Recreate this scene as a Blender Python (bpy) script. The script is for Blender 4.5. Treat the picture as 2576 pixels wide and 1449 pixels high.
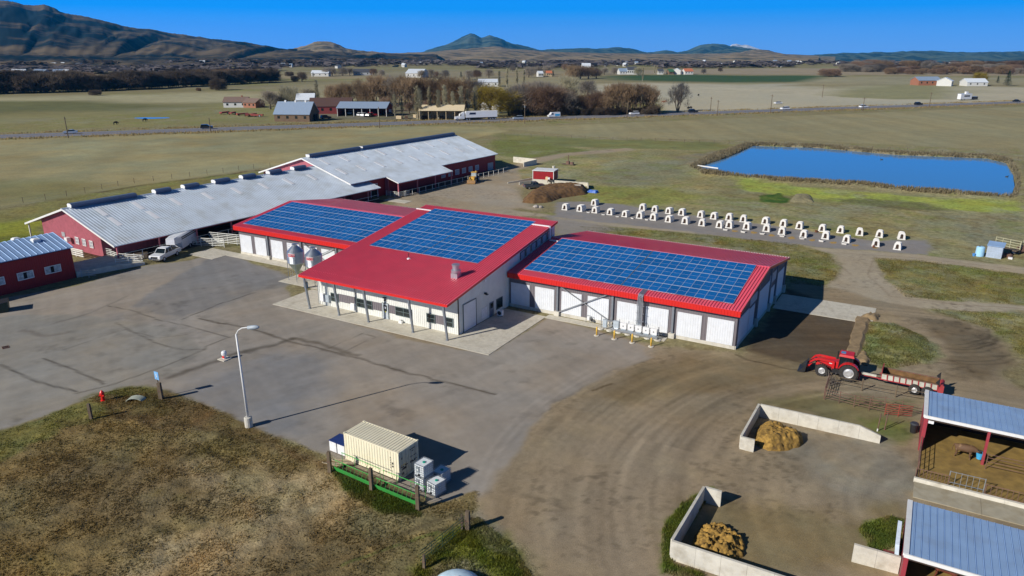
import bpy, math, random
import numpy as np
from mathutils import Vector, Matrix
random.seed(7); RNG = np.random.default_rng(11)
R = math.radians
for o in list(bpy.data.objects): bpy.data.objects.remove(o)
sc = bpy.context.scene; COL = sc.collection

# ------------------------------------------------------------------ camera, sky, sun, exposure
CAM = (16.21, -80.36, 33.4); PITCH = 18.3735; YAW = 29.84; FPX = 1820.0     # focal length in pixels of a 2576 px wide frame
cd = bpy.data.cameras.new('camera'); cam = bpy.data.objects.new('camera', cd); COL.objects.link(cam)
cam.location = CAM; cam.rotation_euler = (R(90 - PITCH), 0, R(YAW))
cd.sensor_width = 36; cd.lens = 36 * FPX / 2576; cd.clip_start = 0.5; cd.clip_end = 60000
sc.camera = cam
SUN_EL, SUN_AZ = 29.5, 242.5          # degrees; azimuth is the direction TOWARDS the sun, anticlockwise from +X
sd = bpy.data.lights.new('sun', 'SUN'); sd.energy = 5.0; sd.angle = R(0.5); sd.color = (1, .95, .87)
sun = bpy.data.objects.new('sun', sd); COL.objects.link(sun); sun.location = (-60, -120, 120)
sv = Vector((math.cos(R(SUN_AZ)) * math.cos(R(SUN_EL)), math.sin(R(SUN_AZ)) * math.cos(R(SUN_EL)), math.sin(R(SUN_EL))))
sun.rotation_euler = sv.to_track_quat('Z', 'Y').to_euler()
world = bpy.data.worlds.new('World'); sc.world = world; world.use_nodes = True
wn = world.node_tree; wn.nodes.clear()
sky = wn.nodes.new('ShaderNodeTexSky'); sky.sky_type = 'NISHITA'; sky.sun_disc = False
sky.sun_elevation = R(SUN_EL); sky.sun_rotation = R(90 - SUN_AZ); sky.altitude = 1400; sky.air_density = 1.0; sky.dust_density = 0.2; sky.ozone_density = 3.0
tcw = wn.nodes.new('ShaderNodeTexCoord'); sx = wn.nodes.new('ShaderNodeSeparateXYZ'); cr = wn.nodes.new('ShaderNodeValToRGB')   # clear deep blue, paler to the horizon, darker to the zenith
el = cr.color_ramp.elements; el[0].position = 0; el[0].color = (.15, .43, 1.05, 1); el[1].position = 1; el[1].color = (.02, .045, .11, 1)
for q_, c_ in ((.022, (.10, .41, 1.1, 1)), (.046, (.0, .345, 1.12, 1)), (.09, (.0, .30, 1.1, 1)), (.2, (.006, .12, .42, 1)), (.45, (.022, .055, .13, 1))): e_ = el.new(q_); e_.color = c_
vs = wn.nodes.new('ShaderNodeVectorMath'); vs.operation = 'SCALE'; vs.inputs['Scale'].default_value = 1 / .09
mxw = wn.nodes.new('ShaderNodeMix'); mxw.data_type = 'RGBA'; mxw.inputs[0].default_value = .985
bg = wn.nodes.new('ShaderNodeBackground'); bg.inputs['Strength'].default_value = 0.09
wo = wn.nodes.new('ShaderNodeOutputWorld'); wl = wn.links.new
wl(tcw.outputs['Generated'], sx.inputs[0]); wl(sx.outputs['Z'], cr.inputs[0]); wl(cr.outputs[0], vs.inputs[0]); wl(sky.outputs[0], mxw.inputs[6]); wl(vs.outputs[0], mxw.inputs[7])
wl(mxw.outputs[2], bg.inputs['Color']); wl(bg.outputs[0], wo.inputs['Surface'])
sc.view_settings.view_transform = 'Standard'; sc.view_settings.look = 'None'; sc.view_settings.gamma = 1; sc.view_settings.use_curve_mapping = False
sc.view_settings.exposure = 0.0
sc.render.engine = 'CYCLES'
sc.cycles.volume_bounces = 0; sc.cycles.max_bounces = 6

# ------------------------------------------------------------------ survey: a sight line of the photograph met with the ground (or a height) gives a place
_p = R(PITCH); _y = R(YAW)
def gp(u, v, z=0.0):
    a = (u - 1288) / FPX; b = -(v - 724.5) / FPX
    dy = math.cos(_p) + b * math.sin(_p); dz = -math.sin(_p) + b * math.cos(_p)
    t = (z - CAM[2]) / dz; x, y = t * a, t * dy
    return (CAM[0] + x * math.cos(_y) - y * math.sin(_y), CAM[1] + x * math.sin(_y) + y * math.cos(_y))
def PL(s, z=0.0):
    return np.array([gp(*map(float, q.split(',')), z) for q in s.split()])

# ------------------------------------------------------------------ materials
def lin(c): return tuple(((x / 255 + .055) / 1.055) ** 2.4 if x > 10 else x / 255 / 12.92 for x in c)
MATS = {}
def mat(name, rgb, rough=.6, metal=0., var=.12, scale=3., bump=0., spec=.5, dirt=None, dscale=.6, stretch=None, coat=0.):
    """procedural paint/metal/wood: base colour broken by two noises, optional dirt tint and bump"""
    if name in MATS: return MATS[name]
    m = bpy.data.materials.new(name); m.use_nodes = True; nt = m.node_tree; N = nt.nodes; L = nt.links
    b = N['Principled BSDF']; b.inputs['Roughness'].default_value = rough; b.inputs['Metallic'].default_value = metal
    b.inputs['Specular IOR Level'].default_value = spec; b.inputs['Coat Weight'].default_value = coat
    tc = N.new('ShaderNodeTexCoord'); mp = N.new('ShaderNodeMapping'); L.new(tc.outputs['Object'], mp.inputs[0])
    if stretch: mp.inputs['Scale'].default_value = stretch
    n1 = N.new('ShaderNodeTexNoise'); n1.inputs['Scale'].default_value = scale; n1.inputs['Detail'].default_value = 5; L.new(mp.outputs[0], n1.inputs[0])
    mr = N.new('ShaderNodeMapRange'); mr.inputs['From Min'].default_value = .3; mr.inputs['From Max'].default_value = .7
    mr.inputs['To Min'].default_value = 1 - var; mr.inputs['To Max'].default_value = 1 + var; L.new(n1.outputs[0], mr.inputs['Value'])
    mx = N.new('ShaderNodeMix'); mx.data_type = 'RGBA'; mx.blend_type = 'MULTIPLY'; mx.inputs[0].default_value = 1
    mx.inputs[6].default_value = (*rgb, 1); L.new(mr.outputs[0], mx.inputs[7]); out = mx.outputs[2]
    if dirt:
        n2 = N.new('ShaderNodeTexNoise'); n2.inputs['Scale'].default_value = dscale; n2.inputs['Detail'].default_value = 7; n2.inputs['Roughness'].default_value = .65; L.new(tc.outputs['Object'], n2.inputs[0])
        m2 = N.new('ShaderNodeMapRange'); m2.inputs['From Min'].default_value = .48; m2.inputs['From Max'].default_value = .75; m2.inputs['To Max'].default_value = dirt[3]; L.new(n2.outputs[0], m2.inputs['Value'])
        x2 = N.new('ShaderNodeMix'); x2.data_type = 'RGBA'; L.new(m2.outputs[0], x2.inputs[0]); L.new(out, x2.inputs[6]); x2.inputs[7].default_value = (*dirt[:3], 1); out = x2.outputs[2]
    L.new(out, b.inputs['Base Color'])
    if bump:
        bp = N.new('ShaderNodeBump'); bp.inputs['Strength'].default_value = bump; bp.inputs['Distance'].default_value = .05; L.new(n1.outputs[0], bp.inputs['Height']); L.new(bp.outputs[0], b.inputs['Normal'])
    MATS[name] = m; return m
def attr_mat(name, rough=.95, sc1=1.2, amp1=.22, sc2=7., amp2=.3, bump=.6, bdist=.15, spec=.1, scalex=(1, 1, 1)):
    """surface whose land-cover colour comes from the mesh, broken by fine procedural grain"""
    m = bpy.data.materials.new(name); m.use_nodes = True; nt = m.node_tree; N = nt.nodes; L = nt.links
    b = N['Principled BSDF']; b.inputs['Roughness'].default_value = rough; b.inputs['Specular IOR Level'].default_value = spec
    at = N.new('ShaderNodeAttribute'); at.attribute_name = 'cover'
    ge = N.new('ShaderNodeNewGeometry'); mp = N.new('ShaderNodeMapping'); mp.inputs['Scale'].default_value = scalex; L.new(ge.outputs['Position'], mp.inputs[0])
    out = at.outputs['Color']; hgt = None
    for s, a in ((sc1, amp1), (sc2, amp2)):
        n = N.new('ShaderNodeTexNoise'); n.inputs['Scale'].default_value = s; n.inputs['Detail'].default_value = 4; n.inputs['Roughness'].default_value = .65; L.new(mp.outputs[0], n.inputs[0])
        mr = N.new('ShaderNodeMapRange'); mr.inputs['From Min'].default_value = .25; mr.inputs['From Max'].default_value = .75; mr.inputs['To Min'].default_value = 1 - a; mr.inputs['To Max'].default_value = 1 + a
        L.new(n.outputs[0], mr.inputs['Value'])
        mx = N.new('ShaderNodeMix'); mx.data_type = 'RGBA'; mx.blend_type = 'MULTIPLY'; mx.inputs[0].default_value = 1
        L.new(out, mx.inputs[6]); L.new(mr.outputs[0], mx.inputs[7]); out = mx.outputs[2]; hgt = n.outputs[0]
    L.new(out, b.inputs['Base Color'])
    if bump:
        bp = N.new('ShaderNodeBump'); bp.inputs['Strength'].default_value = bump; bp.inputs['Distance'].default_value = bdist; L.new(hgt, bp.inputs['Height']); L.new(bp.outputs[0], b.inputs['Normal'])
    MATS[name] = m; return m
def leafy(m, f=.5):
    """thin blades and twigs pass half the light through"""
    nt = m.node_tree; N = nt.nodes; L = nt.links; b = N['Principled BSDF']; tr = N.new('ShaderNodeBsdfTranslucent'); mx = N.new('ShaderNodeMixShader'); mx.inputs[0].default_value = f
    src = b.inputs['Base Color'].links[0].from_socket; L.new(src, tr.inputs['Color']); L.new(b.outputs[0], mx.inputs[1]); L.new(tr.outputs[0], mx.inputs[2]); L.new(mx.outputs[0], N['Material Output'].inputs['Surface']); return m
K = (1 / .80, 1 / .785, 1 / .79)                                # sunlit picture value -> surface albedo
def al(r, g, b, k=1.0): return tuple(min(.9, c * q * k) for c, q in zip(lin((r, g, b)), K))

# ------------------------------------------------------------------ mesh builder
class M:
    def __init__(s, off=(0, 0, 0)): s.v = []; s.f = []; s.mi = []; s.off = off; s.m = 0; s.T = None; s.sm = False
    def add(s, vs, fs, m=None):
        n = len(s.v); T = s.T
        for p in vs:
            if T is not None: p = T @ Vector(p)
            s.v.append((p[0] - s.off[0], p[1] - s.off[1], p[2] - s.off[2]))
        for f in fs: s.f.append(tuple(i + n for i in f)); s.mi.append(s.m if m is None else m)
        return s
    def box(s, x0, x1, y0, y1, z0, z1, m=None):
        return s.add([(x0, y0, z0), (x1, y0, z0), (x1, y1, z0), (x0, y1, z0), (x0, y0, z1), (x1, y0, z1), (x1, y1, z1), (x0, y1, z1)],
                     [(0, 3, 2, 1), (4, 5, 6, 7), (0, 1, 5, 4), (1, 2, 6, 5), (2, 3, 7, 6), (3, 0, 4, 7)], m)
    def obox(s, c, d, rz=0, m=None):           # centre of the base, (w, d, h), turn about z
        ca, sa = math.cos(rz), math.sin(rz); w, e, h = d[0] / 2, d[1] / 2, d[2]
        P = [(c[0] + ca * x - sa * y, c[1] + sa * x + ca * y, c[2] + z) for z in (0, h) for x, y in ((-w, -e), (w, -e), (w, e), (-w, e))]
        return s.add(P, [(0, 3, 2, 1), (4, 5, 6, 7), (0, 1, 5, 4), (1, 2, 6, 5), (2, 3, 7, 6), (3, 0, 4, 7)], m)
    def hexa(s, P, m=None):                    # 8 points: bottom 4 then top 4
        return s.add(P, [(0, 3, 2, 1), (4, 5, 6, 7), (0, 1, 5, 4), (1, 2, 6, 5), (2, 3, 7, 6), (3, 0, 4, 7)], m)
    def bar(s, p, q, w, h=None, m=None):       # square bar
        return s.tube(p, q, w * .7071, n=4, m=m, r2=None)
    def tube(s, p, q, r, r2=None, n=6, m=None, cap=True):
        p = Vector(p); q = Vector(q); d = (q - p)
        if d.length < 1e-6: return s
        d.normalize(); a = d.orthogonal().normalized() if abs(d.z) > .99 else d.cross(Vector((0, 0, 1))).normalized(); b = d.cross(a)
        r2 = r if r2 is None else r2; V = []
        for k in range(n):
            t = 2 * math.pi * (k + .5) / n; e = a * math.cos(t) + b * math.sin(t); V.append(p + e * r); V.append(q + e * r2)
        F = [(2 * k, 2 * ((k + 1) % n), 2 * ((k + 1) % n) + 1, 2 * k + 1) for k in range(n)]
        if cap: F += [tuple(2 * k for k in range(n))[::-1], tuple(2 * k + 1 for k in range(n))]
        return s.add([tuple(x) for x in V], F, m)
    def path(s, pts, r, n=6, m=None):
        for a, b in zip(pts, pts[1:]): s.tube(a, b, r, n=n, m=m)
        return s
    def poly(s, P, m=None): return s.add(P, [tuple(range(len(P)))], m)
    def prism(s, P, vec, m=None):              # outline swept along vec
        n = len(P); Q = [tuple(Vector(p) + Vector(vec)) for p in P]
        return s.add(list(P) + Q, [tuple(range(n))[::-1], tuple(range(n, 2 * n))] + [(i, (i + 1) % n, n + (i + 1) % n, n + i) for i in range(n)], m)
    def lathe(s, prof, c=(0, 0, 0), n=12, m=None, axis='z', cap=True):
        V = []
        for r, h in prof:
            for k in range(n):
                t = 2 * math.pi * k / n; x, y = r * math.cos(t), r * math.sin(t)
                V.append((c[0] + x, c[1] + y, c[2] + h) if axis == 'z' else ((c[0] + x, c[1] + h, c[2] + y) if axis == 'y' else (c[0] + h, c[1] + x, c[2] + y)))
        F = [(i * n + k, i * n + (k + 1) % n, (i + 1) * n + (k + 1) % n, (i + 1) * n + k) for i in range(len(prof) - 1) for k in range(n)]
        if cap: F += [tuple(range(n))[::-1], tuple((len(prof) - 1) * n + k for k in range(n))]
        return s.add(V, F, m)
    def mesh(s, name, mats, smooth=False):
        me = bpy.data.meshes.new(name); me.from_pydata(s.v, [], s.f)
        for x in (mats if isinstance(mats, (list, tuple)) else [mats]): me.materials.append(x)
        if len(me.materials) > 1: me.polygons.foreach_set('material_index', s.mi)
        if smooth: me.polygons.foreach_set('use_smooth', [True] * len(s.f))
        me.update(); return me
    def build(s, name, mats, parent=None, smooth=False, loc=None, rz=0, label=None):
        return link(name, s.mesh(name, mats, smooth), parent, loc, rz, label)
def link(name, me, parent=None, loc=None, rz=0, label=None):
    o = bpy.data.objects.new(name, me); COL.objects.link(o)
    if parent is not None: o.parent = parent
    if loc is not None: o.location = loc
    if rz: o.rotation_euler = (0, 0, rz)
    if label: o['label'] = label
    return o
def tag(o, label, cat, group=None):
    o['label'] = label; o['category'] = cat
    if group: o['group'] = group
    return o
def thing(name, label, cat, loc=(0, 0, 0), rz=0, group=None):
    o = bpy.data.objects.new(name, None); COL.objects.link(o); o.empty_display_size = .3
    o.location = loc; o.rotation_euler = (0, 0, rz); return tag(o, label, cat, group)
def struct(o): o['kind'] = 'structure'; return o
def stuff(o, label=None, cat=None):
    o['kind'] = 'stuff'
    if label: o['label'] = label; o['category'] = cat
    return o
def dup(root, loc, rz=0, label=None, group=None, scale=None, skip=()):
    def cp(o, par):
        c = o.copy(); COL.objects.link(c)
        if par is not None: c.parent = par
        for ch in KIDS.get(o, ()):
            if ch.name.split('.')[0] not in skip: cp(ch, c)
        return c
    if root not in KIDS:
        def reg(o):
            KIDS[o] = list(o.children)
            for ch in KIDS[o]: reg(ch)
        reg(root)
    r = cp(root, None); r.location = loc; r.rotation_euler = (0, 0, rz)
    if scale is not None: r.scale = scale if isinstance(scale, tuple) else (scale,) * 3
    if label: r['label'] = label
    if group: r['group'] = group
    return r
KIDS = {}

# ------------------------------------------------------------------ noise for land cover
def _h(ix, iy, s):
    n = (ix.astype(np.int64) * 374761393 + iy.astype(np.int64) * 668265263 + s * 1274126177) & 0xffffffff
    n = ((n ^ (n >> 13)) * 1274126177) & 0xffffffff
    return ((n ^ (n >> 16)) & 0xffff) / 65535.0
def vnoise(x, y, s=0):
    ix = np.floor(x); iy = np.floor(y); fx = x - ix; fy = y - iy; fx = fx * fx * (3 - 2 * fx); fy = fy * fy * (3 - 2 * fy)
    a = _h(ix, iy, s); b = _h(ix + 1, iy, s); c = _h(ix, iy + 1, s); d = _h(ix + 1, iy + 1, s)
    return (a + (b - a) * fx) * (1 - fy) + (c + (d - c) * fx) * fy
def fbm(x, y, s=0, o=4):
    t = 0; a = .5; w = 0
    for i in range(o): t = t + a * vnoise(x, y, s + i * 17); w += a; a *= .55; x = x * 2.03 + 11.3; y = y * 2.03 + 5.1
    return t / w
def sdist(P, X, Y, closed=True):
    """distance to a polygon (negative inside) or to an open line"""
    d = np.full(X.shape, 1e9); ins = np.zeros(X.shape, bool); n = len(P)
    for i in range(n if closed else n - 1):
        ax, ay = P[i]; bx, by = P[(i + 1) % n]; ex, ey = bx - ax, by - ay; L2 = ex * ex + ey * ey + 1e-9
        t = np.clip(((X - ax) * ex + (Y - ay) * ey) / L2, 0, 1)
        d = np.minimum(d, (X - ax - t * ex) ** 2 + (Y - ay - t * ey) ** 2)
        if closed and ey != 0:
            c = ((ay > Y) != (by > Y)) & (X < ex * (Y - ay) / ey + ax); ins ^= c
    d = np.sqrt(d)
    return np.where(ins, -d, d) if closed else d
# ------------------------------------------------------------------ land cover
POND = PL('1895,368 2054,373 2255,391 2484,400 2530,412 2548,440 2552,470 2543,495 2480,494 2380,484 2270,476 2170,464 2055,458 1953,452 1880,446 1780,432 1757,424 1777,415 1830,398')
CLS = ['pasture', 'asphalt_yard', 'dirt_yard', 'gravel_pad', 'dirt_track', 'field']
# class, outline in the survey picture, colour there, soft edge, jitter, jitter size, strength, mottling, mottle size
LAY = [
 # fields beyond the barns
 ('field', '-400,352 0,352 960,318 1240,318 1285,330 1200,345 640,424 0,520 -400,560', (140, 132, 98), 2, 2, 9, 1, .22, 11),
 ('field', '-300,470 120,455 300,470 160,500 0,515', (110, 108, 70), 8, 8, 18, .7, .25, 7),
 ('field', '1250,322 2576,268 3000,252 3100,600 2600,420 2560,372 2400,372 2000,352 1830,352 1500,345', (135, 127, 96), 1.5, 1, 6, 1, .1, 12),
 ('field', '1245,335 1500,350 1800,358 1850,372 1760,395 1500,372 1350,362 1270,360', (112, 112, 70), 3, 3, 8, 1, .22, 5),
 # rough pasture between the track, the pond and the barns
 ('pasture', '1220,360 1500,372 1800,378 1750,420 1880,470 2200,480 2580,505 2700,700 2200,660 1500,560 1330,500 1270,420', (134, 128, 92), 2, 3, 7, 1, .25, 5),
 ('pasture', '1590,412 1760,398 1750,430 1640,460 1560,470 1480,452', (118, 116, 92), 4, 5, 6, .8, .2, 3),
 ('pasture', '1500,468 1700,470 1760,492 1740,510 1500,520 1400,520 1420,490', (126, 126, 66), 3, 4, 5, .9, .2, 3),
 ('pasture', '1860,452 2080,476 2300,494 2560,510 2576,545 2330,520 2100,505 1880,480', (146, 154, 72), 1.5, 2.5, 4, .95, .2, 3),
 ('pasture', '2100,500 2250,502 2330,512 2400,530 2280,530 2110,512', (92, 90, 62), 1.5, 2, 3, .8, .2, 2),
 ('pasture', '2390,540 2576,535 2576,610 2450,620 2400,570', (128, 124, 98), 3, 3, 4, .9, .25, 2),
 ('pasture', '1910,492 1960,486 1990,500 1985,512 1915,508', (58, 86, 34), .6, 1, 2, 1, .35, 1),
 ('pasture', '1985,492 2020,490 2045,508 2000,512', (120, 110, 84), .6, 1, 2, .9, .2, 1.5),
 ('pasture', '1240,350 1330,352 1500,382 1420,392 1350,402 1240,390', (100, 106, 52), 2, 2, 6, .8, .2, 4),
 ('pasture', '1700,395 1800,378 1890,364 2300,380 2480,395 2550,410 2560,470 2556,500 2480,498 2376,490 2270,480 2055,462 1880,450 1750,432', (124, 115, 92), 1.5, 1.5, 3, 1, .2, 2),
 # behind the left barn
 ('pasture', '-200,540 0,530 330,468 640,432 600,470 300,520 160,560 100,590 60,640 -200,680', (118, 114, 70), 2, 2, 5, 1, .2, 5),
 ('pasture', '-200,590 30,556 130,545 170,530 150,555 100,585 40,606 -200,640', (128, 132, 48), 2, 3, 6, .9, .25, 4),
 ('pasture', '-200,640 60,585 110,590 100,640 -200,690', (88, 96, 40), 2, 2, 5, .8, .25, 4),
 # grass behind and beside the new building
 ('pasture', '1460,570 1600,575 1800,592 2000,612 2090,640 2110,672 2100,700 2080,722 1990,712 1960,640 1700,600 1480,588', (118, 112, 74), 1, 1.6, 3, 1, .3, 2),
 ('pasture', '2200,648 2330,655 2576,690 2900,740 2900,790 2576,768 2400,757 2280,748 2225,700', (118, 113, 74), 1, 1.6, 3, 1, .3, 2),
 # yard
 ('dirt_yard', '560,634 740,760 1226,892 1380,800 1660,876 1860,889 1700,960 1540,1020 1420,1100 1300,1250 1150,1290 1000,1250 850,1150 700,1100', (132, 118, 97), .8, 1.2, 3, 1, .1, 5),
 ('asphalt_yard', '-300,800 0,752 190,720 365,668 480,655 560,634 700,690 740,760 1000,850 1226,892 1380,800 1560,850 1660,880 1640,900 1500,960 1380,1025 1320,1100 1280,1180 1220,1250 1100,1262 1050,1262 850,1156 800,1133 720,1106 640,1078 600,1058 520,1020 450,990 395,978 330,972 250,988 160,1028 0,1085 -300,1180', (136, 128, 119), .3, .5, 2, 1, .1, 7),
 ('asphalt_yard', '560,634 720,690 740,712 640,736 458,802 330,770 440,700', (117, 115, 114), .6, 1.2, 3, .9, .08, 6),
 ('asphalt_yard', '-300,830 80,790 300,800 440,830 520,872 430,938 300,975 160,1015 0,1070 -300,1170', (128, 124, 117), .5, 1, 4, .9, .08, 5),
 ('asphalt_yard', '450,990 560,930 700,880 800,900 860,960 760,1010 820,1090 700,1085 600,1050', (113, 113, 115), 2.5, 3, 4, .8, .1, 4),
 ('asphalt_yard', '880,1000 1000,1040 1100,1120 1060,1200 1150,1240 1080,1262 860,1150 800,1100', (132, 121, 108), 2, 3, 4, .8, .1, 4),
 ('dirt_yard', '1660,876 1760,885 1850,889 1910,880 1975,740 2000,700 2080,722 2110,690 2180,700 2240,745 2340,778 2420,800 2500,840 2540,900 2520,960 2576,985 2700,1010 2700,1600 1500,1600 1330,1449 1290,1372 1235,1330 1200,1300 1215,1255 1290,1180 1330,1100 1390,1025 1500,960 1620,905', (132, 118, 97), 1.2, 2.2, 4, 1, .13, 5),
 ('dirt_yard', '1700,890 1850,892 1960,870 2100,900 2000,960 1800,1000 1560,1010 1480,1000 1590,930', (112, 98, 74), 2, 2.5, 3, .85, .18, 3),
 ('dirt_yard', '1870,880 1985,730 2165,790 2150,900 2000,915', (80, 68, 54), .8, 1, 2, .95, .2, 3),  # wet ground, with the shadow beside the end wall put into its colour
 ('dirt_yard', '2300,800 2420,800 2520,850 2540,920 2480,960 2380,950 2400,890', (100, 88, 70), 1.2, 1.5, 3, .9, .15, 2),
 ('dirt_yard', '2060,990 2300,1010 2310,1100 2200,1090 1920,1010', (104, 98, 66), 1.2, 1.6, 2, .8, .2, 2),
 ('dirt_yard', '2160,1050 2310,1060 2300,1120 2220,1120', (92, 102, 48), .8, 1.5, 1.5, .7, .3, 1.2),
 ('dirt_yard', '1500,1600 1400,1300 1440,1150 1600,1040 1860,1090 1800,1220 1690,1300 1680,1449 1690,1600', (136, 122, 103), 3, 3, 4, .8, .08, 4),
 ('dirt_yard', '1960,1090 2210,1110 2310,1200 2300,1260 2160,1280 2000,1180', (126, 118, 104), 1.5, 2.5, 2.5, .85, .15, 1.5),
 ('dirt_yard', '1760,1260 2160,1300 2260,1270 2280,1400 2130,1420 1900,1449 1750,1400', (118, 104, 74), 1.5, 2, 2.5, .8, .18, 1.6),
 ('pasture', '1720,1265 1790,1230 1780,1260 1700,1350 1690,1420 1770,1445 1760,1460 1668,1440 1664,1330', (82, 92, 36), .3, .6, 1, .9, .35, .6),
 ('pasture', '2160,1330 2240,1300 2275,1310 2275,1370 2200,1390', (86, 96, 44), .4, .8, 1.2, .9, .35, .7),
 # tracks
 ('dirt_track', '1000,520 1180,505 1300,530 1420,545 1640,572 1850,590 2050,622 2300,640 2576,672 2900,705 2900,735 2576,690 2330,658 2200,650 2225,700 2290,748 2400,758 2576,768 2900,800 2900,822 2576,790 2340,778 2240,760 2080,722 2105,700 2115,672 2095,640 2000,613 1800,592 1500,566 1420,575 1380,545 1100,540', (150, 138, 119), .7, .8, 2.5, 1, .08, 4),
 ('dirt_track', '960,470 1120,470 1190,450 1260,425 1330,400 1420,385 1580,372 1600,378 1430,392 1350,412 1300,430 1320,460 1310,500 1330,520 1200,540 1000,520', (146, 132, 112), 1, 1, 3, 1, .12, 3),
 ('dirt_track', '1060,487 1180,462 1300,470 1310,500 1370,520 1350,530 1200,512', (150, 138, 122), 1.2, 1.2, 3, .9, .08, 3),
 ('dirt_track', '1300,470 1420,480 1480,500 1400,525 1330,520', (122, 112, 84), 1.5, 1.5, 3, .8, .2, 2),
 ('gravel_pad', '1390,545 1404,508 1480,506 1560,514 1700,536 1900,562 2060,585 2200,605 2330,604 2346,622 2330,640 2250,636 2090,624 1930,606 1800,592 1620,570 1500,558', (126, 121, 118), .7, 1, 2, 1, .08, 2),
 ('gravel_pad', '1400,590 1380,545 1470,560 1560,575 1470,592', (130, 124, 118), 1.5, 1.5, 3, .9, .08, 3),
 ('pasture', '2340,778 2576,790 2900,820 2900,960 2576,900 2500,830 2400,800', (120, 116, 76), 1, 2, 3, 1, .3, 2),
 ('pasture', '2185,810 2250,812 2330,850 2360,890 2330,915 2240,925 2160,905 2170,850', (114, 112, 76), .8, 1.4, 2.5, 1, .35, 1.6),
 # foreground field
 ('pasture', '-400,1190 0,1088 160,1030 250,990 330,974 395,980 450,994 520,1022 600,1060 640,1080 720,1110 800,1136 850,1162 1050,1270 1110,1266 1200,1236 1190,1300 1240,1335 1290,1375 1340,1449 1400,1700 -800,1700', (118, 102, 68), .15, .5, 1.2, 1, .22, 2.4),
 ('pasture', '-400,1190 0,1086 160,1029 250,989 330,974 420,984 300,1040 150,1090 0,1160 -300,1240', (100, 98, 54), .5, 1.2, 1.6, .85, .3, 1.2),
 ('pasture', '250,1000 400,985 520,1022 700,1105 850,1165 830,1185 640,1120 500,1090 300,1060', (94, 76, 50), .6, 1.2, 1.4, .85, .3, .9),
 ('pasture', '100,1170 500,1130 640,1180 560,1260 300,1330 120,1300', (96, 80, 54), 2.5, 2.5, 2.5, .7, .25, 1.6),
 ('pasture', '480,1180 830,1190 900,1280 860,1320 700,1400 500,1460 300,1500 350,1380 600,1280', (150, 130, 98), 2, 2.5, 2.2, .75, .2, 1.6),
 ('pasture', '700,1330 860,1320 960,1360 840,1449 600,1600 500,1600 620,1449', (104, 88, 60), 1.5, 2, 1.8, .7, .25, 1.2),
 ('pasture', '830,1180 860,1170 1050,1275 1060,1300 960,1290 880,1250', (72, 84, 36), .4, .7, 1, .9, .3, .7),
 ('pasture', '900,1280 1040,1300 1180,1290 1100,1330 960,1350 880,1330', (112, 104, 76), .8, 1, 1.4, .85, .15, 1),
 ('pasture', '1040,1440 1120,1350 1200,1300 1290,1372 1340,1449 1360,1600 1000,1600', (94, 100, 36), .7, 1.3, 1.5, .85, .3, .9),
 ('pasture', '1080,1449 1120,1410 1200,1405 1230,1449 1230,1600 1000,1600', (128, 118, 100), .5, .9, 1.2, .9, .15, .8),
 ('pasture', '1160,1310 1210,1290 1260,1330 1290,1400 1240,1380', (126, 120, 108), .7, 1, 1.2, .6, .15, .8),
]
# lines: class, picture polyline, width m, colour, strength, jitter
LINES = [
 ('pasture', '-100,548 0,528 180,498 330,470 520,446 640,430 780,418', 1.1, (66, 50, 36), .9, .5),
 ('pasture', '1330,400 1420,378 1580,366 1700,372', .9, (86, 72, 46), .7, .5),
 ('pasture', '1200,345 1290,332 1500,345 1840,352 1850,360', 1.2, (140, 126, 92), .7, .8),
 ('asphalt_yard', '458,803 560,762 644,735', .28, (62, 58, 52), .8, .15), ('asphalt_yard', '500,802 644,830 728,858 860,890 1000,930 1130,965 1245,992', .45, (72, 64, 54), .85, .35),
 ('asphalt_yard', '430,948 520,915 600,888 680,870 740,852', 1.1, (76, 70, 62), .8, .5), ('asphalt_yard', '740,852 800,862 900,895', .8, (74, 66, 54), .7, .5),
 ('asphalt_yard', '0,918 90,960 192,985', .4, (70, 66, 60), .8, .15), ('asphalt_yard', '108,902 190,930 262,966', .4, (78, 72, 64), .8, .2),
 ('asphalt_yard', '290,812 345,840 400,865 460,880 516,878', .3, (86, 80, 72), .7, .1), ('asphalt_yard', '516,878 430,915 370,937 280,968 190,990', .35, (80, 74, 66), .7, .1),
 ('asphalt_yard', '270,770 330,780 400,805 480,822 580,850', .3, (82, 76, 68), .7, .15), ('asphalt_yard', '320,832 400,850 470,842', .22, (92, 86, 78), .6, .1),
 ('asphalt_yard', '600,840 520,870 516,880', .25, (84, 78, 70), .7, .1), ('asphalt_yard', '160,880 260,845 330,825', .25, (96, 90, 82), .6, .1),
 ('asphalt_yard', '828,876 912,838 944,848 870,882', .2, (88, 80, 70), .7, .05),
 ('asphalt_yard', '60,830 100,845 160,838', 1.2, (90, 82, 74), .5, .8), ('asphalt_yard', '130,815 220,790 320,745', .5, (92, 86, 80), .5, .3),
 ('pasture', '600,1500 700,1449 860,1392 1000,1346 1120,1304 1180,1280', .5, (84, 74, 52), .75, .12), ('pasture', '640,1500 760,1449 920,1400 1060,1356 1190,1308', .5, (84, 74, 52), .75, .12), ('pasture', '860,1420 980,1378 1100,1340', .35, (92, 104, 48), .6, .2),
 ('dirt_yard', '1540,965 1490,982', .45, (74, 60, 42), .8, .2), ('dirt_yard', '1850,892 1880,905 1990,930 2060,935', .35, (66, 54, 40), .8, .2),
 ('dirt_yard', '1990,905 2080,930 2160,965', .5, (70, 58, 42), .6, .3),
 ('dirt_track', '1500,568 1700,592 1950,622 2080,640 2140,690', .35, (116, 102, 86), .6, .2), ('dirt_track', '1430,560 1640,582 1850,600 2050,632 2300,648 2576,680', .3, (120, 106, 90), .6, .2),
 ('dirt_track', '2200,652 2180,690 2240,745 2400,765 2700,785', .4, (120, 106, 88), .6, .3),
]
RUTS = []   # wheel ruts: centre, radius range
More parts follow.
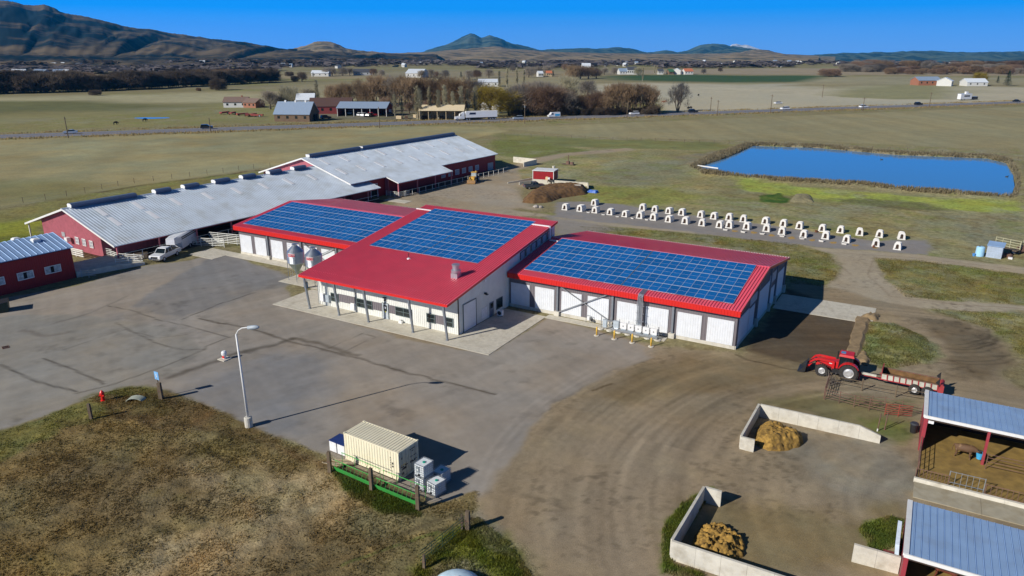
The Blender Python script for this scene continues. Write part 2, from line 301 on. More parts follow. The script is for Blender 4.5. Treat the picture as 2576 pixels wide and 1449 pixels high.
for (cx, cy, r0, r1, a0, a1, n, kk) in ((27.0, -24.5, 23, 40, 1.95, 3.6, 30, .9), (17.0, 22.0, 8.5, 13.5, -1.7, .7, 18, .68)):
    for i in range(n): RUTS.append((cx + random.gauss(0, 1.2), cy + random.gauss(0, 1.2), random.uniform(r0, r1), random.uniform(.16, .42), random.uniform(a0, a1 - .5), random.uniform(.5, 1.3), random.choice((kk, kk, 1.13)), ))
LAYP = [(l, PL(l[1])) for l in LAY]; LINP = [(l, PL(l[1])) for l in LINES]
FAR = [  # beyond the highway
 ('pasture', '-600,342 0,332 500,312 960,298 960,262 640,262 0,262 -600,262', (126, 120, 80), 4, 6, 30, 1, .15, 30),
 ('field', '-600,300 0,286 200,277 420,272 480,266 380,258 100,254 0,255 -600,258', (98, 97, 62), 4, 6, 25, 1, .1, 30),
 ('field', '-600,252 0,246 260,238 700,228 1000,222 960,250 600,258 0,252', (152, 144, 112), 4, 6, 30, 1, .1, 40),
 ('field', '640,225 1000,196 1300,192 1500,196 1500,240 1000,240 660,245', (138, 128, 98), 6, 8, 40, 1, .1, 40),
 ('pasture', '840,262 1000,262 1240,290 1100,300 900,302 760,298 700,282', (104, 97, 82), 4, 5, 15, 1, .15, 12),
 ('field', '1500,208 1990,212 2060,222 2300,212 2576,220 3000,225 3000,245 2576,258 2000,272 1640,286 1660,250 1500,235', (162, 155, 134), 4, 4, 40, 1, .08, 40),
 ('field', '2108,244 2180,216 2250,213 2420,214 2430,232 2430,250 2250,250', (130, 126, 92), 3, 3, 30, 1, .1, 30),
 ('field', '1520,198 1535,190 1720,188 1900,190 2070,191 2020,206 1990,208 1620,203', (58, 80, 50), 4, 4, 60, 1, .1, 60),
 ('field', '2020,212 2070,192 2400,193 2576,196 3000,198 3000,216 2576,214 2250,212', (138, 131, 104), 6, 6, 50, 1, .1, 50),
 ('field', '1500,178 1900,172 3000,172 3000,190 2400,190 1900,187 1540,187', (139, 127, 106), 10, 10, 80, 1, .1, 80),
 ('field', '640,190 1000,182 1500,178 1500,194 1000,196 640,200', (132, 121, 95), 10, 12, 80, 1, .15, 80),
 ('field', '-600,198 600,198 640,190 400,180 0,186 -600,186', (118, 108, 78), 12, 15, 60, 1, .15, 60),
 ('pasture', '1240,290 1640,288 1660,262 1560,240 1500,246 1300,262', (100, 94, 68), 5, 6, 15, .9, .2, 12),
 ('pasture', '1500,262 1660,262 1680,284 1600,286 1500,284', (128, 118, 70), 3, 3, 10, .8, .15, 10),
]
FARP = [(l, PL(l[1])) for l in FAR]
def paint(X, Y, layers, lines=(), ruts=False, base=(126, 117, 86)):
    n = X.size; col = np.empty((n, 3)); col[:] = al(*base); cls = np.zeros(n, np.int8)
    far = fbm(X / 140, Y / 140, 5, 3)[:, None]; col *= (.86 + .28 * far)
    for (c, s, rgb, soft, ja, js, st, mo, ms), P in layers:
        pad = soft + ja + .5; lo = P.min(0) - pad; hi = P.max(0) + pad
        idx = np.nonzero((X > lo[0]) & (X < hi[0]) & (Y > lo[1]) & (Y < hi[1]))[0]
        if not len(idx): continue
        x, y = X[idx], Y[idx]
        d = sdist(P, x, y) + ja * 2 * (fbm(x / js, y / js, 3, 4) - .5)
        w = np.clip(.5 - d / (2 * soft), 0, 1); w = w * w * (3 - 2 * w) * st
        f = fbm(x / ms, y / ms, len(s) % 97, 5); g = fbm(x / (ms * 3.1), y / (ms * 3.1), 9, 3)
        cc = np.array(al(*rgb))[None] * (1 + mo * 2.2 * (f - .5) + mo * 1.2 * (g - .5))[:, None]
        hue = (fbm(x / ms * .7 + 31, y / ms * .7, 23, 4) - .5)[:, None] * mo * 1.5; cc = cc * (1 + hue * np.array([[1, 0, -1.2]]))
        if c == 'field' and rgb == (135, 127, 96): cc = cc * (1 + .16 * (vnoise((x * .86 + y * .5) / 2.6, (y * .86 - x * .5) / 90, 91) - .5) + .12 * (vnoise((x * .86 + y * .5) / 9, (y * .86 - x * .5) / 150, 93) - .5))[:, None]
        col[idx] = col[idx] * (1 - w[:, None]) + cc * w[:, None]
        cls[idx[w > .45]] = CLS.index(c)
    for (c, s, wd, rgb, st, ja), P in lines:
        pad = wd + ja + .5; lo = P.min(0) - pad; hi = P.max(0) + pad
        idx = np.nonzero((X > lo[0]) & (X < hi[0]) & (Y > lo[1]) & (Y < hi[1]))[0]
        if not len(idx): continue
        x, y = X[idx], Y[idx]
        xx = x + ja * 2 * (fbm(x / 1.6, y / 1.6, 41, 3) - .5); yy = y + ja * 2 * (fbm(x / 1.6 + 9, y / 1.6, 43, 3) - .5)
        w = np.clip(1.25 - sdist(P, xx, yy, False) / (wd * .5) , 0, 1) * st * (.6 + .6 * fbm(x / 2.2, y / 2.2, 77, 3))
        w = np.clip(w, 0, 1)[:, None]; col[idx] = col[idx] * (1 - w) + np.array(al(*rgb))[None] * w
    dd_ = np.nonzero(cls == 0)[0]
    if len(dd_):
        x, y = X[dd_], Y[dd_]; up = np.clip((y + 20) / 40, .25, 1); s1 = (np.clip((fbm(x / 3.4, y / 3.4, 341, 4) - .52) * 6, 0, 1) * .45 * up * np.clip((fbm(x / 16, y / 16, 343, 2) - .35) * 4, 0, 1))[:, None]; s2 = (np.clip((fbm(x / 4.6, y / 3.6, 345, 4) - .54) * 6, 0, 1) * .45 * up)[:, None]; s3 = (np.clip((fbm(x / 2.2, y / 2.2, 347, 4) - .58) * 7, 0, 1) * .4)[:, None]
        q = col[dd_]; q = q * (1 - s1) + np.array(al(136, 135, 118))[None] * s1; q = q * (1 - s2) + np.array(al(112, 120, 58))[None] * s2; col[dd_] = q * (1 - s3) + np.array(al(104, 88, 58))[None] * s3
    dd_ = np.nonzero((cls == 2) | (cls == 4))[0]
    if len(dd_):
        x, y = X[dd_], Y[dd_]; r = np.hypot(x - 27, y + 24.5); th = np.arctan2(y + 24.5, x - 27); st_ = fbm(r * 1.3, th * 2.2, 301, 4) - .5; near = (cls[dd_] == 2)
        pat = np.clip((fbm(x / 7, y / 7, 305, 3) - .45) * 5, 0, 1); sp = np.clip((fbm(x / .55, y / .55, 307, 3) - .56) * 7, 0, 1); pale = np.clip((fbm(x / 3.1, y / 3.1, 311, 4) - .6) * 6, 0, 1)
        col[dd_] *= ((1 + .5 * st_ * near) * (1 - .32 * sp * pat))[:, None] * (1 + pale[:, None] * np.array([[.1, .1, .06]]))
    dd_ = np.nonzero(cls == 1)[0]
    if len(dd_):
        x, y = X[dd_], Y[dd_]; pat = np.clip((fbm(x / 9, y / 9, 321, 3) - .45) * 4, 0, 1); sp = np.clip((fbm(x / 1.3, y / 1.3, 323, 4) - .55) * 5, 0, 1); tr = fbm((x * .5 + y * .87) * .9, (y * .5 - x * .87) / 14, 325, 3) - .5; tr2 = fbm((x * .95 - y * .3) * .8, (y * .95 + x * .3) / 16, 327, 3) - .5; gr = np.clip((fbm(x / 5, y / 5, 329, 3) - .5) * 3, 0, 1)
        col[dd_] *= ((1 - .26 * sp * pat) * (1 + .24 * tr + .24 * tr2))[:, None] * (1 + gr[:, None] * np.array([[.07, .02, -.05]]))
    if ruts:
        for cx, cy, r, w_, a0, da, k in RUTS:
            rr = np.hypot(X - cx, Y - cy); idx = np.nonzero((np.abs(rr - r) < w_ * 2 + 1.2) & (cls >= 1) & (cls != 3))[0]
            if not len(idx): continue
            x, y = X[idx], Y[idx]; th = np.arctan2(y - cy, x - cx) % (2 * math.pi)
            for dr in (0, .9 if w_ < .3 else 0):
                e = np.clip(1.2 - np.abs(rr[idx] - r - dr + .5 * (fbm(th * 6, th * 0, 3, 2) - .5)) / w_, 0, 1) * np.clip(((da - ((th - a0) % (2 * math.pi))) * 6), 0, 1) * np.clip(((th - a0) % (2 * math.pi)) * 6, 0, 1)
                col[idx] *= (1 + (k - 1) * e * (.4 + .8 * fbm(x / 1.5, y / 1.5, 51, 2)))[:, None]
            
    return col, cls
def heights(X, Y):
    z = np.zeros(X.size)
    d = sdist(POND, X, Y); z += np.where(d > 0, .75 * np.exp(-((d - 2.6) / 2.2) ** 2), 0); z = np.where(d < .2, -.55, z)
    F = LAYP[[l[0][2] for l in LAYP].index((118, 102, 68))][1]
    df = sdist(F, X, Y); t = np.clip(-df / 2.5, 0, 1)
    z += t * (.34 * (fbm(X / 1.1, Y / 1.1, 61, 3) - .35) + .5 * (fbm(X / 7, Y / 7, 63, 2) - .5))
    B = LAYP[[l[0][2] for l in LAYP].index((114, 112, 76))][1]
    z += np.clip(-sdist(B, X, Y) / 2, 0, 1) * (.35 + .5 * (fbm(X / 1.5, Y / 1.5, 71, 3) - .5))
    return z
def sheet(x0, x1, y0, y1, st, hole=None):
    xs = np.arange(x0, x1 + st * .5, st); ys = np.arange(y0, y1 + st * .5, st); nx, ny = len(xs), len(ys)
    X, Y = np.meshgrid(xs, ys); i = np.arange((nx - 1) * (ny - 1)); r, c = i // (nx - 1), i % (nx - 1)
    q = np.stack([r * nx + c, r * nx + c + 1, (r + 1) * nx + c + 1, (r + 1) * nx + c], 1)
    if hole is not None:
        mx, my = xs[c] + st / 2, ys[r] + st / 2
        q = q[~((mx > hole[0]) & (mx < hole[1]) & (my > hole[2]) & (my < hole[3]))]
    return X.ravel(), Y.ravel(), q
def np_mesh(name, V, Q, col, m, smooth=True):
    used = np.unique(Q); rm = np.full(len(V), -1); rm[used] = np.arange(len(used)); V = V[used]; col = col[used] if col is not None else None; Q = rm[Q]; k = Q.shape[1]
    me = bpy.data.meshes.new(name); me.vertices.add(len(V)); me.vertices.foreach_set('co', V.astype(np.float32).ravel())
    me.loops.add(Q.size); me.loops.foreach_set('vertex_index', Q.astype(np.int32).ravel())
    me.polygons.add(len(Q)); me.polygons.foreach_set('loop_start', np.arange(0, Q.size, k, dtype=np.int32))
    me.update(calc_edges=True)
    if smooth: me.polygons.foreach_set('use_smooth', np.ones(len(Q), bool))
    if col is not None:
        a = me.color_attributes.new('cover', 'FLOAT_COLOR', 'POINT'); a.data.foreach_set('color', np.c_[col, np.ones(len(col))].astype(np.float32).ravel())
    me.materials.append(m); return me
G_ROUGH = attr_mat('pasture_ground', sc1=1.1, amp1=.42, sc2=6, amp2=.36, bump=.9, bdist=.1)
G_YARD = attr_mat('yard_ground', sc1=.9, amp1=.09, sc2=14, amp2=.16, bump=.35, bdist=.03, rough=.9)
G_DIRT = attr_mat('dirt_ground', sc1=1.4, amp1=.13, sc2=11, amp2=.24, bump=.6, bdist=.05)
G_FIELD = attr_mat('field_ground', sc1=.25, amp1=.12, sc2=1.5, amp2=.16, bump=.5, bdist=.1)
GM = {'pasture': G_ROUGH, 'asphalt_yard': G_YARD, 'dirt_yard': G_DIRT, 'gravel_pad': G_YARD, 'dirt_track': G_DIRT, 'field': G_FIELD}
NB = (-132, 63, -66, 111)
def fall(d): return -np.maximum(0, d - 1900) * .0172
for (bx, st, hole) in ((NB, .25, None), ((-357, 216, -66, 507), 1.5, NB)):
    X, Y, Q = sheet(*bx, st, hole); C_, k_ = paint(X, Y, FARP + LAYP if st > 1 else LAYP, LINP, st < 1); Z = heights(X, Y)
    fc = k_[Q[:, 0]]
    for ci, cn in enumerate(CLS):
        q = Q[fc == ci]
        if len(q): struct(link(cn, np_mesh(cn, np.c_[X, Y, Z], q, C_, GM[cn])))
# outer land: coarse sheet with a hole for the surveyed square, edges kept a hair lower
xs = np.unique(np.concatenate([np.arange(-4997, -357, 40), np.linspace(-357, 216, 23), np.arange(256, 5600, 40)])); ys = np.unique(np.concatenate([np.arange(-386, -66, 40), np.linspace(-66, 507, 23), np.arange(547, 6600, 40)]))
nx, ny = len(xs), len(ys); X, Y = [a.ravel() for a in np.meshgrid(xs, ys)]
i = np.arange((nx - 1) * (ny - 1)); r, c = i // (nx - 1), i % (nx - 1); Q = np.stack([r * nx + c, r * nx + c + 1, (r + 1) * nx + c + 1, (r + 1) * nx + c], 1)
mx, my = (xs[c] + xs[c + 1]) / 2, (ys[r] + ys[r + 1]) / 2; Q = Q[~((mx > -357) & (mx < 216) & (my > -66) & (my < 507))]
dd = np.hypot(X - CAM[0], Y - CAM[1])
# finer middle distance sheet is drawn by splitting the coarse cells that lie in view
az = np.arctan2(-(X - CAM[0]), Y - CAM[1]) - R(YAW)
C_, k_ = paint(X, Y, FARP + [l for l in LAYP[:4]], (), False)
struct(link('farmland', np_mesh('farmland', np.c_[X, Y, fall(dd)], Q, C_, attr_mat('farmland_ground', sc1=.02, amp1=.12, sc2=.12, amp2=.15, bump=0))))
# pond
m = M(); m.poly([(x, y, .12) for x, y in POND]); 
wat = bpy.data.materials.new('pond_water'); wat.use_nodes = True; b = wat.node_tree.nodes['Principled BSDF']; b.inputs['Base Color'].default_value = (.10, .27, .50, 1); b.inputs['Roughness'].default_value = .06; b.inputs['IOR'].default_value = 1.33; b.inputs['Specular IOR Level'].default_value = .5  # bright blue base colour stands in for the reflected sky
nz = wat.node_tree.nodes.new('ShaderNodeTexNoise'); nz.inputs['Scale'].default_value = 1.1; nz.inputs['Detail'].default_value = 3; bp = wat.node_tree.nodes.new('ShaderNodeBump'); bp.inputs['Strength'].default_value = .25; bp.inputs['Distance'].default_value = .05
ge = wat.node_tree.nodes.new('ShaderNodeNewGeometry'); wat.node_tree.links.new(ge.outputs['Position'], nz.inputs[0]); wat.node_tree.links.new(nz.outputs[0], bp.inputs['Height']); wat.node_tree.links.new(bp.outputs[0], b.inputs['Normal'])
struct(m.build('pond_water', wat))
# highway: one straight two lane road
def strip(P0, P1, w0, w1, z, n=60):
    P0, P1 = np.array(P0), np.array(P1); d = (P1 - P0) / np.linalg.norm(P1 - P0); s = np.array([-d[1], d[0]]); mm = M()
    for k in range(n):
        a, c = P0 + (P1 - P0) * k / n, P0 + (P1 - P0) * (k + 1) / n
        mm.poly([(*(a + s * w0), z), (*(a + s * w1), z), (*(c + s * w1), z), (*(c + s * w0), z)][::-1])
    return mm
HA, HB = np.array(gp(-500, 370)), np.array(gp(3000, 245)); HA2 = np.array(gp(0, 343.5)); HB2 = np.array(gp(2576, 257))
hd = (HB2 - HA2) / np.linalg.norm(HB2 - HA2); hn = np.array([-hd[1], hd[0]]); HA, HB = HA2 - hd * 200, HB2 + hd * 500
ASPH = mat('highway_asphalt', al(106, 105, 112), .85, var=.08, scale=.3)
LINEM = mat('road_paint', (.7, .7, .66), .7); YEL = mat('yellow_road_paint', (.6, .42, .06), .7)
struct(strip(HA, HB, -7.2, 7.2, .03, 90).build('highway', ASPH))
mk = M(); 
for w0, w1, mi in ((-6.4, -6.2, 0), (6.2, 6.4, 0), (-.25, -.1, 1), (.1, .25, 1)):
    s_ = strip(HA, HB, w0, w1, .036, 1); mk.add(s_.v, s_.f, mi)
struct(mk.build('lane_markings', [LINEM, YEL]))
# ------------------------------------------------------------------ materials for buildings
RED_ROOF = mat('red_metal_roof', (.84, .11, .165), .42, var=.05, scale=.5, spec=.5, dirt=(.74, .17, .2, .3), dscale=.3, coat=.4)
RED_TRIM = mat('bright_red_trim', (.66, .018, .012), .45, var=.04)
GREY_SIDE = mat('grey_metal_siding', al(106, 99, 102), .5, var=.07, scale=1.2, dirt=(.16, .14, .12, .3))
PALE_SIDE = mat('pale_metal_siding', al(204, 203, 196), .5, var=.05, scale=.8, dirt=(.5, .47, .41, .35), dscale=.5)
WHITE_DOOR = mat('white_ribbed_door', (.74, .76, .78), .5, var=.04, scale=1.5, dirt=(.55, .53, .5, .35), dscale=.9)
WHITE_P = mat('white_paint', (.78, .78, .76), .5, var=.04, dirt=(.5, .47, .42, .3))
CONC = mat('concrete', al(178, 171, 157), .9, var=.1, scale=2.5, bump=.2, dirt=al(140, 130, 112) + (.6,), dscale=.7)
CONC2 = mat('weathered_concrete', al(186, 180, 168), .9, var=.08, scale=1.5, bump=.25, dirt=al(128, 116, 96) + (.55,), dscale=.9)
STEEL = mat('galvanised_steel', (.50, .53, .56), .42, metal=.75, var=.1, scale=3)
POSTM = mat('steel_post', al(120, 124, 130), .5, metal=.3, var=.1)
DARK = mat('dark_opening', (.012, .012, .013), .9, var=.2)
BLACKM = mat('black_paint', (.02, .02, .022), .5)
GLASS = mat('window_glass', (.012, .02, .022), .06, var=.3, spec=.8)
FRAME = mat('dark_window_frame', al(88, 100, 100), .5)
GREYBOX = mat('grey_enamel_box', al(150, 158, 165), .45)
WBOX = mat('white_enamel_box', (.8, .8, .79), .4)
YELP = mat('yellow_paint', (.78, .48, .07), .5, dirt=(.5, .33, .1, .3))
CELL = bpy.data.materials.new('solar_cells')
def _cells():
    m = CELL; m.use_nodes = True; nt = m.node_tree; N = nt.nodes; L = nt.links; b = N['Principled BSDF']
    b.inputs['Roughness'].default_value = .2; b.inputs['Specular IOR Level'].default_value = .25; b.inputs['Coat Weight'].default_value = 0
    oi = N.new('ShaderNodeObjectInfo'); tc = N.new('ShaderNodeTexCoord'); n = N.new('ShaderNodeTexNoise'); n.inputs['Scale'].default_value = 5; n.inputs['Detail'].default_value = 3; L.new(tc.outputs['Object'], n.inputs[0])
    br = N.new('ShaderNodeTexBrick'); br.offset = 0; br.inputs['Scale'].default_value = 1; br.inputs['Brick Width'].default_value = .19; br.inputs['Row Height'].default_value = .19; br.inputs['Mortar Size'].default_value = .006
    br.inputs['Color1'].default_value = (.003, .095, .31, 1); br.inputs['Color2'].default_value = (.004, .11, .34, 1); br.inputs['Mortar'].default_value = (.03, .12, .34, 1); L.new(tc.outputs['Object'], br.inputs[0])
    ad = N.new('ShaderNodeMath'); ad.operation = 'MULTIPLY_ADD'; L.new(oi.outputs['Random'], ad.inputs[0]); ad.inputs[1].default_value = .28; ad.inputs[2].default_value = .72
    a2 = N.new('ShaderNodeMath'); a2.operation = 'MULTIPLY_ADD'; L.new(n.outputs[0], a2.inputs[0]); a2.inputs[1].default_value = .5; L.new(ad.outputs[0], a2.inputs[2])
    mx = N.new('ShaderNodeMix'); mx.data_type = 'RGBA'; mx.blend_type = 'MULTIPLY'; mx.inputs[0].default_value = 1; L.new(br.outputs[0], mx.inputs[6]); L.new(a2.outputs[0], mx.inputs[7]); L.new(mx.outputs[2], b.inputs['Base Color'])
_cells()
PFRAME = mat('aluminium_panel_frame', (.66, .70, .74), .4, metal=.3, var=.03)

# ------------------------------------------------------------------ ribbed sheet: a plane with raised ribs, all in one mesh
def ribs(m, P0, P1, U, sp, w=.05, h=.04, mi=None, nrm=None):
    """ribs along U starting on the line P0-P1"""
    P0, P1, U = Vector(P0), Vector(P1), Vector(U); n = max(1, int((P1 - P0).length / sp)); t = (P1 - P0).normalized(); nn = Vector(nrm).normalized() if nrm else t.cross(U).normalized()
    for k in range(n + 1):
        a = P0 + (P1 - P0) * (k / n); b = a + U; e = t * w / 2; q = t * w / 4
        m.add([tuple(x) for x in (a - e, a - q + nn * h, a + q + nn * h, a + e, b - e, b - q + nn * h, b + q + nn * h, b + e)],
              [(0, 1, 5, 4), (1, 2, 6, 5), (2, 3, 7, 6), (0, 3, 2, 1), (4, 5, 6, 7)], mi)
    return m
def roof_plane(m, x0, x1, y0, z0, y1, z1, th=.1, sp=.36, ribh=.1, mi=None, sk0=0., sk1=0., rw=.13):
    """slab from (y0,z0) to (y1,z1), width x0..x1 (sk shifts the x of the y1 end), ribs up the slope"""
    m.hexa([(x0, y0, z0 - th), (x1, y0, z0 - th), (x1 + sk1, y1, z1 - th), (x0 + sk0, y1, z1 - th), (x0, y0, z0), (x1, y0, z0), (x1 + sk1, y1, z1), (x0 + sk0, y1, z1)] if y1 > y0 else
           [(x0 + sk0, y1, z1 - th), (x1 + sk1, y1, z1 - th), (x1, y0, z0 - th), (x0, y0, z0 - th), (x0 + sk0, y1, z1), (x1 + sk1, y1, z1), (x1, y0, z0), (x0, y0, z0)], mi)
    n = int((x1 - x0) / sp)
    for k in range(n + 1):
        f = k / n; a = Vector((x0 + (x1 - x0) * f, y0, z0)); b = Vector((x0 + sk0 + (x1 + sk1 - x0 - sk0) * f, y1, z1)); e = Vector((rw / 2, 0, 0)); h = Vector((0, 0, ribh))
        m.add([tuple(v) for v in (a - e, a - e * .8 + h, a + e * .8 + h, a + e, b - e, b - e * .8 + h, b + e * .8 + h, b + e)], [(0, 1, 5, 4), (1, 2, 6, 5), (2, 3, 7, 6), (0, 3, 2, 1), (4, 5, 6, 7)], mi)
    return m

# ------------------------------------------------------------------ the new red roofed dairy building
BO = (-42, 0, 0)
bld = thing('dairy_building', 'red roofed dairy building with a pale front block and two grey wings', 'building', BO)
fz = lambda y: 4.8 + .146 * (y + 15)
wz = lambda y: 4.95 + .146 * (y + .65) if y < 12.5 else 6.87 - .146 * (y - 12.5)
XL, XR = -53.35, -30.35
def wall_y(name, x0, x1, y, z0, z1, m1, sp=.3, rib=.03, off=BO):
    m = M(off); m.box(x0, x1, y, y + .15, z0, z1); ribs(m, (x1, y, z0), (x0, y, z0), (0, 0, z1 - z0), sp, .06, rib, nrm=(0, -1, 0)); return m.build(name, m1, bld)
# front wall and band of grey panels
wall_y('front_wall', XL, XR, -12.3, 0, fz(-12.3) - .12, PALE_SIDE)
def side_wall(name, x, s, y0, y1, z0, mt, off=BO, zf=fz, thick=.15, parent=None, sp=.3):
    m = M(off); m.prism([(x, y0, z0), (x, y1, z0), (x, y1, zf(y1) - .12), (x, y0, zf(y0) - .12)], (-s * thick, 0, 0))
    n = int(abs(y1 - y0) / sp)
    for k in range(n + 1):
        y = y0 + (y1 - y0) * k / n; e = .03; h = s * .03; zt = zf(y) - .13
        m.add([(x, y - e, z0), (x + h, y - e / 2, z0), (x + h, y + e / 2, z0), (x, y + e, z0), (x, y - e, zt), (x + h, y - e / 2, zt), (x + h, y + e / 2, zt), (x, y + e, zt)], [(0, 1, 5, 4), (1, 2, 6, 5), (2, 3, 7, 6), (4, 5, 6, 7)])
    return m.build(name, mt, parent or bld)
side_wall('side_wall', XR, 1, -12.15, 13.4, 0, PALE_SIDE); side_wall('side_wall', XL, -1, -12.15, 13.4, 0, PALE_SIDE)
m = M(BO); m.box(XL, XR, 13.4, 13.55, 0, fz(13.4) - .12); m.build('back_wall', PALE_SIDE, bld)
m = M(BO); roof_plane(m, -53.85, -30.05, -15.0, fz(-15), 13.75, fz(13.75), .14); m.box(-53.85, -30.05, -9.98 - 3.2, -9.9 - 3.2, fz(-13.2), fz(-13.2) + .052); m.build('front_roof', RED_ROOF, bld)
m = M(BO); m.box(-53.9, -30.0, -15.08, -15.0, fz(-15) - .26, fz(-15) + .02)
for x in (-53.9, -30.05): m.hexa([(x, -15.0, fz(-15) - .26), (x + .06, -15.0, fz(-15) - .26), (x + .06, 13.8, fz(13.8) - .26), (x, 13.8, fz(13.8) - .26), (x, -15.0, fz(-15) + .03), (x + .06, -15.0, fz(-15) + .03), (x + .06, 13.8, fz(13.8) + .03), (x, 13.8, fz(13.8) + .03)])
m.build('roof_trim', RED_TRIM, bld)
m = M(BO); m.poly([(-53.8, -14.95, fz(-14.95) - .16), (-53.8, -12.3, fz(-12.3) - .16), (-30.1, -12.3, fz(-12.3) - .16), (-30.1, -14.95, fz(-14.95) - .16)]); m.build('soffit', PALE_SIDE, bld)
for x in (-53.05, -47.8, -42.82, -35.72, -30.6):
    m = M(BO); h = fz(-14.9) - .15; m.hexa([(x - .1, -14.45, 0), (x + .1, -14.45, 0), (x + .1, -14.25, 0), (x - .1, -14.25, 0), (x - .13 - .12, -14.98, h), (x + .13 - .12, -14.98, h), (x + .13 - .12, -14.72, h), (x - .13 - .12, -14.72, h)])
    m.box(x - .2, x + .2, -14.55, -14.15, .045, .075); m.build('column', POSTM, bld)
for x0, x1, z0, z1 in ((-49.62, -46.5, 1.02, 2.12), (-43.78, -42.2, .95, 2.06), (-41.15, -39.95, .95, 2.06), (-33.75, -32.42, .93, 2.06)):
    m = M(BO); m.box(x0, x1, -12.34, -12.3, z0, z1); ribs(m, (x1, -12.34, z0), (x0, -12.34, z0), (0, 0, z1 - z0), .3, .06, .03, nrm=(0, -1, 0)); m.build('grey_panel', GREY_SIDE, bld)
def window_y(x0, x1, y, z0, z1, n=2, rows=2, par=bld, off=BO, gm=GLASS, fm=FRAME, s=-1):
    m = M(off); m.box(x0, x1, min(y + s * .07, y), max(y + s * .07, y), z0, z1); w = m
    f = M(off); yy = sorted((y + s * .05, y + s * .1)); t = .07
    f.box(x0 - t, x1 + t, *yy, z1, z1 + t); f.box(x0 - t, x1 + t, *yy, z0 - t, z0); f.box(x0 - t, x0, *yy, z0, z1); f.box(x1, x1 + t, *yy, z0, z1)
    for k in range(1, n): x = x0 + (x1 - x0) * k / n; f.box(x - .03, x + .03, *yy, z0, z1)
    for k in range(1, rows): z = z0 + (z1 - z0) * k / rows; f.box(x0, x1, yy[0] + .004, yy[1] - .004, z - .025, z + .025)
    o = w.build('window', gm, par); f.build('frame', fm, o); return o
for x0, x1, n in ((-50.92, -49.7, 2), (-46.4, -43.86, 2), (-39.9, -37.43, 2), (-34.98, -33.81, 1), (-32.36, -31.16, 1)): window_y(x0, x1, -12.33, .96, 2.02, n, 2)
m = M(BO); m.box(-42.1, -41.18, -12.4, -12.3, .05, 2.14); d = m.build('door', mat('grey_door', al(160, 166, 170), .45), bld)
m = M(BO); m.box(-41.92, -41.34, -12.42, -12.4, 1.12, 1.95); m.build('door_glass', GLASS, d)
m = M(BO); m.lathe([(.17, 0), (.17, .02)], (-41.63, -12.44, 1.6), 14, axis='y'); m.build('round_emblem', WBOX, d)
m = M(BO); m.box(-41.72, -41.52, -12.43, -12.42, .95, 1.12); m.build('yellow_notice', mat('notice_yellow', (.75, .7, .05), .6), d)
m = M(BO); m.tube((-42.16, -12.37, 0), (-42.16, -12.37, 2.2), .04, n=4); m.tube((-41.12, -12.37, 0), (-41.12, -12.37, 2.2), .04, n=4); m.tube((-42.16, -12.37, 2.2), (-41.12, -12.37, 2.2), .04, n=4); m.build('door_frame', FRAME, d)
m = M(BO); m.box(-41.72, -41.5, -12.5, -12.3, 2.5, 2.72); m.box(-41.8, -41.42, -12.62, -12.3, 2.9, 3.02); m.build('wall_lamp', BLACKM, bld)
for x0, x1, z0, z1, mm in ((-52.84, -52.14, .6, 1.75, WBOX), (-51.85, -51.24, .62, 1.66, GREYBOX)):
    m = M(BO); m.box(x0, x1, -12.58, -12.33, z0, z1); m.box(x0 + .05, x1 - .05, -12.6, -12.58, z0 + .05, z1 - .05)
    for x in (x0 + .15, x1 - .15): m.tube((x, -12.42, .02), (x, -12.42, z0), .035)
    m.tube(((x0 + x1) / 2, -12.42, z1), ((x0 + x1) / 2, -12.42, 3.6), .04); m.build('electric_cabinet', mm, bld)
m = M(BO); m.box(-47.55, -46.68, -12.4, -12.3, .25, 1.2)
for k in range(8): m.hexa([(-47.5, -12.46, .3 + k * .11), (-46.73, -12.46, .3 + k * .11), (-46.73, -12.4, .34 + k * .11), (-47.5, -12.4, .34 + k * .11), (-47.5, -12.46, .32 + k * .11), (-46.73, -12.46, .32 + k * .11), (-46.73, -12.4, .37 + k * .11), (-47.5, -12.4, .37 + k * .11)])
m.build('louvre_vent', WHITE_P, bld)
m = M(BO); m.tube((-46.6, -12.45, 0), (-46.6, -12.45, 3.9), .06); m.build('downpipe', POSTM, bld)
m = M(BO); m.tube((-53.2, -12.45, 0), (-53.2, -12.45, 3.9), .05); m.build('downpipe', POSTM, bld)
m = M(BO); m.obox((-39.0, -12.6, .045), (.5, .4, .28)); m.obox((-39.1, -12.62, .3), (.25, .25, .2), .4); m.build('white_bag', WHITE_P, bld)
# right-hand side of the front block
def xbox(name, y0, y1, z0, z1, mt, x=XR, d=.06, par=bld, off=BO): m = M(off); m.box(x, x + d, y0, y1, z0, z1); return m.build(name, mt, par)
d = xbox('roller_door', -11.2, -8.42, .05, 3.55, WHITE_DOOR, XR + .005)
m = M(BO)
for y in (-11.32, -8.4): m.box(XR, XR + .1, y, y + .1, 0, 3.65)
m.box(XR, XR + .1, -11.22, -8.4, 3.56, 3.66); m.build('frame', FRAME, d)
xbox('notice_board', -7.1, -5.75, .4, 1.75, WBOX, XR + .02, .05)
d = xbox('side_door', -5.12, -4.08, .05, 1.98, mat('blue_grey_door', al(110, 118, 128), .45), XR + .01, .06); xbox('door_glass', -4.95, -4.3, 1.15, 1.85, GLASS, XR + .075, .02, d)
w = xbox('window', -3.35, -1.95, .6, 1.86, GLASS, XR + .01, .06); 
m = M(BO); m.box(XR + .02, XR + .1, -3.45, -3.35, .5, 1.96); m.box(XR + .02, XR + .1, -1.95, -1.85, .5, 1.96); m.box(XR + .02, XR + .1, -3.35, -1.95, 1.86, 1.96); m.box(XR + .02, XR + .1, -3.35, -1.95, .5, .6); m.build('frame', FRAME, w)
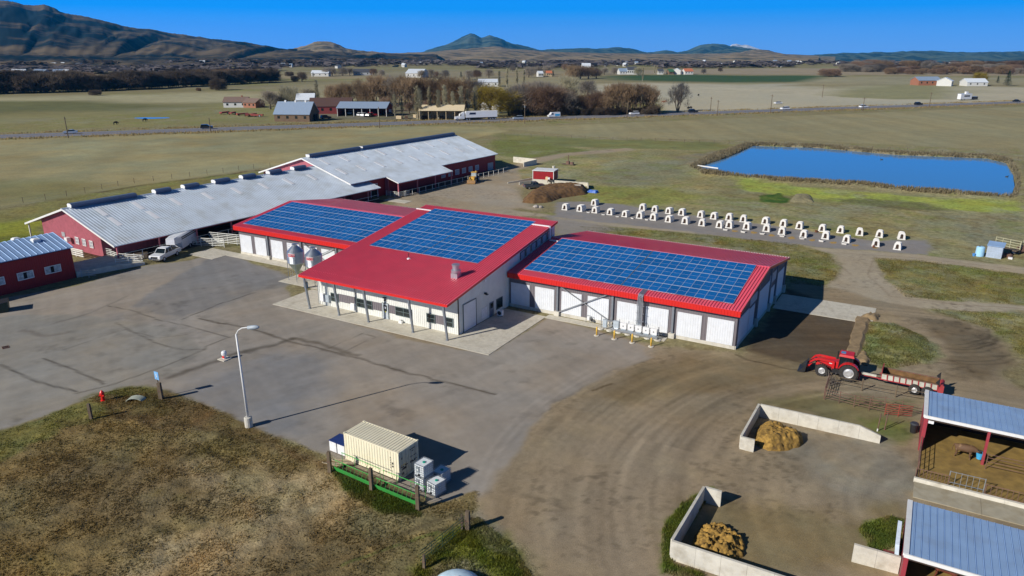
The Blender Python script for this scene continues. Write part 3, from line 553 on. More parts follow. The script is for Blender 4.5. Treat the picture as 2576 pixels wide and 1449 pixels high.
m = M(BO); m.box(XR, XR + .35, -6.35, -6.1, 3.55, 3.75); m.box(XR + .2, XR + .5, -6.4, -6.05, 3.5, 3.58); m.build('flood_lamp', BLACKM, bld)
m = M(BO); m.box(XR, XR + .15, -6.4, -6.05, 5.2, 5.5); m.build('wall_speaker', WBOX, bld)
m = M(BO); m.box(XR - .02, XR + .07, -12.36, -12.22, 0, fz(-12.3) - .14); m.build('corner_trim', BLACKM, bld)
ac = thing('heat_pump_unit', 'white outdoor heat pump unit on the ground by the side door', 'heat pump', (-29.3, -4.1, .05))
m = M(); m.box(-.35, .35, -.25, .25, .1, .85); b_ = m.build('casing', WBOX, ac); m = M(); m.lathe([(.28, 0), (.28, .02)], (0, -.27, .48), 14, axis='y'); m.build('fan_grille', BLACKM, ac)
for s in (-1, 1): m = M(); m.box(s * .25 - .05, s * .25 + .05, -.2, .2, 0, .1); m.build('foot', BLACKM, ac)
for k in range(6):
    y0 = 3.05 + k * 1.6; zc = fz(y0) - .62
    m = M(BO); m.hexa([(XR + .01, y0, zc - 1.15), (XR + .06, y0, zc - 1.15), (XR + .06, y0 + 1.2, zc - 1.15 + .17), (XR + .01, y0 + 1.2, zc - 1.15 + .17), (XR + .01, y0, zc - .05), (XR + .06, y0, zc - .05), (XR + .06, y0 + 1.2, zc + .12), (XR + .01, y0 + 1.2, zc + .12)])
    w = m.build('clerestory_window', mat('hazy_glazing', al(150, 152, 158), .25), bld)
    m = M(BO); 
    for a in (-.07, 1.2): m.box(XR + .01, XR + .1, y0 + a, y0 + a + .07, zc - 1.1 + a * .14, zc + a * .14)
    m.hexa([(XR + .02, y0, zc - .1), (XR + .09, y0, zc - .1), (XR + .09, y0 + 1.2, zc + .07), (XR + .02, y0 + 1.2, zc + .07), (XR + .02, y0, zc - .03), (XR + .09, y0, zc - .03), (XR + .09, y0 + 1.2, zc + .14), (XR + .02, y0 + 1.2, zc + .14)])
    m.build('frame', BLACKM, w)
# wings
def wing(x0, x1, ys0, doors, posts, skr, left):
    rx0, rx1 = (x0 - .4, XL - .17) if left else (XR + .17, x1 + .42)
    m = M(BO); sk = (0, .37) if not left else (0, 0); sk2 = (0, .37) if not left else (0, 0)
    roof_plane(m, rx0, rx1, -.65, wz(-.65), 12.5, wz(12.5), .1, sk0=sk[0], sk1=sk[1]); m.build('front_slope', RED_ROOF, bld)
    m = M(BO); roof_plane(m, rx0 + sk[0], rx1 + sk[1], 12.5, wz(12.5), 25.5, wz(25.5), .1, sk0=sk2[0], sk1=sk2[1]); m.build('back_slope', RED_ROOF, bld)
    m = M(BO); m.hexa([(rx0, 12.2, wz(12.2) + .03), (rx1 + .36, 12.2, wz(12.2) + .03), (rx1 + .38, 12.8, wz(12.8) + .03), (rx0, 12.8, wz(12.8) + .03), (rx0, 12.4, 6.96), (rx1 + .36, 12.4, 6.96), (rx1 + .38, 12.6, 6.96), (rx0, 12.6, 6.96)] if not left else
         [(rx0, 12.2, wz(12.2) + .03), (rx1, 12.2, wz(12.2) + .03), (rx1, 12.8, wz(12.8) + .03), (rx0, 12.8, wz(12.8) + .03), (rx0, 12.4, 6.96), (rx1, 12.4, 6.96), (rx1, 12.6, 6.96), (rx0, 12.6, 6.96)]); m.build('ridge_cap', RED_ROOF, bld)
    m = M(BO); m.box(rx0 + sk2[0], rx1 + .8 * (not left), 25.5, 25.6, wz(25.5) - .2, wz(25.5) + .07); m.build('back_gutter', WHITE_P, bld)
    m = M(BO); m.box(rx0, rx1 - .0, -.72, -.65, 4.28, wz(-.65) + .01); ribs(m, (rx1 - .02, -.72, 4.28), (rx0 + .02, -.72, 4.28), (0, 0, wz(-.65) - 4.28), .36, .07, .035, nrm=(0, -1, 0)); m.build('fascia', RED_TRIM, bld)
    m = M(BO); m.poly([(rx0, -.65, 4.3), (rx0, 0, 4.3), (rx1, 0, 4.3), (rx1, -.65, 4.3)]); m.build('soffit', GREY_SIDE, bld)
    wall_y('grey_siding', x0, x1, 0, .42, 4.8, GREY_SIDE)
    for a, b in doors:
        m = M(BO); m.box(a, b, -.09, -.034, .45, 3.46); ribs(m, (b - .12, -.09, .45), (a + .12, -.09, .45), (0, 0, 3.01), .275, .05, .02, nrm=(0, -1, 0)); m.build('ribbed_door', WHITE_DOOR, bld)
    for x in posts:
        m = M(BO); m.box(x - .12, x + .12, -.24, -.04, .62, 4.28); m.build('steel_post', POSTM, bld)
        m = M(BO); m.box(x - .35, x + .35, -.42, .0, 0, .62); m.build('concrete_pier', CONC2, bld)
    n = int((x1 - x0) / 2.45)
    for k in range(n):
        a = x0 + (x1 - x0) * k / n; b = x0 + (x1 - x0) * (k + 1) / n
        for z0, z1 in ((-.2, .21), (.218, .42)):
            m = M(BO); m.box(a + .008, b - .008, -.06 - random.uniform(0, .006), .2, z0, z1); m.build('foundation_block', CONC2, bld)
RD = [(-30.0, -27.15), (-26.33, -23.48), (-22.42, -19.57), (-18.72, -15.82), (-14.7, -11.8), (-11.0, -8.1), (-7.0, -4.06), (-3.36, -.3)]
LD = [(-83.0, -80.2), (-79.4, -76.8), (-75.6, -72.9), (-71.9, -69.1), (-68.1, -65.3), (-64.4, -61.6), (-60.6, -57.8), (-57.0, -54.2)]
wing(XR + .15, 0, 0, RD, (-22.98, -15.3, -7.51), .03, False)
wing(-83.2, XL - .15, 0, LD, (-76.3, -68.7, -61.2, -57.4), 0, True)
for p, q in (((-22.9, -.3, .5), (-16.05, -.3, 4.1)), ((-22.4, -.36, 4.1), (-15.6, -.36, .75)), ((-68.0, -.3, 3.95), (-61.6, -.3, .6)), ((-68.4, -.36, .6), (-61.4, -.36, 3.95))): m = M(BO); m.tube(p, q, .07); m.build('cross_brace', STEEL, bld)
# end wall of the right wing
ex = lambda y, d=0.: .05 + .031 * y + d
m = M(BO); P = [(0, 0), (12.5, 0), (25, 0)]
prof = [(y, .42) for y in (0.02, 25)] + [(25, wz(25) - .12), (12.5, wz(12.5) - .12), (0.02, wz(0) - .12)]
m.prism([(ex(y), y, z) for y, z in prof], (-.15, 0, 0))
for k in range(84):
    y = .15 + k * .2975; zt = wz(y) - .14; m.add([(ex(y), y - .03, .42), (ex(y, .03), y, .42), (ex(y), y + .03, .42), (ex(y), y - .03, zt), (ex(y, .03), y, zt), (ex(y), y + .03, zt)], [(0, 1, 4, 3), (1, 2, 5, 4)])
m.build('end_wall', GREY_SIDE, bld)
def ebox(name, y0, y1, z0, z1, mt, d0=.03, d1=.08, rib=True, par=bld):
    m = M(BO); m.hexa([(ex(y0, d0), y0, z0), (ex(y0, d1), y0, z0), (ex(y1, d1), y1, z0), (ex(y1, d0), y1, z0), (ex(y0, d0), y0, z1), (ex(y0, d1), y0, z1), (ex(y1, d1), y1, z1), (ex(y1, d0), y1, z1)])
    if rib:
        n = int((y1 - y0) / .45)
        for k in range(1, n): y = y0 + (y1 - y0) * k / n; m.box(ex(y, d1), ex(y, d1 + .02), y - .03, y + .03, z0, z1)
    return m.build(name, mt, par)
WD2 = mat('white_end_door', (.74, .77, .80), .5, var=.04)
for y0, y1, z0, z1 in ((.5, 4.85, .5, 3.7), (5.1, 7.6, .5, 3.45), (9.3, 15.0, .5, 4.4), (15.7, 18.4, .45, 2.9), (19.5, 23.8, .5, 4.05)): ebox('sliding_door', y0, y1, z0, z1, WD2)
for y0, y1, z0, z1 in ((5.1, 8.4, 3.8, 4.85), (14.95, 18.6, 3.7, 5.0)): w = ebox('high_window', y0, y1, z0, z1, mat('hazy_end_glazing', (.5, .54, .6), .3))
for y in (8.8, 15.4, 19.0, 24.6):
    m = M(BO); m.box(ex(y), ex(y, .4), y - .22, y + .22, -.1, 1.1); m.build('concrete_pier', CONC2, bld)
    m = M(BO); m.box(ex(y, .02), ex(y, .22), y - .1, y + .1, 1.1, wz(y) - .2); m.build('steel_post', POSTM, bld)
for k in range(10):
    y0, y1 = k * 2.5, k * 2.5 + 2.49; m = M(BO); m.hexa([(ex(y0, -.2), y0, -.2), (ex(y0, .06), y0, -.2), (ex(y1, .06), y1, -.2), (ex(y1, -.2), y1, -.2), (ex(y0, -.2), y0, .42), (ex(y0, .06), y0, .42), (ex(y1, .06), y1, .42), (ex(y1, -.2), y1, .42)]); m.build('foundation_block', CONC2, bld)
m = M(BO)
for ya, yb in ((-.65, 12.5), (12.5, 25.5)):
    x0_, x1_ = .42 + .028 * (ya + .65), .42 + .028 * (yb + .65)
    m.hexa([(x0_, ya, wz(ya) - .28), (x0_ + .06, ya, wz(ya) - .28), (x1_ + .06, yb, wz(yb) - .28), (x1_, yb, wz(yb) - .28), (x0_, ya, wz(ya) + .04), (x0_ + .06, ya, wz(ya) + .04), (x1_ + .06, yb, wz(yb) + .04), (x1_, yb, wz(yb) + .04)])
m.hexa([(-83.66, -.65, 4.6), (-83.6, -.65, 4.6), (-83.6, 12.5, 6.55), (-83.66, 12.5, 6.55), (-83.66, -.65, 4.99), (-83.6, -.65, 4.99), (-83.6, 12.5, 6.91), (-83.66, 12.5, 6.91)])
m.build('rake_trim', RED_TRIM, bld)
m = M(BO); m.prism([(-83.2, .02, 0), (-83.2, 25, 0), (-83.2, 25, wz(25) - .1), (-83.2, 12.5, wz(12.5) - .1), (-83.2, .02, wz(0) - .1)], (.15, 0, 0)); m.build('end_wall', GREY_SIDE, bld)
m = M(BO); m.box(-83.2, XL, 25, 25.15, 0, wz(25) - .1); m.box(XR, .3, 25.02, 25.15, 0, wz(25) - .1); m.build('back_wall', GREY_SIDE, bld)

# roof items: things that stand on the roof
v = thing('exhaust_fan', 'galvanised exhaust fan on a square curb on the red front roof', 'roof fan', (-33.4, -8.1, fz(-8.1)))
m = M(); m.box(-.48, .48, -.48, .48, -.15, .62); m.build('curb', STEEL, v)
m = M(); m.lathe([(.5, .62), (.62, .7), (.62, 1.0), (.45, 1.08), (.45, 1.55), (.52, 1.55), (.52, 1.72), (.1, 1.78)], n=20); m.build('hood', STEEL, v, smooth=False)
v = thing('vent_pipe', 'thin dark vent pipe with a white boot on the red front roof', 'vent pipe', (-42.87, -5.5, fz(-5.5)))
m = M(); m.tube((0, 0, 0), (0, 0, .85), .05); m.build('pipe', BLACKM, v); m = M(); m.lathe([(.3, 0.02), (.26, .1), (.08, .22)], n=12); m.build('boot', WHITE_P, v)
v = thing('cable_tray', 'white cable tray running down from the front roof to the right wing roof', 'cable tray', (-31.4, 11.2, fz(11.2)))
m = M((-31.4, 11.2, fz(11.2))); z = fz(11.2) + .1
m.box(-32.9, -29.95, 11.08, 11.34, z, z + .14); m.box(-30.0, -29.86, 11.08, 11.34, 6.95, z + .14); m.box(-29.95, -28.55, 10.98, 11.24, wz(11.1) + .06, wz(11.1) + .2); m.build('tray', WHITE_P, v)
v = thing('cable_tray', 'short white cable tray on the left of the front roof', 'cable tray', (-53.4, 11.5, fz(11.5)))
m = M((-53.4, 11.5, fz(11.5))); m.box(-54.2, -51.3, 11.4, 11.62, fz(11.5) + .06, fz(11.5) + .2); m.build('tray', WHITE_P, v)
v = thing('conduit_riser', 'galvanised conduit riser bending over the right wing eave to the inverters', 'conduit', (-11.45, -.6, 0))
m = M((-11.45, -.6, 0)); 
for dx in (-.28, -.1, .08, .26): m.path([(-11.45 + dx, .9, wz(.9) + .08), (-11.45 + dx, -.7, wz(-.65) + .12), (-11.45 + dx, -.9, 4.75), (-11.45 + dx, -.9, .9)], .07)
for z in (1.6, 2.6, 3.6): m.box(-11.95, -10.95, -.84, -.8, z, z + .08)
m.build('pipes', STEEL, v)
m = M((-11.45, -.6, 0)); m.box(-11.75, -11.1, -1.05, -.86, .8, 1.25); m.build('junction_box', GREYBOX, v)

# solar arrays: one thing per roof, every panel a part
def panel_mesh(w, l):
    m = M(); g = .02; t = .04
    m.box(-w / 2 + g, w / 2 - g, -l / 2 + g, l / 2 - g, 0, t - .008, 0)
    m.box(-w / 2 + .006, -w / 2 + g, -l / 2 + .02, l / 2 - .02, 0, t, 1); m.box(w / 2 - g, w / 2 - .006, -l / 2 + .02, l / 2 - .02, 0, t, 1)
    m.box(-w / 2 + g, w / 2 - g, -l / 2 + .02, -l / 2 + g + .03, 0, t + .002, 1); m.box(-w / 2 + g, w / 2 - g, l / 2 - g - .03, l / 2 - .02, 0, t + .002, 1)
    m.box(-w / 2 + g, w / 2 - g, -.008, .008, 0, t - .004, 1)
    return m.mesh('solar_panel', [CELL, PFRAME])
def array(label, x0, x1, y0, y1, zf, n, rows, gap_at=None):
    a = math.atan(.146); xc, yc = (x0 + x1) / 2, (y0 + y1) / 2
    t = thing('solar_array', label, 'solar array', (xc, yc, zf(yc) + .1), 0, 'solar arrays on the red roofs'); t.rotation_euler = (a, 0, 0)
    L_ = (y1 - y0) / math.cos(a); gap = .1 if gap_at else 0; w = (x1 - x0 - gap) / n; l = L_ / rows; me = panel_mesh(w, l)
    for c in range(n):
        for r in range(rows):
            o = link('solar_panel', me, t); o.location = (-(x1 - x0) / 2 + (c + .5) * w + (gap if gap_at and c >= gap_at else 0), -L_ / 2 + (r + .5) * l, random.uniform(0, .004))
    m = M()
    for r in range(rows):
        for s in (.25, .75): m.box(-(x1 - x0) / 2, (x1 - x0) / 2, -L_ / 2 + (r + s) * l - .03, -L_ / 2 + (r + s) * l + .03, -.09, -.002)
    m.build('mounting_rail', STEEL, t)
    if gap_at: xg = -(x1 - x0) / 2 + gap_at * w; simple_gap = M(); simple_gap.box(xg + .004, xg + gap - .004, -L_ / 2, L_ / 2, 0, .012); simple_gap.build('dark_gap', BLACKM, t)
array('blue solar array on the left wing roof, one unbroken block of five rows', -82.6, -57.45, .55, 11.95, wz, 22, 5)
array('blue solar array high on the front block roof, seven rows', -51.3, -32.95, -3.65, 12.45, fz, 16, 7, 8)
array('blue solar array on the right wing roof, split by a dark gap', -28.5, -.85, .78, 12.3, wz, 24, 5, 12)

# concrete aprons
def slab(name, x0, x1, y0, y1, z=.045, nx=1, ny=1, mt=None, parent=None):
    o = parent
    for i in range(nx):
        for j in range(ny):
            a, b = x0 + (x1 - x0) * i / nx, x0 + (x1 - x0) * (i + 1) / nx; c, d = y0 + (y1 - y0) * j / ny, y0 + (y1 - y0) * (j + 1) / ny
            m = M(); m.box(a + .006, b - .006, c + .006, d - .006, -.2, z + random.uniform(0, .003)); q = m.build('slab', mt or CONC, o)
def apron(name, *rects):
    e = bpy.data.objects.new(name, None); COL.objects.link(e); e['kind'] = 'structure'
    for r in rects: slab(name, *r[:4], nx=r[4], ny=r[5], parent=e)
apron('concrete_apron', (-58.75, -24.0, -15.67, -12.3, 9, 1), (-30.2, -24.0, -12.3, -1.3, 2, 3), (-58.75, -53.4, -12.3, -8.2, 1, 1), (-24.0, -7.9, -1.75, -.4, 5, 1), (-84.5, -66.3, -2.1, -.06, 6, 1))
apron('silo_pad', (-65.9, -57.6, -7.9, -1.6, 2, 2)); apron('concrete_strip', (1.0, 13.2, 16.9, 23.7, 4, 1)); apron('walkway', (-91.5, -85.0, 47.4, 50.2, 3, 1)); apron('cattle_lane', (-52.5, -45.5, 24.5, 30, 2, 1))
apron('forecourt', (-90.5, -84.5, -4.9, -.1, 2, 1))
# ------------------------------------------------------------------ old free-stall barns with grey roofs
GROOF = mat('grey_metal_roof', al(182, 190, 200), .45, metal=.1, var=.1, scale=.35, dirt=al(140, 138, 128) + (.5,), dscale=.25)
BROOF = mat('blue_grey_metal_roof', al(132, 158, 192), .45, metal=.05, var=.07, scale=.7, dirt=al(120, 130, 150) + (.5,), dscale=.5)
BARN_RED = mat('barn_red_siding', al(166, 92, 102), .6, var=.1, scale=1.5, dirt=al(120, 70, 66) + (.4,))
DEEP_RED = mat('deep_red_siding', al(142, 20, 28), .55, var=.08, scale=1.2)
RAILW = mat('white_pipe_rail', al(205, 203, 196), .5, var=.1, dirt=(.3, .26, .22, .5), dscale=2)
RUST = mat('rusty_pipe', al(104, 78, 66), .75, var=.25, scale=4)
RUSTRED = mat('red_gate_paint', al(138, 60, 50), .7, var=.25, scale=3)
SKYL = mat('fibreglass_skylight', al(236, 232, 222), .5, var=.05)
VENTM = mat('dark_ridge_vent', al(74, 88, 112), .5)
WOOD = mat('weathered_post_wood', al(96, 82, 66), .9, var=.35, scale=6, stretch=(1, 1, .2), bump=.4)
BR = R(-3.6); BOR = (-110.8, -13.3, 0)
def zb1(w): return 7.3 - .293 * abs(w)
def zb2(w): return 9.0 - .293 * abs(w + 3.4)
def slope_part(parent, name, mt, w0, w1, u0, u1, zf, sp=.55, th=.12):
    m = M(); n = int((u1 - u0) / sp)
    z0, z1 = zf(w0), zf(w1); m.hexa([(w0, u0, z0 - th), (w1, u0, z1 - th), (w1, u1, z1 - th), (w0, u1, z0 - th), (w0, u0, z0), (w1, u0, z1), (w1, u1, z1), (w0, u1, z0)])
    for k in range(n + 1):
        u = u0 + (u1 - u0) * k / n; m.add([(w0, u - .06, z0), (w0, u, z0 + .06), (w0, u + .06, z0), (w1, u - .06, z1), (w1, u, z1 + .06), (w1, u + .06, z1)], [(0, 1, 4, 3), (1, 2, 5, 4), (0, 2, 1), (3, 4, 5)])
    return m.build(name, mt, parent)
def simple(name, mt, parent, *boxes, label=None):
    m = M()
    for b in boxes: m.box(*b)
    return m.build(name, mt, parent, label=label)
def skylight(par, w0, w1, u0, u1, zf):
    m = M(); a, b = zf(w0) + .075, zf(w1) + .075; m.hexa([(w0, u0, a - .03), (w1, u0, b - .03), (w1, u1, b - .03), (w0, u1, a - .03), (w0, u0, a), (w1, u0, b), (w1, u1, b), (w0, u1, a)]); return m.build('skylight', SKYL, par)
b1 = thing('cattle_barn', 'long cattle barn with grey metal roof and red gable, left of the dairy building', 'barn', BOR, BR)
slope_part(b1, 'roof_slope', GROOF, 0, 15, 0, 62, zb1); slope_part(b1, 'roof_slope', GROOF, -15, 0, 0, 62, zb1)
m = M(); m.hexa([(-.3, -.1, 7.25), (.3, -.1, 7.25), (.3, 62, 7.25), (-.3, 62, 7.25), (-.1, -.1, 7.42), (.1, -.1, 7.42), (.1, 62, 7.42), (-.1, 62, 7.42)]); m.build('ridge_cap', GROOF, b1)
for u0, u1 in ((1.3, 13.0), (16.7, 19.9), (22.7, 25.9), (29.5, 33.0), (36.1, 39.4), (43, 46.3), (49.7, 53.2)):
    m = M(); m.prism([(-.6, u0, 7.3), (.6, u0, 7.3), (.75, u0, 7.75), (.4, u0, 8.0), (-.4, u0, 8.0), (-.75, u0, 7.75)], (0, u1 - u0, 0)); v = m.build('ridge_vent', VENTM, b1)
    m = M(); m.prism([(-.6, u0 - .03, 7.3), (.6, u0 - .03, 7.3), (.75, u0 - .03, 7.75), (.4, u0 - .03, 8.0), (-.4, u0 - .03, 8.0), (-.75, u0 - .03, 7.75)], (0, .03, 0)); m.build('vent_end', WHITE_P, v)
for w0, w1, u in ((2.0, 5.0, 4.7), (5.8, 9.1, 4.7), (2, 5.1, 11.3), (6.1, 9.2, 11.4), (3, 6.2, 18.0), (3.1, 6.2, 24.7), (3.1, 6.2, 31.3), (3.2, 6.2, 37.9), (3.2, 6.3, 44.4), (3.3, 6.3, 51)): skylight(b1, w0, w1, u - .45, u + .45, zb1)
m = M(); m.prism([(-10.2, .8, 0), (9.5, .8, 0), (9.5, .8, zb1(9.5) - .14), (0, .8, 7.1), (-10.2, .8, zb1(-10.2) - .14)], (0, .15, 0))
for k in range(66):
    w = -10.1 + k * .3; m.add([(w - .03, .8, .0), (w, .76, .0), (w + .03, .8, .0), (w - .03, .8, zb1(w) - .16), (w, .76, zb1(w) - .16), (w + .03, .8, zb1(w) - .16)], [(0, 1, 4, 3), (1, 2, 5, 4)])
m.build('gable_wall', BARN_RED, b1)
m = M()
for a, b in ((-15, 0), (15, 0)): m.hexa([(min(a, b), -.06, zb1(min(a, b)) - .28), (max(a, b), -.06, zb1(max(a, b)) - .28), (max(a, b), 0, zb1(max(a, b)) - .28), (min(a, b), 0, zb1(min(a, b)) - .28), (min(a, b), -.06, zb1(min(a, b)) + .05), (max(a, b), -.06, zb1(max(a, b)) + .05), (max(a, b), 0, zb1(max(a, b)) + .05), (min(a, b), 0, zb1(min(a, b)) + .05)])
m.build('white_rake', WHITE_P, b1)
simple('inner_wall', BARN_RED, b1, (9.4, 9.55, .95, 14, 0, 4.3)); simple('interior_shade_sheet', DARK, b1, (6.9, 7.0, 14, 62, 0, 4.6))  # black sheet paints the shade inside the open side of the barn
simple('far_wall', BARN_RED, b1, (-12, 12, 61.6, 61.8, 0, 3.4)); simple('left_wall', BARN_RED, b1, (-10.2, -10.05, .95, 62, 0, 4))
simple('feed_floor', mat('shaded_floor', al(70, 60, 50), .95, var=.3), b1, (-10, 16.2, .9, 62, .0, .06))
for u in [.5 + 7.2 * k for k in range(9)]: simple('post', BARN_RED, b1, (14.4, 14.65, u, u + .25, 0, 2.88))
simple('post', RAILW, b1, (-14.6, -14.4, .3, .5, 0, 2.85)); simple('eave_beam', DEEP_RED, b1, (14.5, 14.6, .3, 62, 2.55, 2.78))
for w0, w1 in ((1.2, 2.15), (3.5, 4.45), (5.8, 6.75)):
    m = M(); m.box(w0, w1, .7, .78, 1.3, 2.35); wn_ = m.build('window', mat('pale_barn_window', al(150, 150, 155), .3), b1)
    m = M(); t = .1; c = (w0 + w1) / 2
    for bx in ((w0 - t, w0, .66, .74, 1.2, 2.45), (w1, w1 + t, .66, .74, 1.2, 2.45), (w0, w1, .66, .74, 2.35, 2.45), (w0, w1, .66, .74, 1.2, 1.3), (c - .04, c + .04, .67, .735, 1.3, 2.35), (w0, w1, .672, .733, 1.8, 1.86)): m.box(*bx)
    m.build('frame', WHITE_P, wn_)
simple('window', mat('pale_barn_window', (0, 0, 0)), b1, (-3.4, -2.3, .7, .78, 1.9, 2.7))
t = thing('barn_heater_box', 'white box unit fixed on the red gable of the long cattle barn', 'box unit', (-111.2, -12.9, 0), BR); simple('casing', WBOX, t, (-.5, .4, -.55, .1, 1.5, 2.2))
b2 = thing('cattle_barn', 'far cattle barn with grey metal roof, twin rows of skylights and red side wall', 'barn', BOR, BR)
slope_part(b2, 'roof_slope', GROOF, -3.4, 12.2, 55.5, 113.6, zb2); slope_part(b2, 'roof_slope', GROOF, -19.5, -3.4, 55.5, 113.6, zb2); slope_part(b2, 'lean_to_roof', GROOF, 12.2, 16.0, 67, 87.6, zb2)
for u0, u1 in ((57.4, 74.2), (74.9, 113)):
    m = M(); m.prism([(-4.0, u0, 8.95), (-2.8, u0, 8.95), (-2.7, u0, 9.4), (-3.0, u0, 9.65), (-3.8, u0, 9.65), (-4.1, u0, 9.4)], (0, u1 - u0, 0)); v = m.build('ridge_vent', VENTM, b2)
    simple('vent_end', WHITE_P, v, (-4.05, -2.75, u0 - .04, u0, 9.0, 9.6))
for k in range(8): skylight(b2, -1.5, 1.85, 58.6 + 6.4 * k, 59.5 + 6.4 * k, zb2)
for k in range(9): skylight(b2, 4.45, 7.6, 58.4 + 6.35 * k, 59.3 + 6.35 * k, zb2)
m = M(); m.prism([(-18.5, 56.2, 0), (11.2, 56.2, 0), (11.2, 56.2, zb2(11.2) - .14), (-3.4, 56.2, 8.85), (-18.5, 56.2, zb2(-18.5) - .14)], (0, .15, 0))
for k in range(98):
    w = -18.4 + k * .3; m.add([(w - .03, 56.2, .0), (w, 56.16, .0), (w + .03, 56.2, .0), (w - .03, 56.2, zb2(w) - .16), (w, 56.16, zb2(w) - .16), (w + .03, 56.2, zb2(w) - .16)], [(0, 1, 4, 3), (1, 2, 5, 4)])
m.build('gable_wall', BARN_RED, b2)
m = M()
for a, b in ((-19.5, -3.4), (-3.4, 12.2)): m.hexa([(a, 55.4, zb2(a) - .28), (b, 55.4, zb2(b) - .28), (b, 55.5, zb2(b) - .28), (a, 55.5, zb2(a) - .28), (a, 55.4, zb2(a) + .05), (b, 55.4, zb2(b) + .05), (b, 55.5, zb2(b) + .05), (a, 55.5, zb2(a) + .05)])
m.build('white_rake', WHITE_P, b2)
m = M(); m.hexa([(12.2, 66.94, zb2(12.2) - .2), (16, 66.94, zb2(16) - .2), (16, 67, zb2(16) - .2), (12.2, 67, zb2(12.2) - .2), (12.2, 66.94, zb2(12.2) + .04), (16, 66.94, zb2(16) + .04), (16, 67, zb2(16) + .04), (12.2, 67, zb2(12.2) + .04)]); m.build('lean_to_rake', WHITE_P, b2)
simple('side_wall', DEEP_RED, b2, (11.2, 11.35, 56.4, 62.5, 0, 4.5), (11.2, 11.35, 64.6, 113.4, 0, 4.5), (11.2, 11.35, 62.5, 64.6, 3.05, 4.5)); simple('doorway', DARK, b2, (11.0, 11.1, 62.5, 64.6, 0, 3.05))
m = M(); m.box(11.35, 11.42, 62.35, 62.5, 0, 3.2); m.box(11.35, 11.42, 64.6, 64.75, 0, 3.2); m.box(11.35, 11.42, 62.5, 64.6, 3.05, 3.2); m.build('door_frame', WHITE_P, b2)
simple('return_wall', BARN_RED, b2, (11.4, 15.9, 67.3, 67.45, 0, 3.2)) if 0 else None
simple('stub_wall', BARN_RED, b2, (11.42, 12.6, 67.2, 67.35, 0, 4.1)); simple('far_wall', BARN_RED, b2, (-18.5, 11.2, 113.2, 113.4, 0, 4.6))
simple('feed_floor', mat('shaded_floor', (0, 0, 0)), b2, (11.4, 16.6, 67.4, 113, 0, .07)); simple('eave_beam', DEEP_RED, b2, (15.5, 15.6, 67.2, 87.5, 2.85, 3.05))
for u in (67.2, 74, 80.8, 87.3): simple('post', BARN_RED, b2, (15.45, 15.7, u, u + .25, 0, 3.1))
for k in range(6):
    u0 = 88.6 + k * 3.0; m = M(); m.box(11.36, 11.42, u0, u0 + 1.5, 1.05, 2.25); w = m.build('window', mat('pale_barn_window', (0, 0, 0)), b2)
    m = M(); t = .1
    for bx in ((11.38, 11.46, u0 - t, u0, .95, 2.35), (11.38, 11.46, u0 + 1.5, u0 + 1.6, .95, 2.35), (11.38, 11.46, u0, u0 + 1.5, 2.25, 2.35), (11.38, 11.46, u0, u0 + 1.5, .95, 1.05)): m.box(*bx)
    m.build('frame', WHITE_P, w)
simple('white_door', mat('pale_barn_window', (0, 0, 0)), b2, (11.36, 11.44, 109.6, 112.2, .1, 2.2))
def blocal(w, u): return (BOR[0] + w * math.cos(BR) - u * math.sin(BR), BOR[1] + w * math.sin(BR) + u * math.cos(BR))

# ------------------------------------------------------------------ fences
def fence(label, pts, rails=(.45, .8, 1.15, 1.5), h=1.6, sp=2.4, r=.045, pr=.06, mt=None, name='pipe_fence', cat='fence', group=None, z=0.):
    mt = mt or RAILW; p0 = Vector((*pts[0], z)); t = thing(name, label, cat, p0, 0, group)
    for a, b in zip(pts, pts[1:]):
        a, b = Vector((*a, z)), Vector((*b, z)); n = max(1, round((b - a).length / sp))
        for k in range(n + (1 if tuple(b[:2]) == tuple(pts[-1]) else 0)):
            q = a + (b - a) * k / n - p0; m = M(); m.tube(q, q + Vector((0, 0, h)), pr, n=6); m.build('post', mt, t)
        for zz in rails: m = M(); m.tube(a - p0 + Vector((0, 0, zz)), b - p0 + Vector((0, 0, zz)), r, n=5); m.build('rail', mt, t)
    return t
bl = blocal
fence('pipe fence with one top rail along the long cattle barn, seen under its eave', [bl(15.2, 1), bl(15.2, 61)], rails=(.6, 1.45), h=1.5, sp=3.3, r=.04)
fence('white pipe fence along the open side of the far cattle barn', [bl(16.6, 68.5), bl(16.6, 88.5), bl(17.2, 106.5), bl(16.8, 112)], rails=(.25, 1.3), h=1.4, sp=2.4, r=.04)
fence('short white pipe gate between the two cattle barns', [bl(12.4, 66.5), bl(16.2, 66.7), bl(16.6, 70)], rails=(.3, .6, .9, 1.2), h=1.3, sp=1.5, r=.05)
fence('white board fence against the red gable of the long barn', [(-112.3, -15.2), (-103.2, -15.3)], rails=(.4, .75, 1.1, 1.4), h=1.5, sp=2.2, r=.11)
fence('white pipe gate beside the corner post of the long barn', [(-103.5, -12.6), (-99.4, -12.7)], rails=(.3, .6, .9, 1.2, 1.5), h=1.6, sp=2.0, r=.05)
fence('tangled white pipe panels between the loading dock and the horse trailer', [(-99.0, -13.2), (-96.2, -13.6), (-91.9, -12.3)], rails=(.3, .6, .9, 1.2, 1.5), h=1.7, sp=1.6, r=.06)
fence('pipe panels on the corner of the concrete loading dock', [(-93.6, -15.8), (-91.8, -12.6)], rails=(.35, .7, 1.05, 1.4), h=1.6, sp=1.6, r=.05)
fence('white pipe panels running from the grey left wing to the long barn', [(-84.0, 4.9), (-88.3, 3.5), (-94.2, 2.4)], rails=(.3, .62, .94, 1.26, 1.58, 1.9), h=2.0, sp=2.2, r=.06)
fence('white pipe panels behind the horse trailer', [(-89.0, 1.3), (-95.3, -1.0)], rails=(.3, .6, .9, 1.2, 1.5), h=1.6, sp=2.4, r=.055)

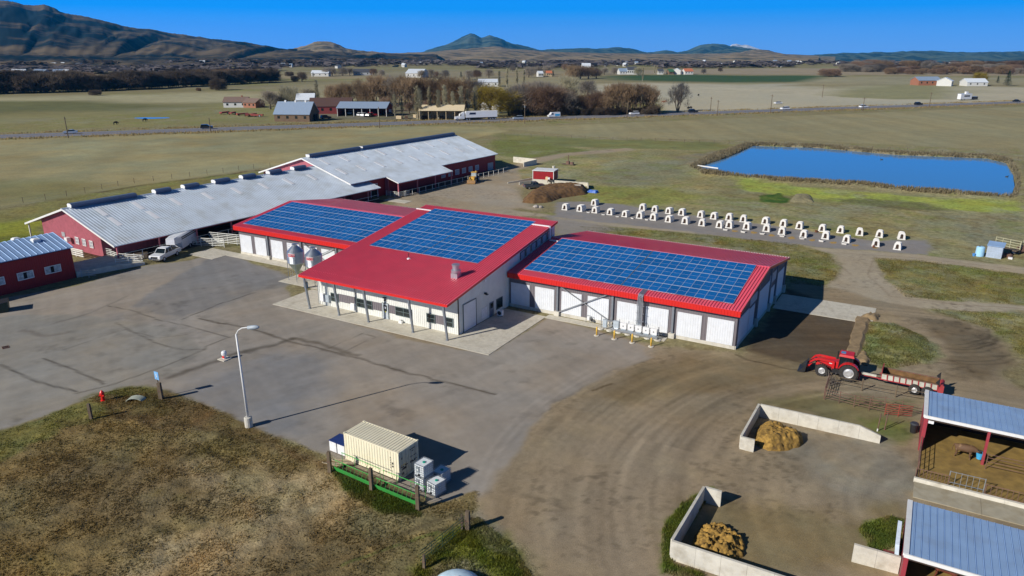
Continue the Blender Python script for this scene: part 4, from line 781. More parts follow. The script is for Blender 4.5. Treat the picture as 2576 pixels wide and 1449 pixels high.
# ------------------------------------------------------------------ red workshop at the left edge
RS = R(-4.1)
ws = thing('red_workshop', 'deep red workshop with a blue-grey metal roof at the left edge of the yard', 'building', (-94.2, -21.9, 0), RS)
m = M(); m.box(-10.5, 0, -22, 0, 0, 4.55)
for k in range(72): y = -21.8 + k * .303; m.add([(0, y - .03, 0), (.03, y, 0), (0, y + .03, 0), (0, y - .03, 4.5), (.03, y, 4.5), (0, y + .03, 4.5)], [(0, 1, 4, 3), (1, 2, 5, 4)])
m.prism([(-10.5, -.001, 4.55), (0, -.001, 4.55), (-5.2, -.001, 6.1)], (0, -.15, 0)); m.build('wall', mat('workshop_red_siding', al(132, 24, 30), .6, var=.08), ws)
def zws(x): return 4.87 + .27 * (-x if x > -5.25 else x + 10.5)
for a, b in ((-5.25, .25), (-10.75, -5.25)):
    m = M(); m.hexa([(a, -22.3, zws(a) - .1), (b, -22.3, zws(b) - .1), (b, .35, zws(b) - .1), (a, .35, zws(a) - .1), (a, -22.3, zws(a)), (b, -22.3, zws(b)), (b, .35, zws(b)), (a, .35, zws(a))])
    for k in range(28): y = -22.2 + k * .83; m.add([(a, y - .05, zws(a)), (a, y, zws(a) + .09), (a, y + .05, zws(a)), (b, y - .05, zws(b)), (b, y, zws(b) + .09), (b, y + .05, zws(b))], [(0, 1, 4, 3), (1, 2, 5, 4)])
    m.build('roof_slope', BROOF, ws)
for y0, y1 in ((-4.1, -2.0), (-7.8, -5.8), (-11.6, -9.6)):
    m = M(); m.box(.02, .07, y0, y1, 1.62, 2.6); w = m.build('window', mat('workshop_glass', al(150, 165, 170), .25, var=.4, scale=3), ws)
    m = M(); t = .09
    for bx in ((.05, .12, y0 - t, y0, 1.53, 2.69), (.05, .12, y1, y1 + t, 1.53, 2.69), (.05, .12, y0, y1, 2.6, 2.69), (.05, .12, y0, y1, 1.53, 1.62)): m.box(*bx)
    m.build('frame', WHITE_P, w); simple('sash', DARK, w, (.075, .1, y0 + .75, y0 + 1.2, 1.66, 2.56))
for i, (x, y) in enumerate(((-3.8, -3.0), (-6.5, -4.5))):
    m = M(); z = zws(x); m.lathe([(.75, 0.0), (.72, .35), (.45, .5), (.05, .55)], n=4, axis='z'); 
    o = m.build('roof_skylight', WHITE_P, None, loc=(-94.2 + x * math.cos(RS) - y * math.sin(RS), -21.9 + x * math.sin(RS) + y * math.cos(RS), z - .12), rz=RS + math.pi / 4)
    tag(o, ('white raised skylight box on the near slope of the red workshop roof', 'white raised skylight behind the ridge of the red workshop')[i], 'skylight')
d = thing('loading_dock', 'raised concrete loading dock beside the red workshop', 'dock', (-93, -22, 0))
m = M((-93, -22, 0)); m.hexa([(-94.0, -21.9, 0), (-92.3, -15.9, 0), (-99.0, -13.6, 0), (-99.6, -19.5, 0), (-94.0, -21.9, .9), (-92.3, -15.9, .9), (-99.0, -13.6, .9), (-99.6, -19.5, .9)]); m.build('platform', CONC2, d)
m = M((-93, -22, 0)); m.hexa([(-92.3, -15.9, 0), (-91.3, -12.4, 0), (-97.0, -12.2, 0), (-99.0, -13.6, 0), (-92.3, -15.9, .85), (-91.3, -12.4, .45), (-97.0, -12.2, .5), (-99, -13.6, .85)]); m.build('ramp', CONC2, d)
fence('grey rail gate at the corner of the red workshop', [(-93.6, -21.4), (-91.2, -20.6)], rails=(.4, .7, 1.0, 1.3), h=1.4, sp=1.2, r=.04, mt=STEEL, name='rail_gate', cat='gate')
# dark green skip at the edge of the frame
t = thing('dumpster', 'dark green dumpster with a pale label at the left edge, in the workshop shade', 'dumpster', (*gp(8, 782), 0), R(-30))
m = M(); m.hexa([(-1.0, -.7, .1), (1.0, -.7, .1), (1.0, .7, .1), (-1.0, .7, .1), (-1.1, -.8, 1.2), (1.1, -.8, 1.2), (1.1, .8, 1.4), (-1.1, .8, 1.4)]); m.build('bin', mat('dark_green_paint', (.006, .03, .02), .5), t)
simple('label_plate', WBOX, t, (.2, .8, -.84, -.8, .75, .95)); m = M(); m.hexa([(-1.1, -.82, 1.21), (1.1, -.82, 1.21), (1.1, .8, 1.41), (-1.1, .8, 1.41), (-1.1, -.82, 1.26), (1.1, -.82, 1.26), (1.1, .8, 1.46), (-1.1, .8, 1.46)]); m.build('lid', BLACKM, t)

# ------------------------------------------------------------------ silos
SIL = mat('corrugated_galvanised', (.60, .64, .68), .33, metal=.9, var=.07, scale=2)
SIGNR = mat('sign_red', (.55, .02, .04), .5)
def text_mesh(s, size):
    cu = bpy.data.curves.new('lettering', 'FONT'); cu.body = s; cu.size = size; cu.align_x = 'CENTER'; cu.align_y = 'CENTER'; cu.extrude = .004; cu.resolution_u = 2
    o = bpy.data.objects.new('lettering', cu); COL.objects.link(o); bpy.context.view_layer.update()
    me = bpy.data.meshes.new_from_object(o.evaluated_get(bpy.context.evaluated_depsgraph_get())); bpy.data.objects.remove(o); return me
SIGN_T = text_mesh('GROW TOP', .3)
def silo(x, y, label):
    t = thing('feed_silo', label, 'silo', (x, y, .045), 0, 'feed silos')
    m = M(); pr = []
    for k in range(13): pr += [(1.19, 2.75 + k * .135), (1.24, 2.75 + k * .135 + .068)]
    m.lathe([(1.19, 2.7)] + pr + [(1.19, 4.5)], n=28); m.build('drum', SIL, t, smooth=False)
    m = M(); m.lathe([(1.25, 4.48), (.75, 4.98), (.28, 5.42), (.28, 5.5), (.42, 5.5), (.42, 5.58), (.05, 5.66)], n=24); m.build('cone_roof', SIL, t)
    m = M(); m.lathe([(.14, .9), (.2, 1.15), (1.2, 2.72)], n=24); m.build('hopper', mat('stained_hopper_steel', al(140, 148, 138), .5, metal=.6, var=.25, scale=2), t)
    for k in range(4):
        a = R(40 + 90 * k); c, s = math.cos(a), math.sin(a); m = M(); m.tube((1.3 * c, 1.3 * s, 0), (1.3 * c, 1.3 * s, 3.5), .055, n=4); m.build('leg', POSTM, t)
        b = R(130 + 90 * k); m = M(); m.tube((1.3 * c, 1.3 * s, .4), (1.3 * math.cos(b), 1.3 * math.sin(b), 1.7), .025, n=4); m.build('brace', POSTM, t)
    m = M(); n = 8; a0 = R(-95)                 # curved sign plate on the drum
    for i in range(n):
        a, b = a0 + R(52) * (i / n - .1), a0 + R(52) * ((i + 1) / n - .1); m.add([(1.27 * math.cos(a), 1.27 * math.sin(a), 3.85), (1.27 * math.cos(b), 1.27 * math.sin(b), 3.85), (1.27 * math.cos(b), 1.27 * math.sin(b), 4.4), (1.27 * math.cos(a), 1.27 * math.sin(a), 4.4)], [(0, 1, 2, 3)], 0)
        m.add([(1.285 * math.cos(a), 1.285 * math.sin(a), 3.93), (1.285 * math.cos(b), 1.285 * math.sin(b), 3.93), (1.285 * math.cos(b), 1.285 * math.sin(b), 4.32), (1.285 * math.cos(a), 1.285 * math.sin(a), 4.32)], [(0, 1, 2, 3)], 1)
    sg = m.build('sign', [WBOX, SIGNR], t)
    me = SIGN_T.copy(); 
    for v in me.vertices:
        a = a0 + R(52) * .4 + v.co.x * .72 / 1.3; rr = 1.295 + v.co.z; v.co = (rr * math.cos(a), rr * math.sin(a), 4.125 + v.co.y)
    me.materials.clear(); me.materials.append(WBOX); link('lettering', me, sg)
    m = M()
    for zz in np.arange(.2, 5.4, .3): m.tube((-1.25, -.2, zz), (-1.25, .2, zz), .018, n=4)
    m.tube((-1.25, -.2, .1), (-1.25, -.2, 4.6), .025, n=4); m.tube((-1.25, .2, .1), (-1.25, .2, 4.6), .025, n=4); m.build('ladder', STEEL, t)
    return t
silo(-63.9, -5.9, 'left one of the two galvanised feed silos with red and white signs')
silo(-60.2, -5.9, 'right one of the two galvanised feed silos, partly behind the front roof edge')
t = thing('barrel', 'small blue barrel under the right silo', 'barrel', (-59.9, -8.2, .04)); m = M(); m.lathe([(.26, 0), (.3, .1), (.3, .4), (.31, .44), (.3, .48), (.3, .8), (.26, .88)], n=12); m.build('drum', mat('blue_plastic', (.03, .12, .25), .5), t); m = M(); m.lathe([(.31, .86), (.31, .9)], n=12); m.build('lid', BLACKM, t)

# ------------------------------------------------------------------ inverter rack, bollards, meters
inv_t = None
for k in range(5):
    x = -13.1 + k * .97
    if k == 0:
        inv_t = thing('inverter', '', 'inverter', (x, -1.75, .66), 0, 'white solar inverters on the rack'); simple('housing', WBOX, inv_t, (-.4, .4, -.16, .16, 0, .74)); simple('display', DARK, inv_t, (-.06, .06, -.17, -.16, .3, .42)); simple('connector_box', GREYBOX, inv_t, (-.3, .3, -.1, .12, -.14, 0)); o = inv_t
    else: o = dup(inv_t, (x, -1.75, .66))
    o['label'] = ('first white inverter from the left, next to the grey cabinet', 'second white inverter from the left on the rack', 'middle one of the five white inverters on the rack', 'fourth white inverter from the left on the rack', 'rightmost of the five white inverters on the rack')[k]
t = thing('inverter_rack', 'galvanised pipe rack carrying the five inverters in front of the right wing', 'rack', (-12, -1.7, 0))
m = M((-12, -1.7, 0)); m.tube((-15.2, -1.55, .72), (-8.6, -1.55, .72), .05); m.tube((-15.2, -1.55, 1.25), (-8.6, -1.55, 1.25), .05); m.build('rail', STEEL, t)
m = M((-12, -1.7, 0)); m.box(-14.6, -8.7, -2.1, -1.75, .28, .5); m.build('cable_trough', STEEL, t)
for x in (-16.1, -14.9, -13.7, -12.5, -11.3, -10.0, -8.7):
    m = M((-12, -1.7, 0)); m.tube((x, -1.6, 0), (x, -1.6, 1.7), .05); m.build('post', STEEL, t)
    m = M((-12, -1.7, 0)); m.lathe([(.42, 0), (.4, .12), (.3, .16)], (x, -1.75, .0), 10); m.build('concrete_foot', CONC2, t)
for k, (x, w, z0, z1, lb) in enumerate(((-14.05, .72, .6, 1.5, 'larger grey electric cabinet beside the first inverter'), (-15.55, .55, .4, 1.4, 'narrow grey electric cabinet at the left end of the inverter rack'))):
    t = thing('electric_cabinet', lb, 'cabinet', (x, -1.75, z0)); simple('housing', GREYBOX, t, (-w / 2, w / 2, -.15, .15, 0, z1 - z0)); simple('door', mat('grey_cabinet_door', al(164, 172, 178), .4), t, (-w / 2 + .04, w / 2 - .04, -.17, -.15, .04, z1 - z0 - .04)); simple('gland_box', STEEL, t, (-w / 3, w / 3, -.1, .1, -.12, 0))
t = thing('gas_meter', 'small pale gas meter with pipes against the right wing foundation', 'meter', (-18.3, -.55, 0)); simple('body', WBOX, t, (-.15, .15, -.15, .15, .45, .85)); m = M(); m.path([(-.35, 0, 0), (-.35, 0, 1.0), (.35, 0, 1.0), (.35, 0, 0)], .035); m.build('pipework', POSTM, t); simple('regulator', BLACKM, t, (.28, .5, -.12, .12, .35, .6))
for k, x in enumerate((-15.67, -13.37, -11.1, -8.74)):
    if k == 0:
        bo = thing('bollard', '', 'bollard', (x, -4, 0), 0, 'yellow bollards before the inverters'); m = M(); m.lathe([(.1, .08), (.1, 1.08), (.06, 1.14), (.01, 1.15)], n=12); m.build('post', YELP, bo, smooth=True); m = M(); m.lathe([(.34, 0), (.32, .08), (.1, .09)], n=10); m.build('concrete_base', CONC2, bo); o = bo
    else: o = dup(bo, (x, -4, 0), .4 * k)
    o['label'] = ('leftmost yellow bollard, in front of the narrow cabinet', 'second yellow bollard from the left', 'third yellow bollard from the left', 'rightmost yellow bollard, nearest the concrete pier')[k]

# ------------------------------------------------------------------ yard furniture
t = thing('light_pole', 'tall white lamp pole on a concrete base at the grass edge', 'street light', (-34.7, -40.7, 0))
m = M(); m.lathe([(.36, 0), (.36, .95), (.3, 1.0)], n=14); m.build('concrete_base', CONC2, t); m = M(); m.tube((0, 0, 1), (-.1, -.05, 9.2), .13, .075, n=10); m.build('pole', WHITE_P, t, smooth=True)
m = M(); m.path([(-.1, -.05, 9.2), (.12, .05, 9.6), (.5, .2, 9.85), (1.0, .35, 9.95)], .05); m.build('arm', WHITE_P, t)
m = M(); m.T = Matrix.Translation((1.55, .55, 10.0)) @ Matrix.Rotation(.35, 4, 'Z') @ Matrix.Rotation(-.12, 4, 'Y')
m.lathe([(.06, -.62), (.17, -.5), (.21, -.1), (.2, .25), (.12, .5), (.02, .6)], n=10, axis='x'); m.build('lamp_head', GREYBOX, t, smooth=True)
t = thing('fire_hydrant', 'bright red fire hydrant in the grass by the asphalt', 'hydrant', (-51.3, -44.4, .05)); RED = mat('hydrant_red', (.75, .015, .01), .4)
m = M(); m.lathe([(.24, 0), (.24, .08), (.17, .1), (.17, .75), (.23, .78), (.2, .95), (.1, 1.08), (.05, 1.15)], n=12); m.build('barrel', RED, t, smooth=False)
for a in (0, 2.1, 4.2): m = M(); m.tube((0, 0, .6), (.3 * math.cos(a), .3 * math.sin(a), .6), .09, n=8); m.build('nozzle', RED, t)
t = thing('standpipe', 'white standpipe meter on a small concrete pad in the open yard', 'standpipe', (-49.3, -31.4, 0)); simple('pad', CONC2, t, (-.55, .55, -.55, .55, 0, .1)); m = M(); m.lathe([(.2, .1), (.2, .5), (.3, .55), (.3, .85), (.18, 1.0)], n=12); m.build('body', WBOX, t); simple('red_handle', RED, t, (-.1, .22, -.24, -.2, .2, .45))
t = thing('sign_post', 'small blue sign on a thin post beside a dark wooden post', 'sign', (-47.2, -41.0, .05)); m = M(); m.tube((0, 0, 0), (0, 0, 2.2), .05); m.build('post', WOOD, t); simple('sign_board', mat('sign_blue', al(110, 160, 205), .5), t, (-.32, .32, -.04, .0, 1.9, 2.75)); simple('white_symbol', WBOX, t, (-.05, .05, -.055, -.04, 2.15, 2.55))
def wpost(x, y, h, label, w=.26, lean=0):
    t = thing('wooden_post', label, 'post', (x, y, -.05), random.uniform(0, .6)); m = M(); m.hexa([(-w / 2, -w / 2, 0), (w / 2, -w / 2, 0), (w / 2, w / 2, 0), (-w / 2, w / 2, 0), (-w * .44 + lean, -w * .46, h), (w * .44 + lean, -w * .46, h + .04), (w * .44 + lean, w * .44, h), (-w * .44 + lean, w * .44, h + .03)]); m.build('timber', WOOD, t)
    m = M(); m.box(-w / 2 - .015, w / 2 + .015, -w / 2 - .015, w / 2 + .015, h * .55, h * .55 + .05); m.build('wire_band', RUST, t); return t
wpost(-46.6, -41.3, 1.9, 'thick dark wooden post beside the small blue sign', .36); wpost(-48.3, -47.4, 1.9, 'dark wooden post standing in the dry grass near the hydrant')
wpost(-22.75, -42.7, 2.0, 'wooden post at the left end of the green feed bunks', .28); wpost(-18.05, -43.0, 2.1, 'wooden post between the two green feed bunks', .28); wpost(-13.35, -43.2, 2.2, 'wooden post at the right end of the green feed bunks', .28)
wpost(-8.7, -43.4, 1.7, 'thick grey wooden gate post in the green verge', .32); wpost(-9.05, -43.65, 1.45, 'thin grey wooden post leaning against the thick gate post', .14); wpost(-9.0, -48.3, 1.2, 'thin wooden post at the bottom end of the green pipe gate', .18)
t = thing('culvert', 'white culvert ring half buried in the dark soil by the hydrant', 'culvert', (*gp(343, 1008), .0), .45)
t.scale = (.8, .8, .62)
m = M(); n = 14
for k in range(n):
    a, b = math.pi * k / n, math.pi * (k + 1) / n
    for (r0, r1) in ((1.0, 1.12),): m.hexa([(r0 * math.cos(a), -.5, r0 * math.sin(a) * .62), (r1 * math.cos(a), -.5, r1 * math.sin(a) * .62), (r1 * math.cos(a), .5, r1 * math.sin(a) * .62), (r0 * math.cos(a), .5, r0 * math.sin(a) * .62), (r0 * math.cos(b), -.5, r0 * math.sin(b) * .62), (r1 * math.cos(b), -.5, r1 * math.sin(b) * .62), (r1 * math.cos(b), .5, r1 * math.sin(b) * .62), (r0 * math.cos(b), .5, r0 * math.sin(b) * .62)])
m.build('ring', mat('pale_plastic', al(150, 154, 140), .6, var=.15), t); m = M(); m.poly([(1.0 * math.cos(math.pi * k / 10), .3, .62 * math.sin(math.pi * k / 10)) for k in range(11)]); m.build('dark_mouth', DARK, t)
t = thing('drain_grate', 'rusty storm drain grate set in the asphalt at the left edge', 'drain', (*gp(14, 874), .012), R(-20)); simple('frame', RUST, t, (-.45, .45, -.35, -.3, 0, .03), (-.45, .45, .3, .35, 0, .03), (-.45, -.4, -.3, .3, 0, .03), (.4, .45, -.3, .3, 0, .03)); simple('dark_pit', DARK, t, (-.4, .4, -.3, .3, -.01, .004)); simple('bars', RUST, t, *[(x, x + .04, -.3, .3, .005, .026) for x in np.arange(-.34, .36, .13)])

# shipping container
CREAM = mat('cream_container_paint', al(214, 204, 178), .5, var=.03, scale=1, dirt=al(176, 160, 128) + (.3,), dscale=.8)
CDOOR = mat('container_door_paint', al(190, 182, 158), .5, var=.05)
t = thing('shipping_container', 'cream corrugated shipping container standing on the yard behind the green feed bunks', 'container', (-16.95, -40.85, .05), R(-2.8))
def corr(m, x0, x1, y, z0, z1, s, pitch=.28, dep=.04):   # corrugated wall along x, outward s*y
    n = int((x1 - x0) / pitch); P = []
    for k in range(n):
        a = x0 + (x1 - x0) * k / n; w = (x1 - x0) / n; P += [(a, y), (a + w * .35, y), (a + w * .5, y - s * dep), (a + w * .85, y - s * dep)]
    P.append((x1, y))
    for p, q in zip(P, P[1:]): m.add([(*p, z0), (*q, z0), (*q, z1), (*p, z1)], [(0, 1, 2, 3)])
m = M(); corr(m, -5.95, -.1, 0, .16, 2.45, -1); corr(m, -5.95, -.1, 2.43, .16, 2.45, 1); m.build('side_wall', CREAM, t)
m = M(); n = 20
for k in range(n):
    a = -5.95 + 5.85 * k / n; w = 5.85 / n; m.add([(a, .06, 2.53), (a + w * .4, .06, 2.53), (a + w * .55, .06, 2.57), (a + w * .9, .06, 2.57), (a + w, .06, 2.53), (a, 2.37, 2.53), (a + w * .4, 2.37, 2.53), (a + w * .55, 2.37, 2.57), (a + w * .9, 2.37, 2.57), (a + w, 2.37, 2.53)], [(i, i + 1, i + 6, i + 5) for i in range(4)])
m.build('roof', CREAM, t)
m = M()
for y in (0, 2.36): m.box(-6.05, 0, y - .01, y + .08, 0, .16); m.box(-6.05, 0, y - .01, y + .08, 2.45, 2.56)
for x in (-6.05, -.1):
    m.box(x, x + .1, .0, 2.43, 2.42, 2.55); m.box(x, x + .1, 0, 2.43, 0, .16)
    for y in (-.01, 2.34): m.box(x, x + .1, y, y + .1, .16, 2.42)
m.box(-5.95, -.1, .08, 2.36, .1, .15); m.build('frame', CREAM, t)
for x in (-6.07, -.13):
    for y in (-.03, 2.3):
        for z in (0, 2.48): simple('corner_casting', CDOOR, t, (x, x + .18, y, y + .17, z, z + .12))
m = M(); m.box(-6.02, -5.97, .1, 2.34, .16, 2.42); m.build('end_wall', CREAM, t)
for y0, y1 in ((.11, 1.2), (1.23, 2.33)):
    m = M(); m.box(-.07, -.02, y0, y1, .17, 2.41); d = m.build('door', CDOOR, t)
    for f in (.28, .72):
        y = y0 + (y1 - y0) * f; m = M(); m.tube((.02, y, .1), (.02, y, 2.5), .022, n=5); m.build('lock_rod', STEEL, d)
        m = M(); m.box(-.02, .04, y - .14, y + .14, 1.05, 1.1); m.build('handle', BLACKM, d)
    for z in (.45, 1.2, 2.0): simple('hinge', STEEL, d, (-.02, .02, (y0 if y0 < .5 else y1 - .12), (y0 + .12 if y0 < .5 else y1), z, z + .12))
for (y0, y1, z0, z1, mm) in ((.35, .5, 1.75, 1.93, BLACKM), (.25, .95, 1.15, 1.22, YELP), (.35, .9, .75, .95, BLACKM), (.35, .6, .3, .55, BLACKM), (1.4, 2.1, 2.1, 2.18, BLACKM), (1.65, 1.85, 1.9, 1.98, BLACKM), (1.45, 1.7, 1.42, 1.5, BLACKM), (1.85, 2.2, 1.42, 1.5, BLACKM), (1.4, 2.1, .9, 1.0, BLACKM)):
    simple('decal', mm, t, (-.02, -.014, y0, y1, z0, z1))
for z in np.arange(.9, 2.0, .16): simple('side_mark', BLACKM, t, (-.92, -.86, -.026, -.02, z, z + .07)) if z < 1.9 else None
simple('side_mark', BLACKM, t, (-.72, -.6, -.026, -.02, 1.3, 1.5), ); simple('side_mark', BLACKM, t, (-.72, -.6, -.026, -.02, 1.05, 1.2))
# IBC totes
IBCP = mat('ibc_white_plastic', (.74, .77, .78), .4, var=.05, dirt=(.55, .55, .52, .3)); TEAL = mat('teal_cap', (.0, .3, .2), .5)
def ibc(x, y, z, rz, label):
    t = thing('liquid_tote', label, 'tote', (x, y, z), rz, 'white caged liquid totes')
    simple('pallet', POSTM, t, (-.52, .52, -.6, .6, .1, .16), *[(a, a + .14, -.6, .6, 0, .1) for a in (-.52, -.07, .38)])
    m = M(); m.hexa([(-.47, -.55, .17), (.47, -.55, .17), (.47, .55, .17), (-.47, .55, .17), (-.46, -.54, 1.1), (.46, -.54, 1.1), (.46, .54, 1.1), (-.46, .54, 1.1)]); m.build('tank', IBCP, t)
    m = M()
    for zz in (.18, .36, .56, .76, .96, 1.14):
        for a, b in (((-.51, -.59), (.51, -.59)), ((.51, -.59), (.51, .59)), ((.51, .59), (-.51, .59)), ((-.51, .59), (-.51, -.59))): m.tube((*a, zz), (*b, zz), .017, n=4)
    for k in range(6):
        xx, yy = -.51 + 1.02 * k / 5, -.59 + 1.18 * k / 5
        for p in ((xx, -.59), (xx, .59), (-.51, yy), (.51, yy)): m.tube((*p, .16), (*p, 1.16), .015, n=4)
    m.build('cage', STEEL, t)
    m = M(); m.lathe([(.13, 1.1), (.13, 1.16), (.1, 1.17)], (.05, 0, 0), 10); m.build('cap', TEAL, t); simple('valve', BLACKM, t, (-.06, .06, -.68, -.55, .18, .32)); simple('label_plate', mat('tote_plate_grey', al(120, 126, 130), .5), t, (-.28, .02, -.605, -.595, .45, .95)); simple('label_sticker', WBOX, t, (-.2, -.06, -.615, -.605, .6, .74))
    return t
ibc(-14.75, -40.5, .03, -.15, 'white liquid tote at the bottom of the two-high stack by the container'); ibc(-14.72, -40.5, 1.19, -.1, 'white liquid tote on top of the stack by the container')
ibc(-13.45, -40.65, .03, -.2, 'white liquid tote nearest the track, standing alone in front'); ibc(-13.95, -39.2, .03, -.05, 'dull grey-blue liquid tote behind the others')
# feed bunks (green)
GREEN = mat('bunk_green_paint', al(58, 150, 66), .5, var=.08, dirt=(.08, .1, .04, .35))
for k, (x0, y0, x1, y1, lb) in enumerate(((-22.6, -42.45, -18.2, -42.75, 'left green feed bunk with slatted hay rack'), (-17.9, -42.8, -13.5, -43.0, 'right green feed bunk with slatted hay rack'))):
    L_ = math.hypot(x1 - x0, y1 - y0); t = thing('feed_bunk', lb + ' below the container', 'feed bunk', (x0, y0, .05), math.atan2(y1 - y0, x1 - x0), 'green feed bunks')
    m = M(); m.hexa([(0, .1, .05), (L_, .1, .05), (L_, .18, .05), (0, .18, .05), (0, -.1, .52), (L_, -.1, .52), (L_, -.04, .52), (0, -.04, .52)]); m.build('front_panel', GREEN, t)
    m = M(); m.hexa([(0, .28, .05), (L_, .28, .05), (L_, .9, .05), (0, .9, .05), (0, .28, .1), (L_, .28, .1), (L_, .9, .1), (0, .9, .1)]); m.box(0, L_, .9, .98, .05, .3); m.build('trough', mat('dirty_trough', al(84, 76, 48), .9, var=.3), t)
    m = M(); m.tube((0, .05, 1.1), (L_, .05, 1.1), .03); m.build('front_rail', GREEN, t); m = M(); m.tube((0, 1.0, 1.25), (L_, 1.0, 1.25), .03); m.build('back_rail', GREEN, t)
    for j in range(10): x = .25 + (L_ - .5) * j / 9; m = M(); m.tube((x, -.06, .5), (x + .12, .05, 1.1), .02, n=4); m.build('slat', GREEN, t)
    for j in range(4): x = .05 + (L_ - .1) * j / 3; m = M(); m.tube((x, .98, .1), (x, 1.0, 1.25), .025, n=4); m.build('upright', GREEN, t)
fence('dark green pipe gate hanging by the thick gate post', [(-8.95, -43.6), (-9.4, -48.2)], rails=(.2, .45, .7, .95, 1.2), h=1.25, sp=1.2, r=.025, pr=.025, mt=mat('dark_gate_green', al(46, 70, 48), .6), name='pipe_gate', cat='gate')
t = thing('crate', 'white crate with a dark blue cover left of the container', 'crate', (-24.2, -39.6, .1), R(-3)); simple('box', WBOX, t, (-.9, .9, -.65, .65, 0, .95)); simple('cover', mat('navy_tarp', (.02, .04, .16), .5), t, (-.92, .92, -.67, .67, .95, 1.02)); simple('strap', BLACKM, t, (-.05, .05, -.66, -.655, 0, .95))
t = thing('timber_stack', 'pale timber planks on the ground left of the green bunks', 'timber', (-23.0, -41.2, .02), .3); 
for k in range(4): m = M(); m.obox((random.uniform(-.3, .3), -.5 + k * .3, .03), (2.0 + random.random(), .14, .06), random.uniform(-.15, .15)); m.build('plank', mat('pale_timber', al(150, 136, 112), .9, var=.2), t)
t = thing('water_trough_dome', 'pale blue-white domed tank cut by the bottom edge of the photo', 'tank', (*gp(1148, 1456, 1.08), 0)); m = M(); m.lathe([(1.75, 0), (1.75, .25), (1.6, .55), (1.2, .85), (.6, 1.02), (.02, 1.08)], n=24); m.build('dome', mat('pale_blue_fibreglass', al(190, 210, 235), .35), t, smooth=True); m = M(); m.lathe([(.25, 1.0), (.25, 1.14), (.02, 1.16)], n=12); m.build('lid', WBOX, t)
# ------------------------------------------------------------------ calf hutches
HUT = mat('white_hutch_plastic', (.76, .74, .70), .45, var=.05, scale=2, dirt=(.5, .42, .32, .35), dscale=1.5)
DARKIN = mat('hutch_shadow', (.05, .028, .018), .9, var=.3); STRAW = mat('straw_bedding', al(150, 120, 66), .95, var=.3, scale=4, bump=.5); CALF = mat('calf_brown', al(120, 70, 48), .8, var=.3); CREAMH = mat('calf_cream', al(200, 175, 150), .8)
def hut_section(w, h, n=5):   # outline from right foot over the top to the left foot
    P = [(w, 0), (w * .93, h * .45), (w * .84, h * .78), (w * .62, h * .95), (w * .28, h)]; return P + [(-x, z) for x, z in P[::-1]]
def hutch(parent):
    m = M(); secs = []
    for y, s in ((0, 1), (.12, 1.0), (.16, .955), (.45, .965), (.49, 1.01), (.62, 1.01), (.66, .96), (.98, .96), (1.02, 1.0), (1.15, 1.0), (1.19, .95), (1.5, .93), (1.54, .96), (1.75, .95), (2.1, .84)):
        secs.append([(x * s, y, z * (s if z > 0 else 1)) for x, z in hut_section(.62, 1.38 - .06 * y)])
    k = len(secs[0]); V = [p for s in secs for p in s]
    F = [(i * k + j, i * k + j + 1, (i + 1) * k + j + 1, (i + 1) * k + j) for i in range(len(secs) - 1) for j in range(k - 1)]; F.append(tuple((len(secs) - 1) * k + j for j in range(k))); m.add(V, F)
    O = hut_section(.62, 1.38); D = [(.24, .17), (.24, .5), (.235, .82), (.18, .97), (.07, 1.03)]; D = D + [(-x, z) for x, z in D[::-1]]
    m.add([(x, 0, z) for x, z in O] + [(x, 0, z) for x, z in D], [(j, j + 1, k + j + 1, k + j) for j in range(k - 1)] + [(0, k, 2 * k - 1, k - 1)])
    m.box(-.66, .66, -.05, .0, 0, .12); m.box(-.66, -.6, 0, 1.9, 0, .07); m.box(.6, .66, 0, 1.9, 0, .07)
    m.lathe([(.1, 1.33), (.09, 1.42), (.01, 1.43)], (0, .55, 0), 8); m.build('shell', HUT, parent)
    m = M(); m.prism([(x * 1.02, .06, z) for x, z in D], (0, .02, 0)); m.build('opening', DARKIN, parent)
    simple('bucket_holder', HUT, parent, (-.5, -.3, -.2, -.05, .28, .45))
h0 = thing('calf_hutch', '', 'calf hutch', (0, 0, 0), 0, 'white calf hutches on the gravel pad'); hutch(h0)
FR_ = [(-50.6, 58.9), (-47.2, 59.2), (-43.8, 59.4), (-40.3, 59.3), (-36.9, 59.1), (-33.7, 59.2), (-30.7, 59.0), (-27.5, 58.9), (-24.1, 59), (-20.7, 59), (-17.3, 59.1), (-15.6, 59.9), (-12.4, 60.4), (-8.7, 60.6), (-5.7, 59.6), (-1.8, 59.3), (1.9, 60.1), (5.5, 59.3), (10.4, 58.9), (13.8, 58.4)]
BK_ = [(-47.1, 66.5), (-35.9, 66.8), (-33.0, 66.5), (-30.0, 66.5), (-27.1, 66.3), (-23.1, 66.4), (-20.3, 66.1), (-17.3, 66.6), (-14.4, 66.5), (-10.2, 66.7), (-6.7, 66.4), (-3.6, 65.9), (.5, 65.9), (3.7, 66.4), (7.1, 66.1), (10.4, 66.4), (14.1, 66.7)]
ORD = ['first', 'second', 'third', 'fourth', 'fifth', 'sixth', 'seventh', 'eighth', 'ninth', 'tenth', 'eleventh', 'twelfth', 'thirteenth', 'fourteenth', 'fifteenth', 'sixteenth', 'seventeenth', 'eighteenth', 'nineteenth', 'twentieth']
first = True
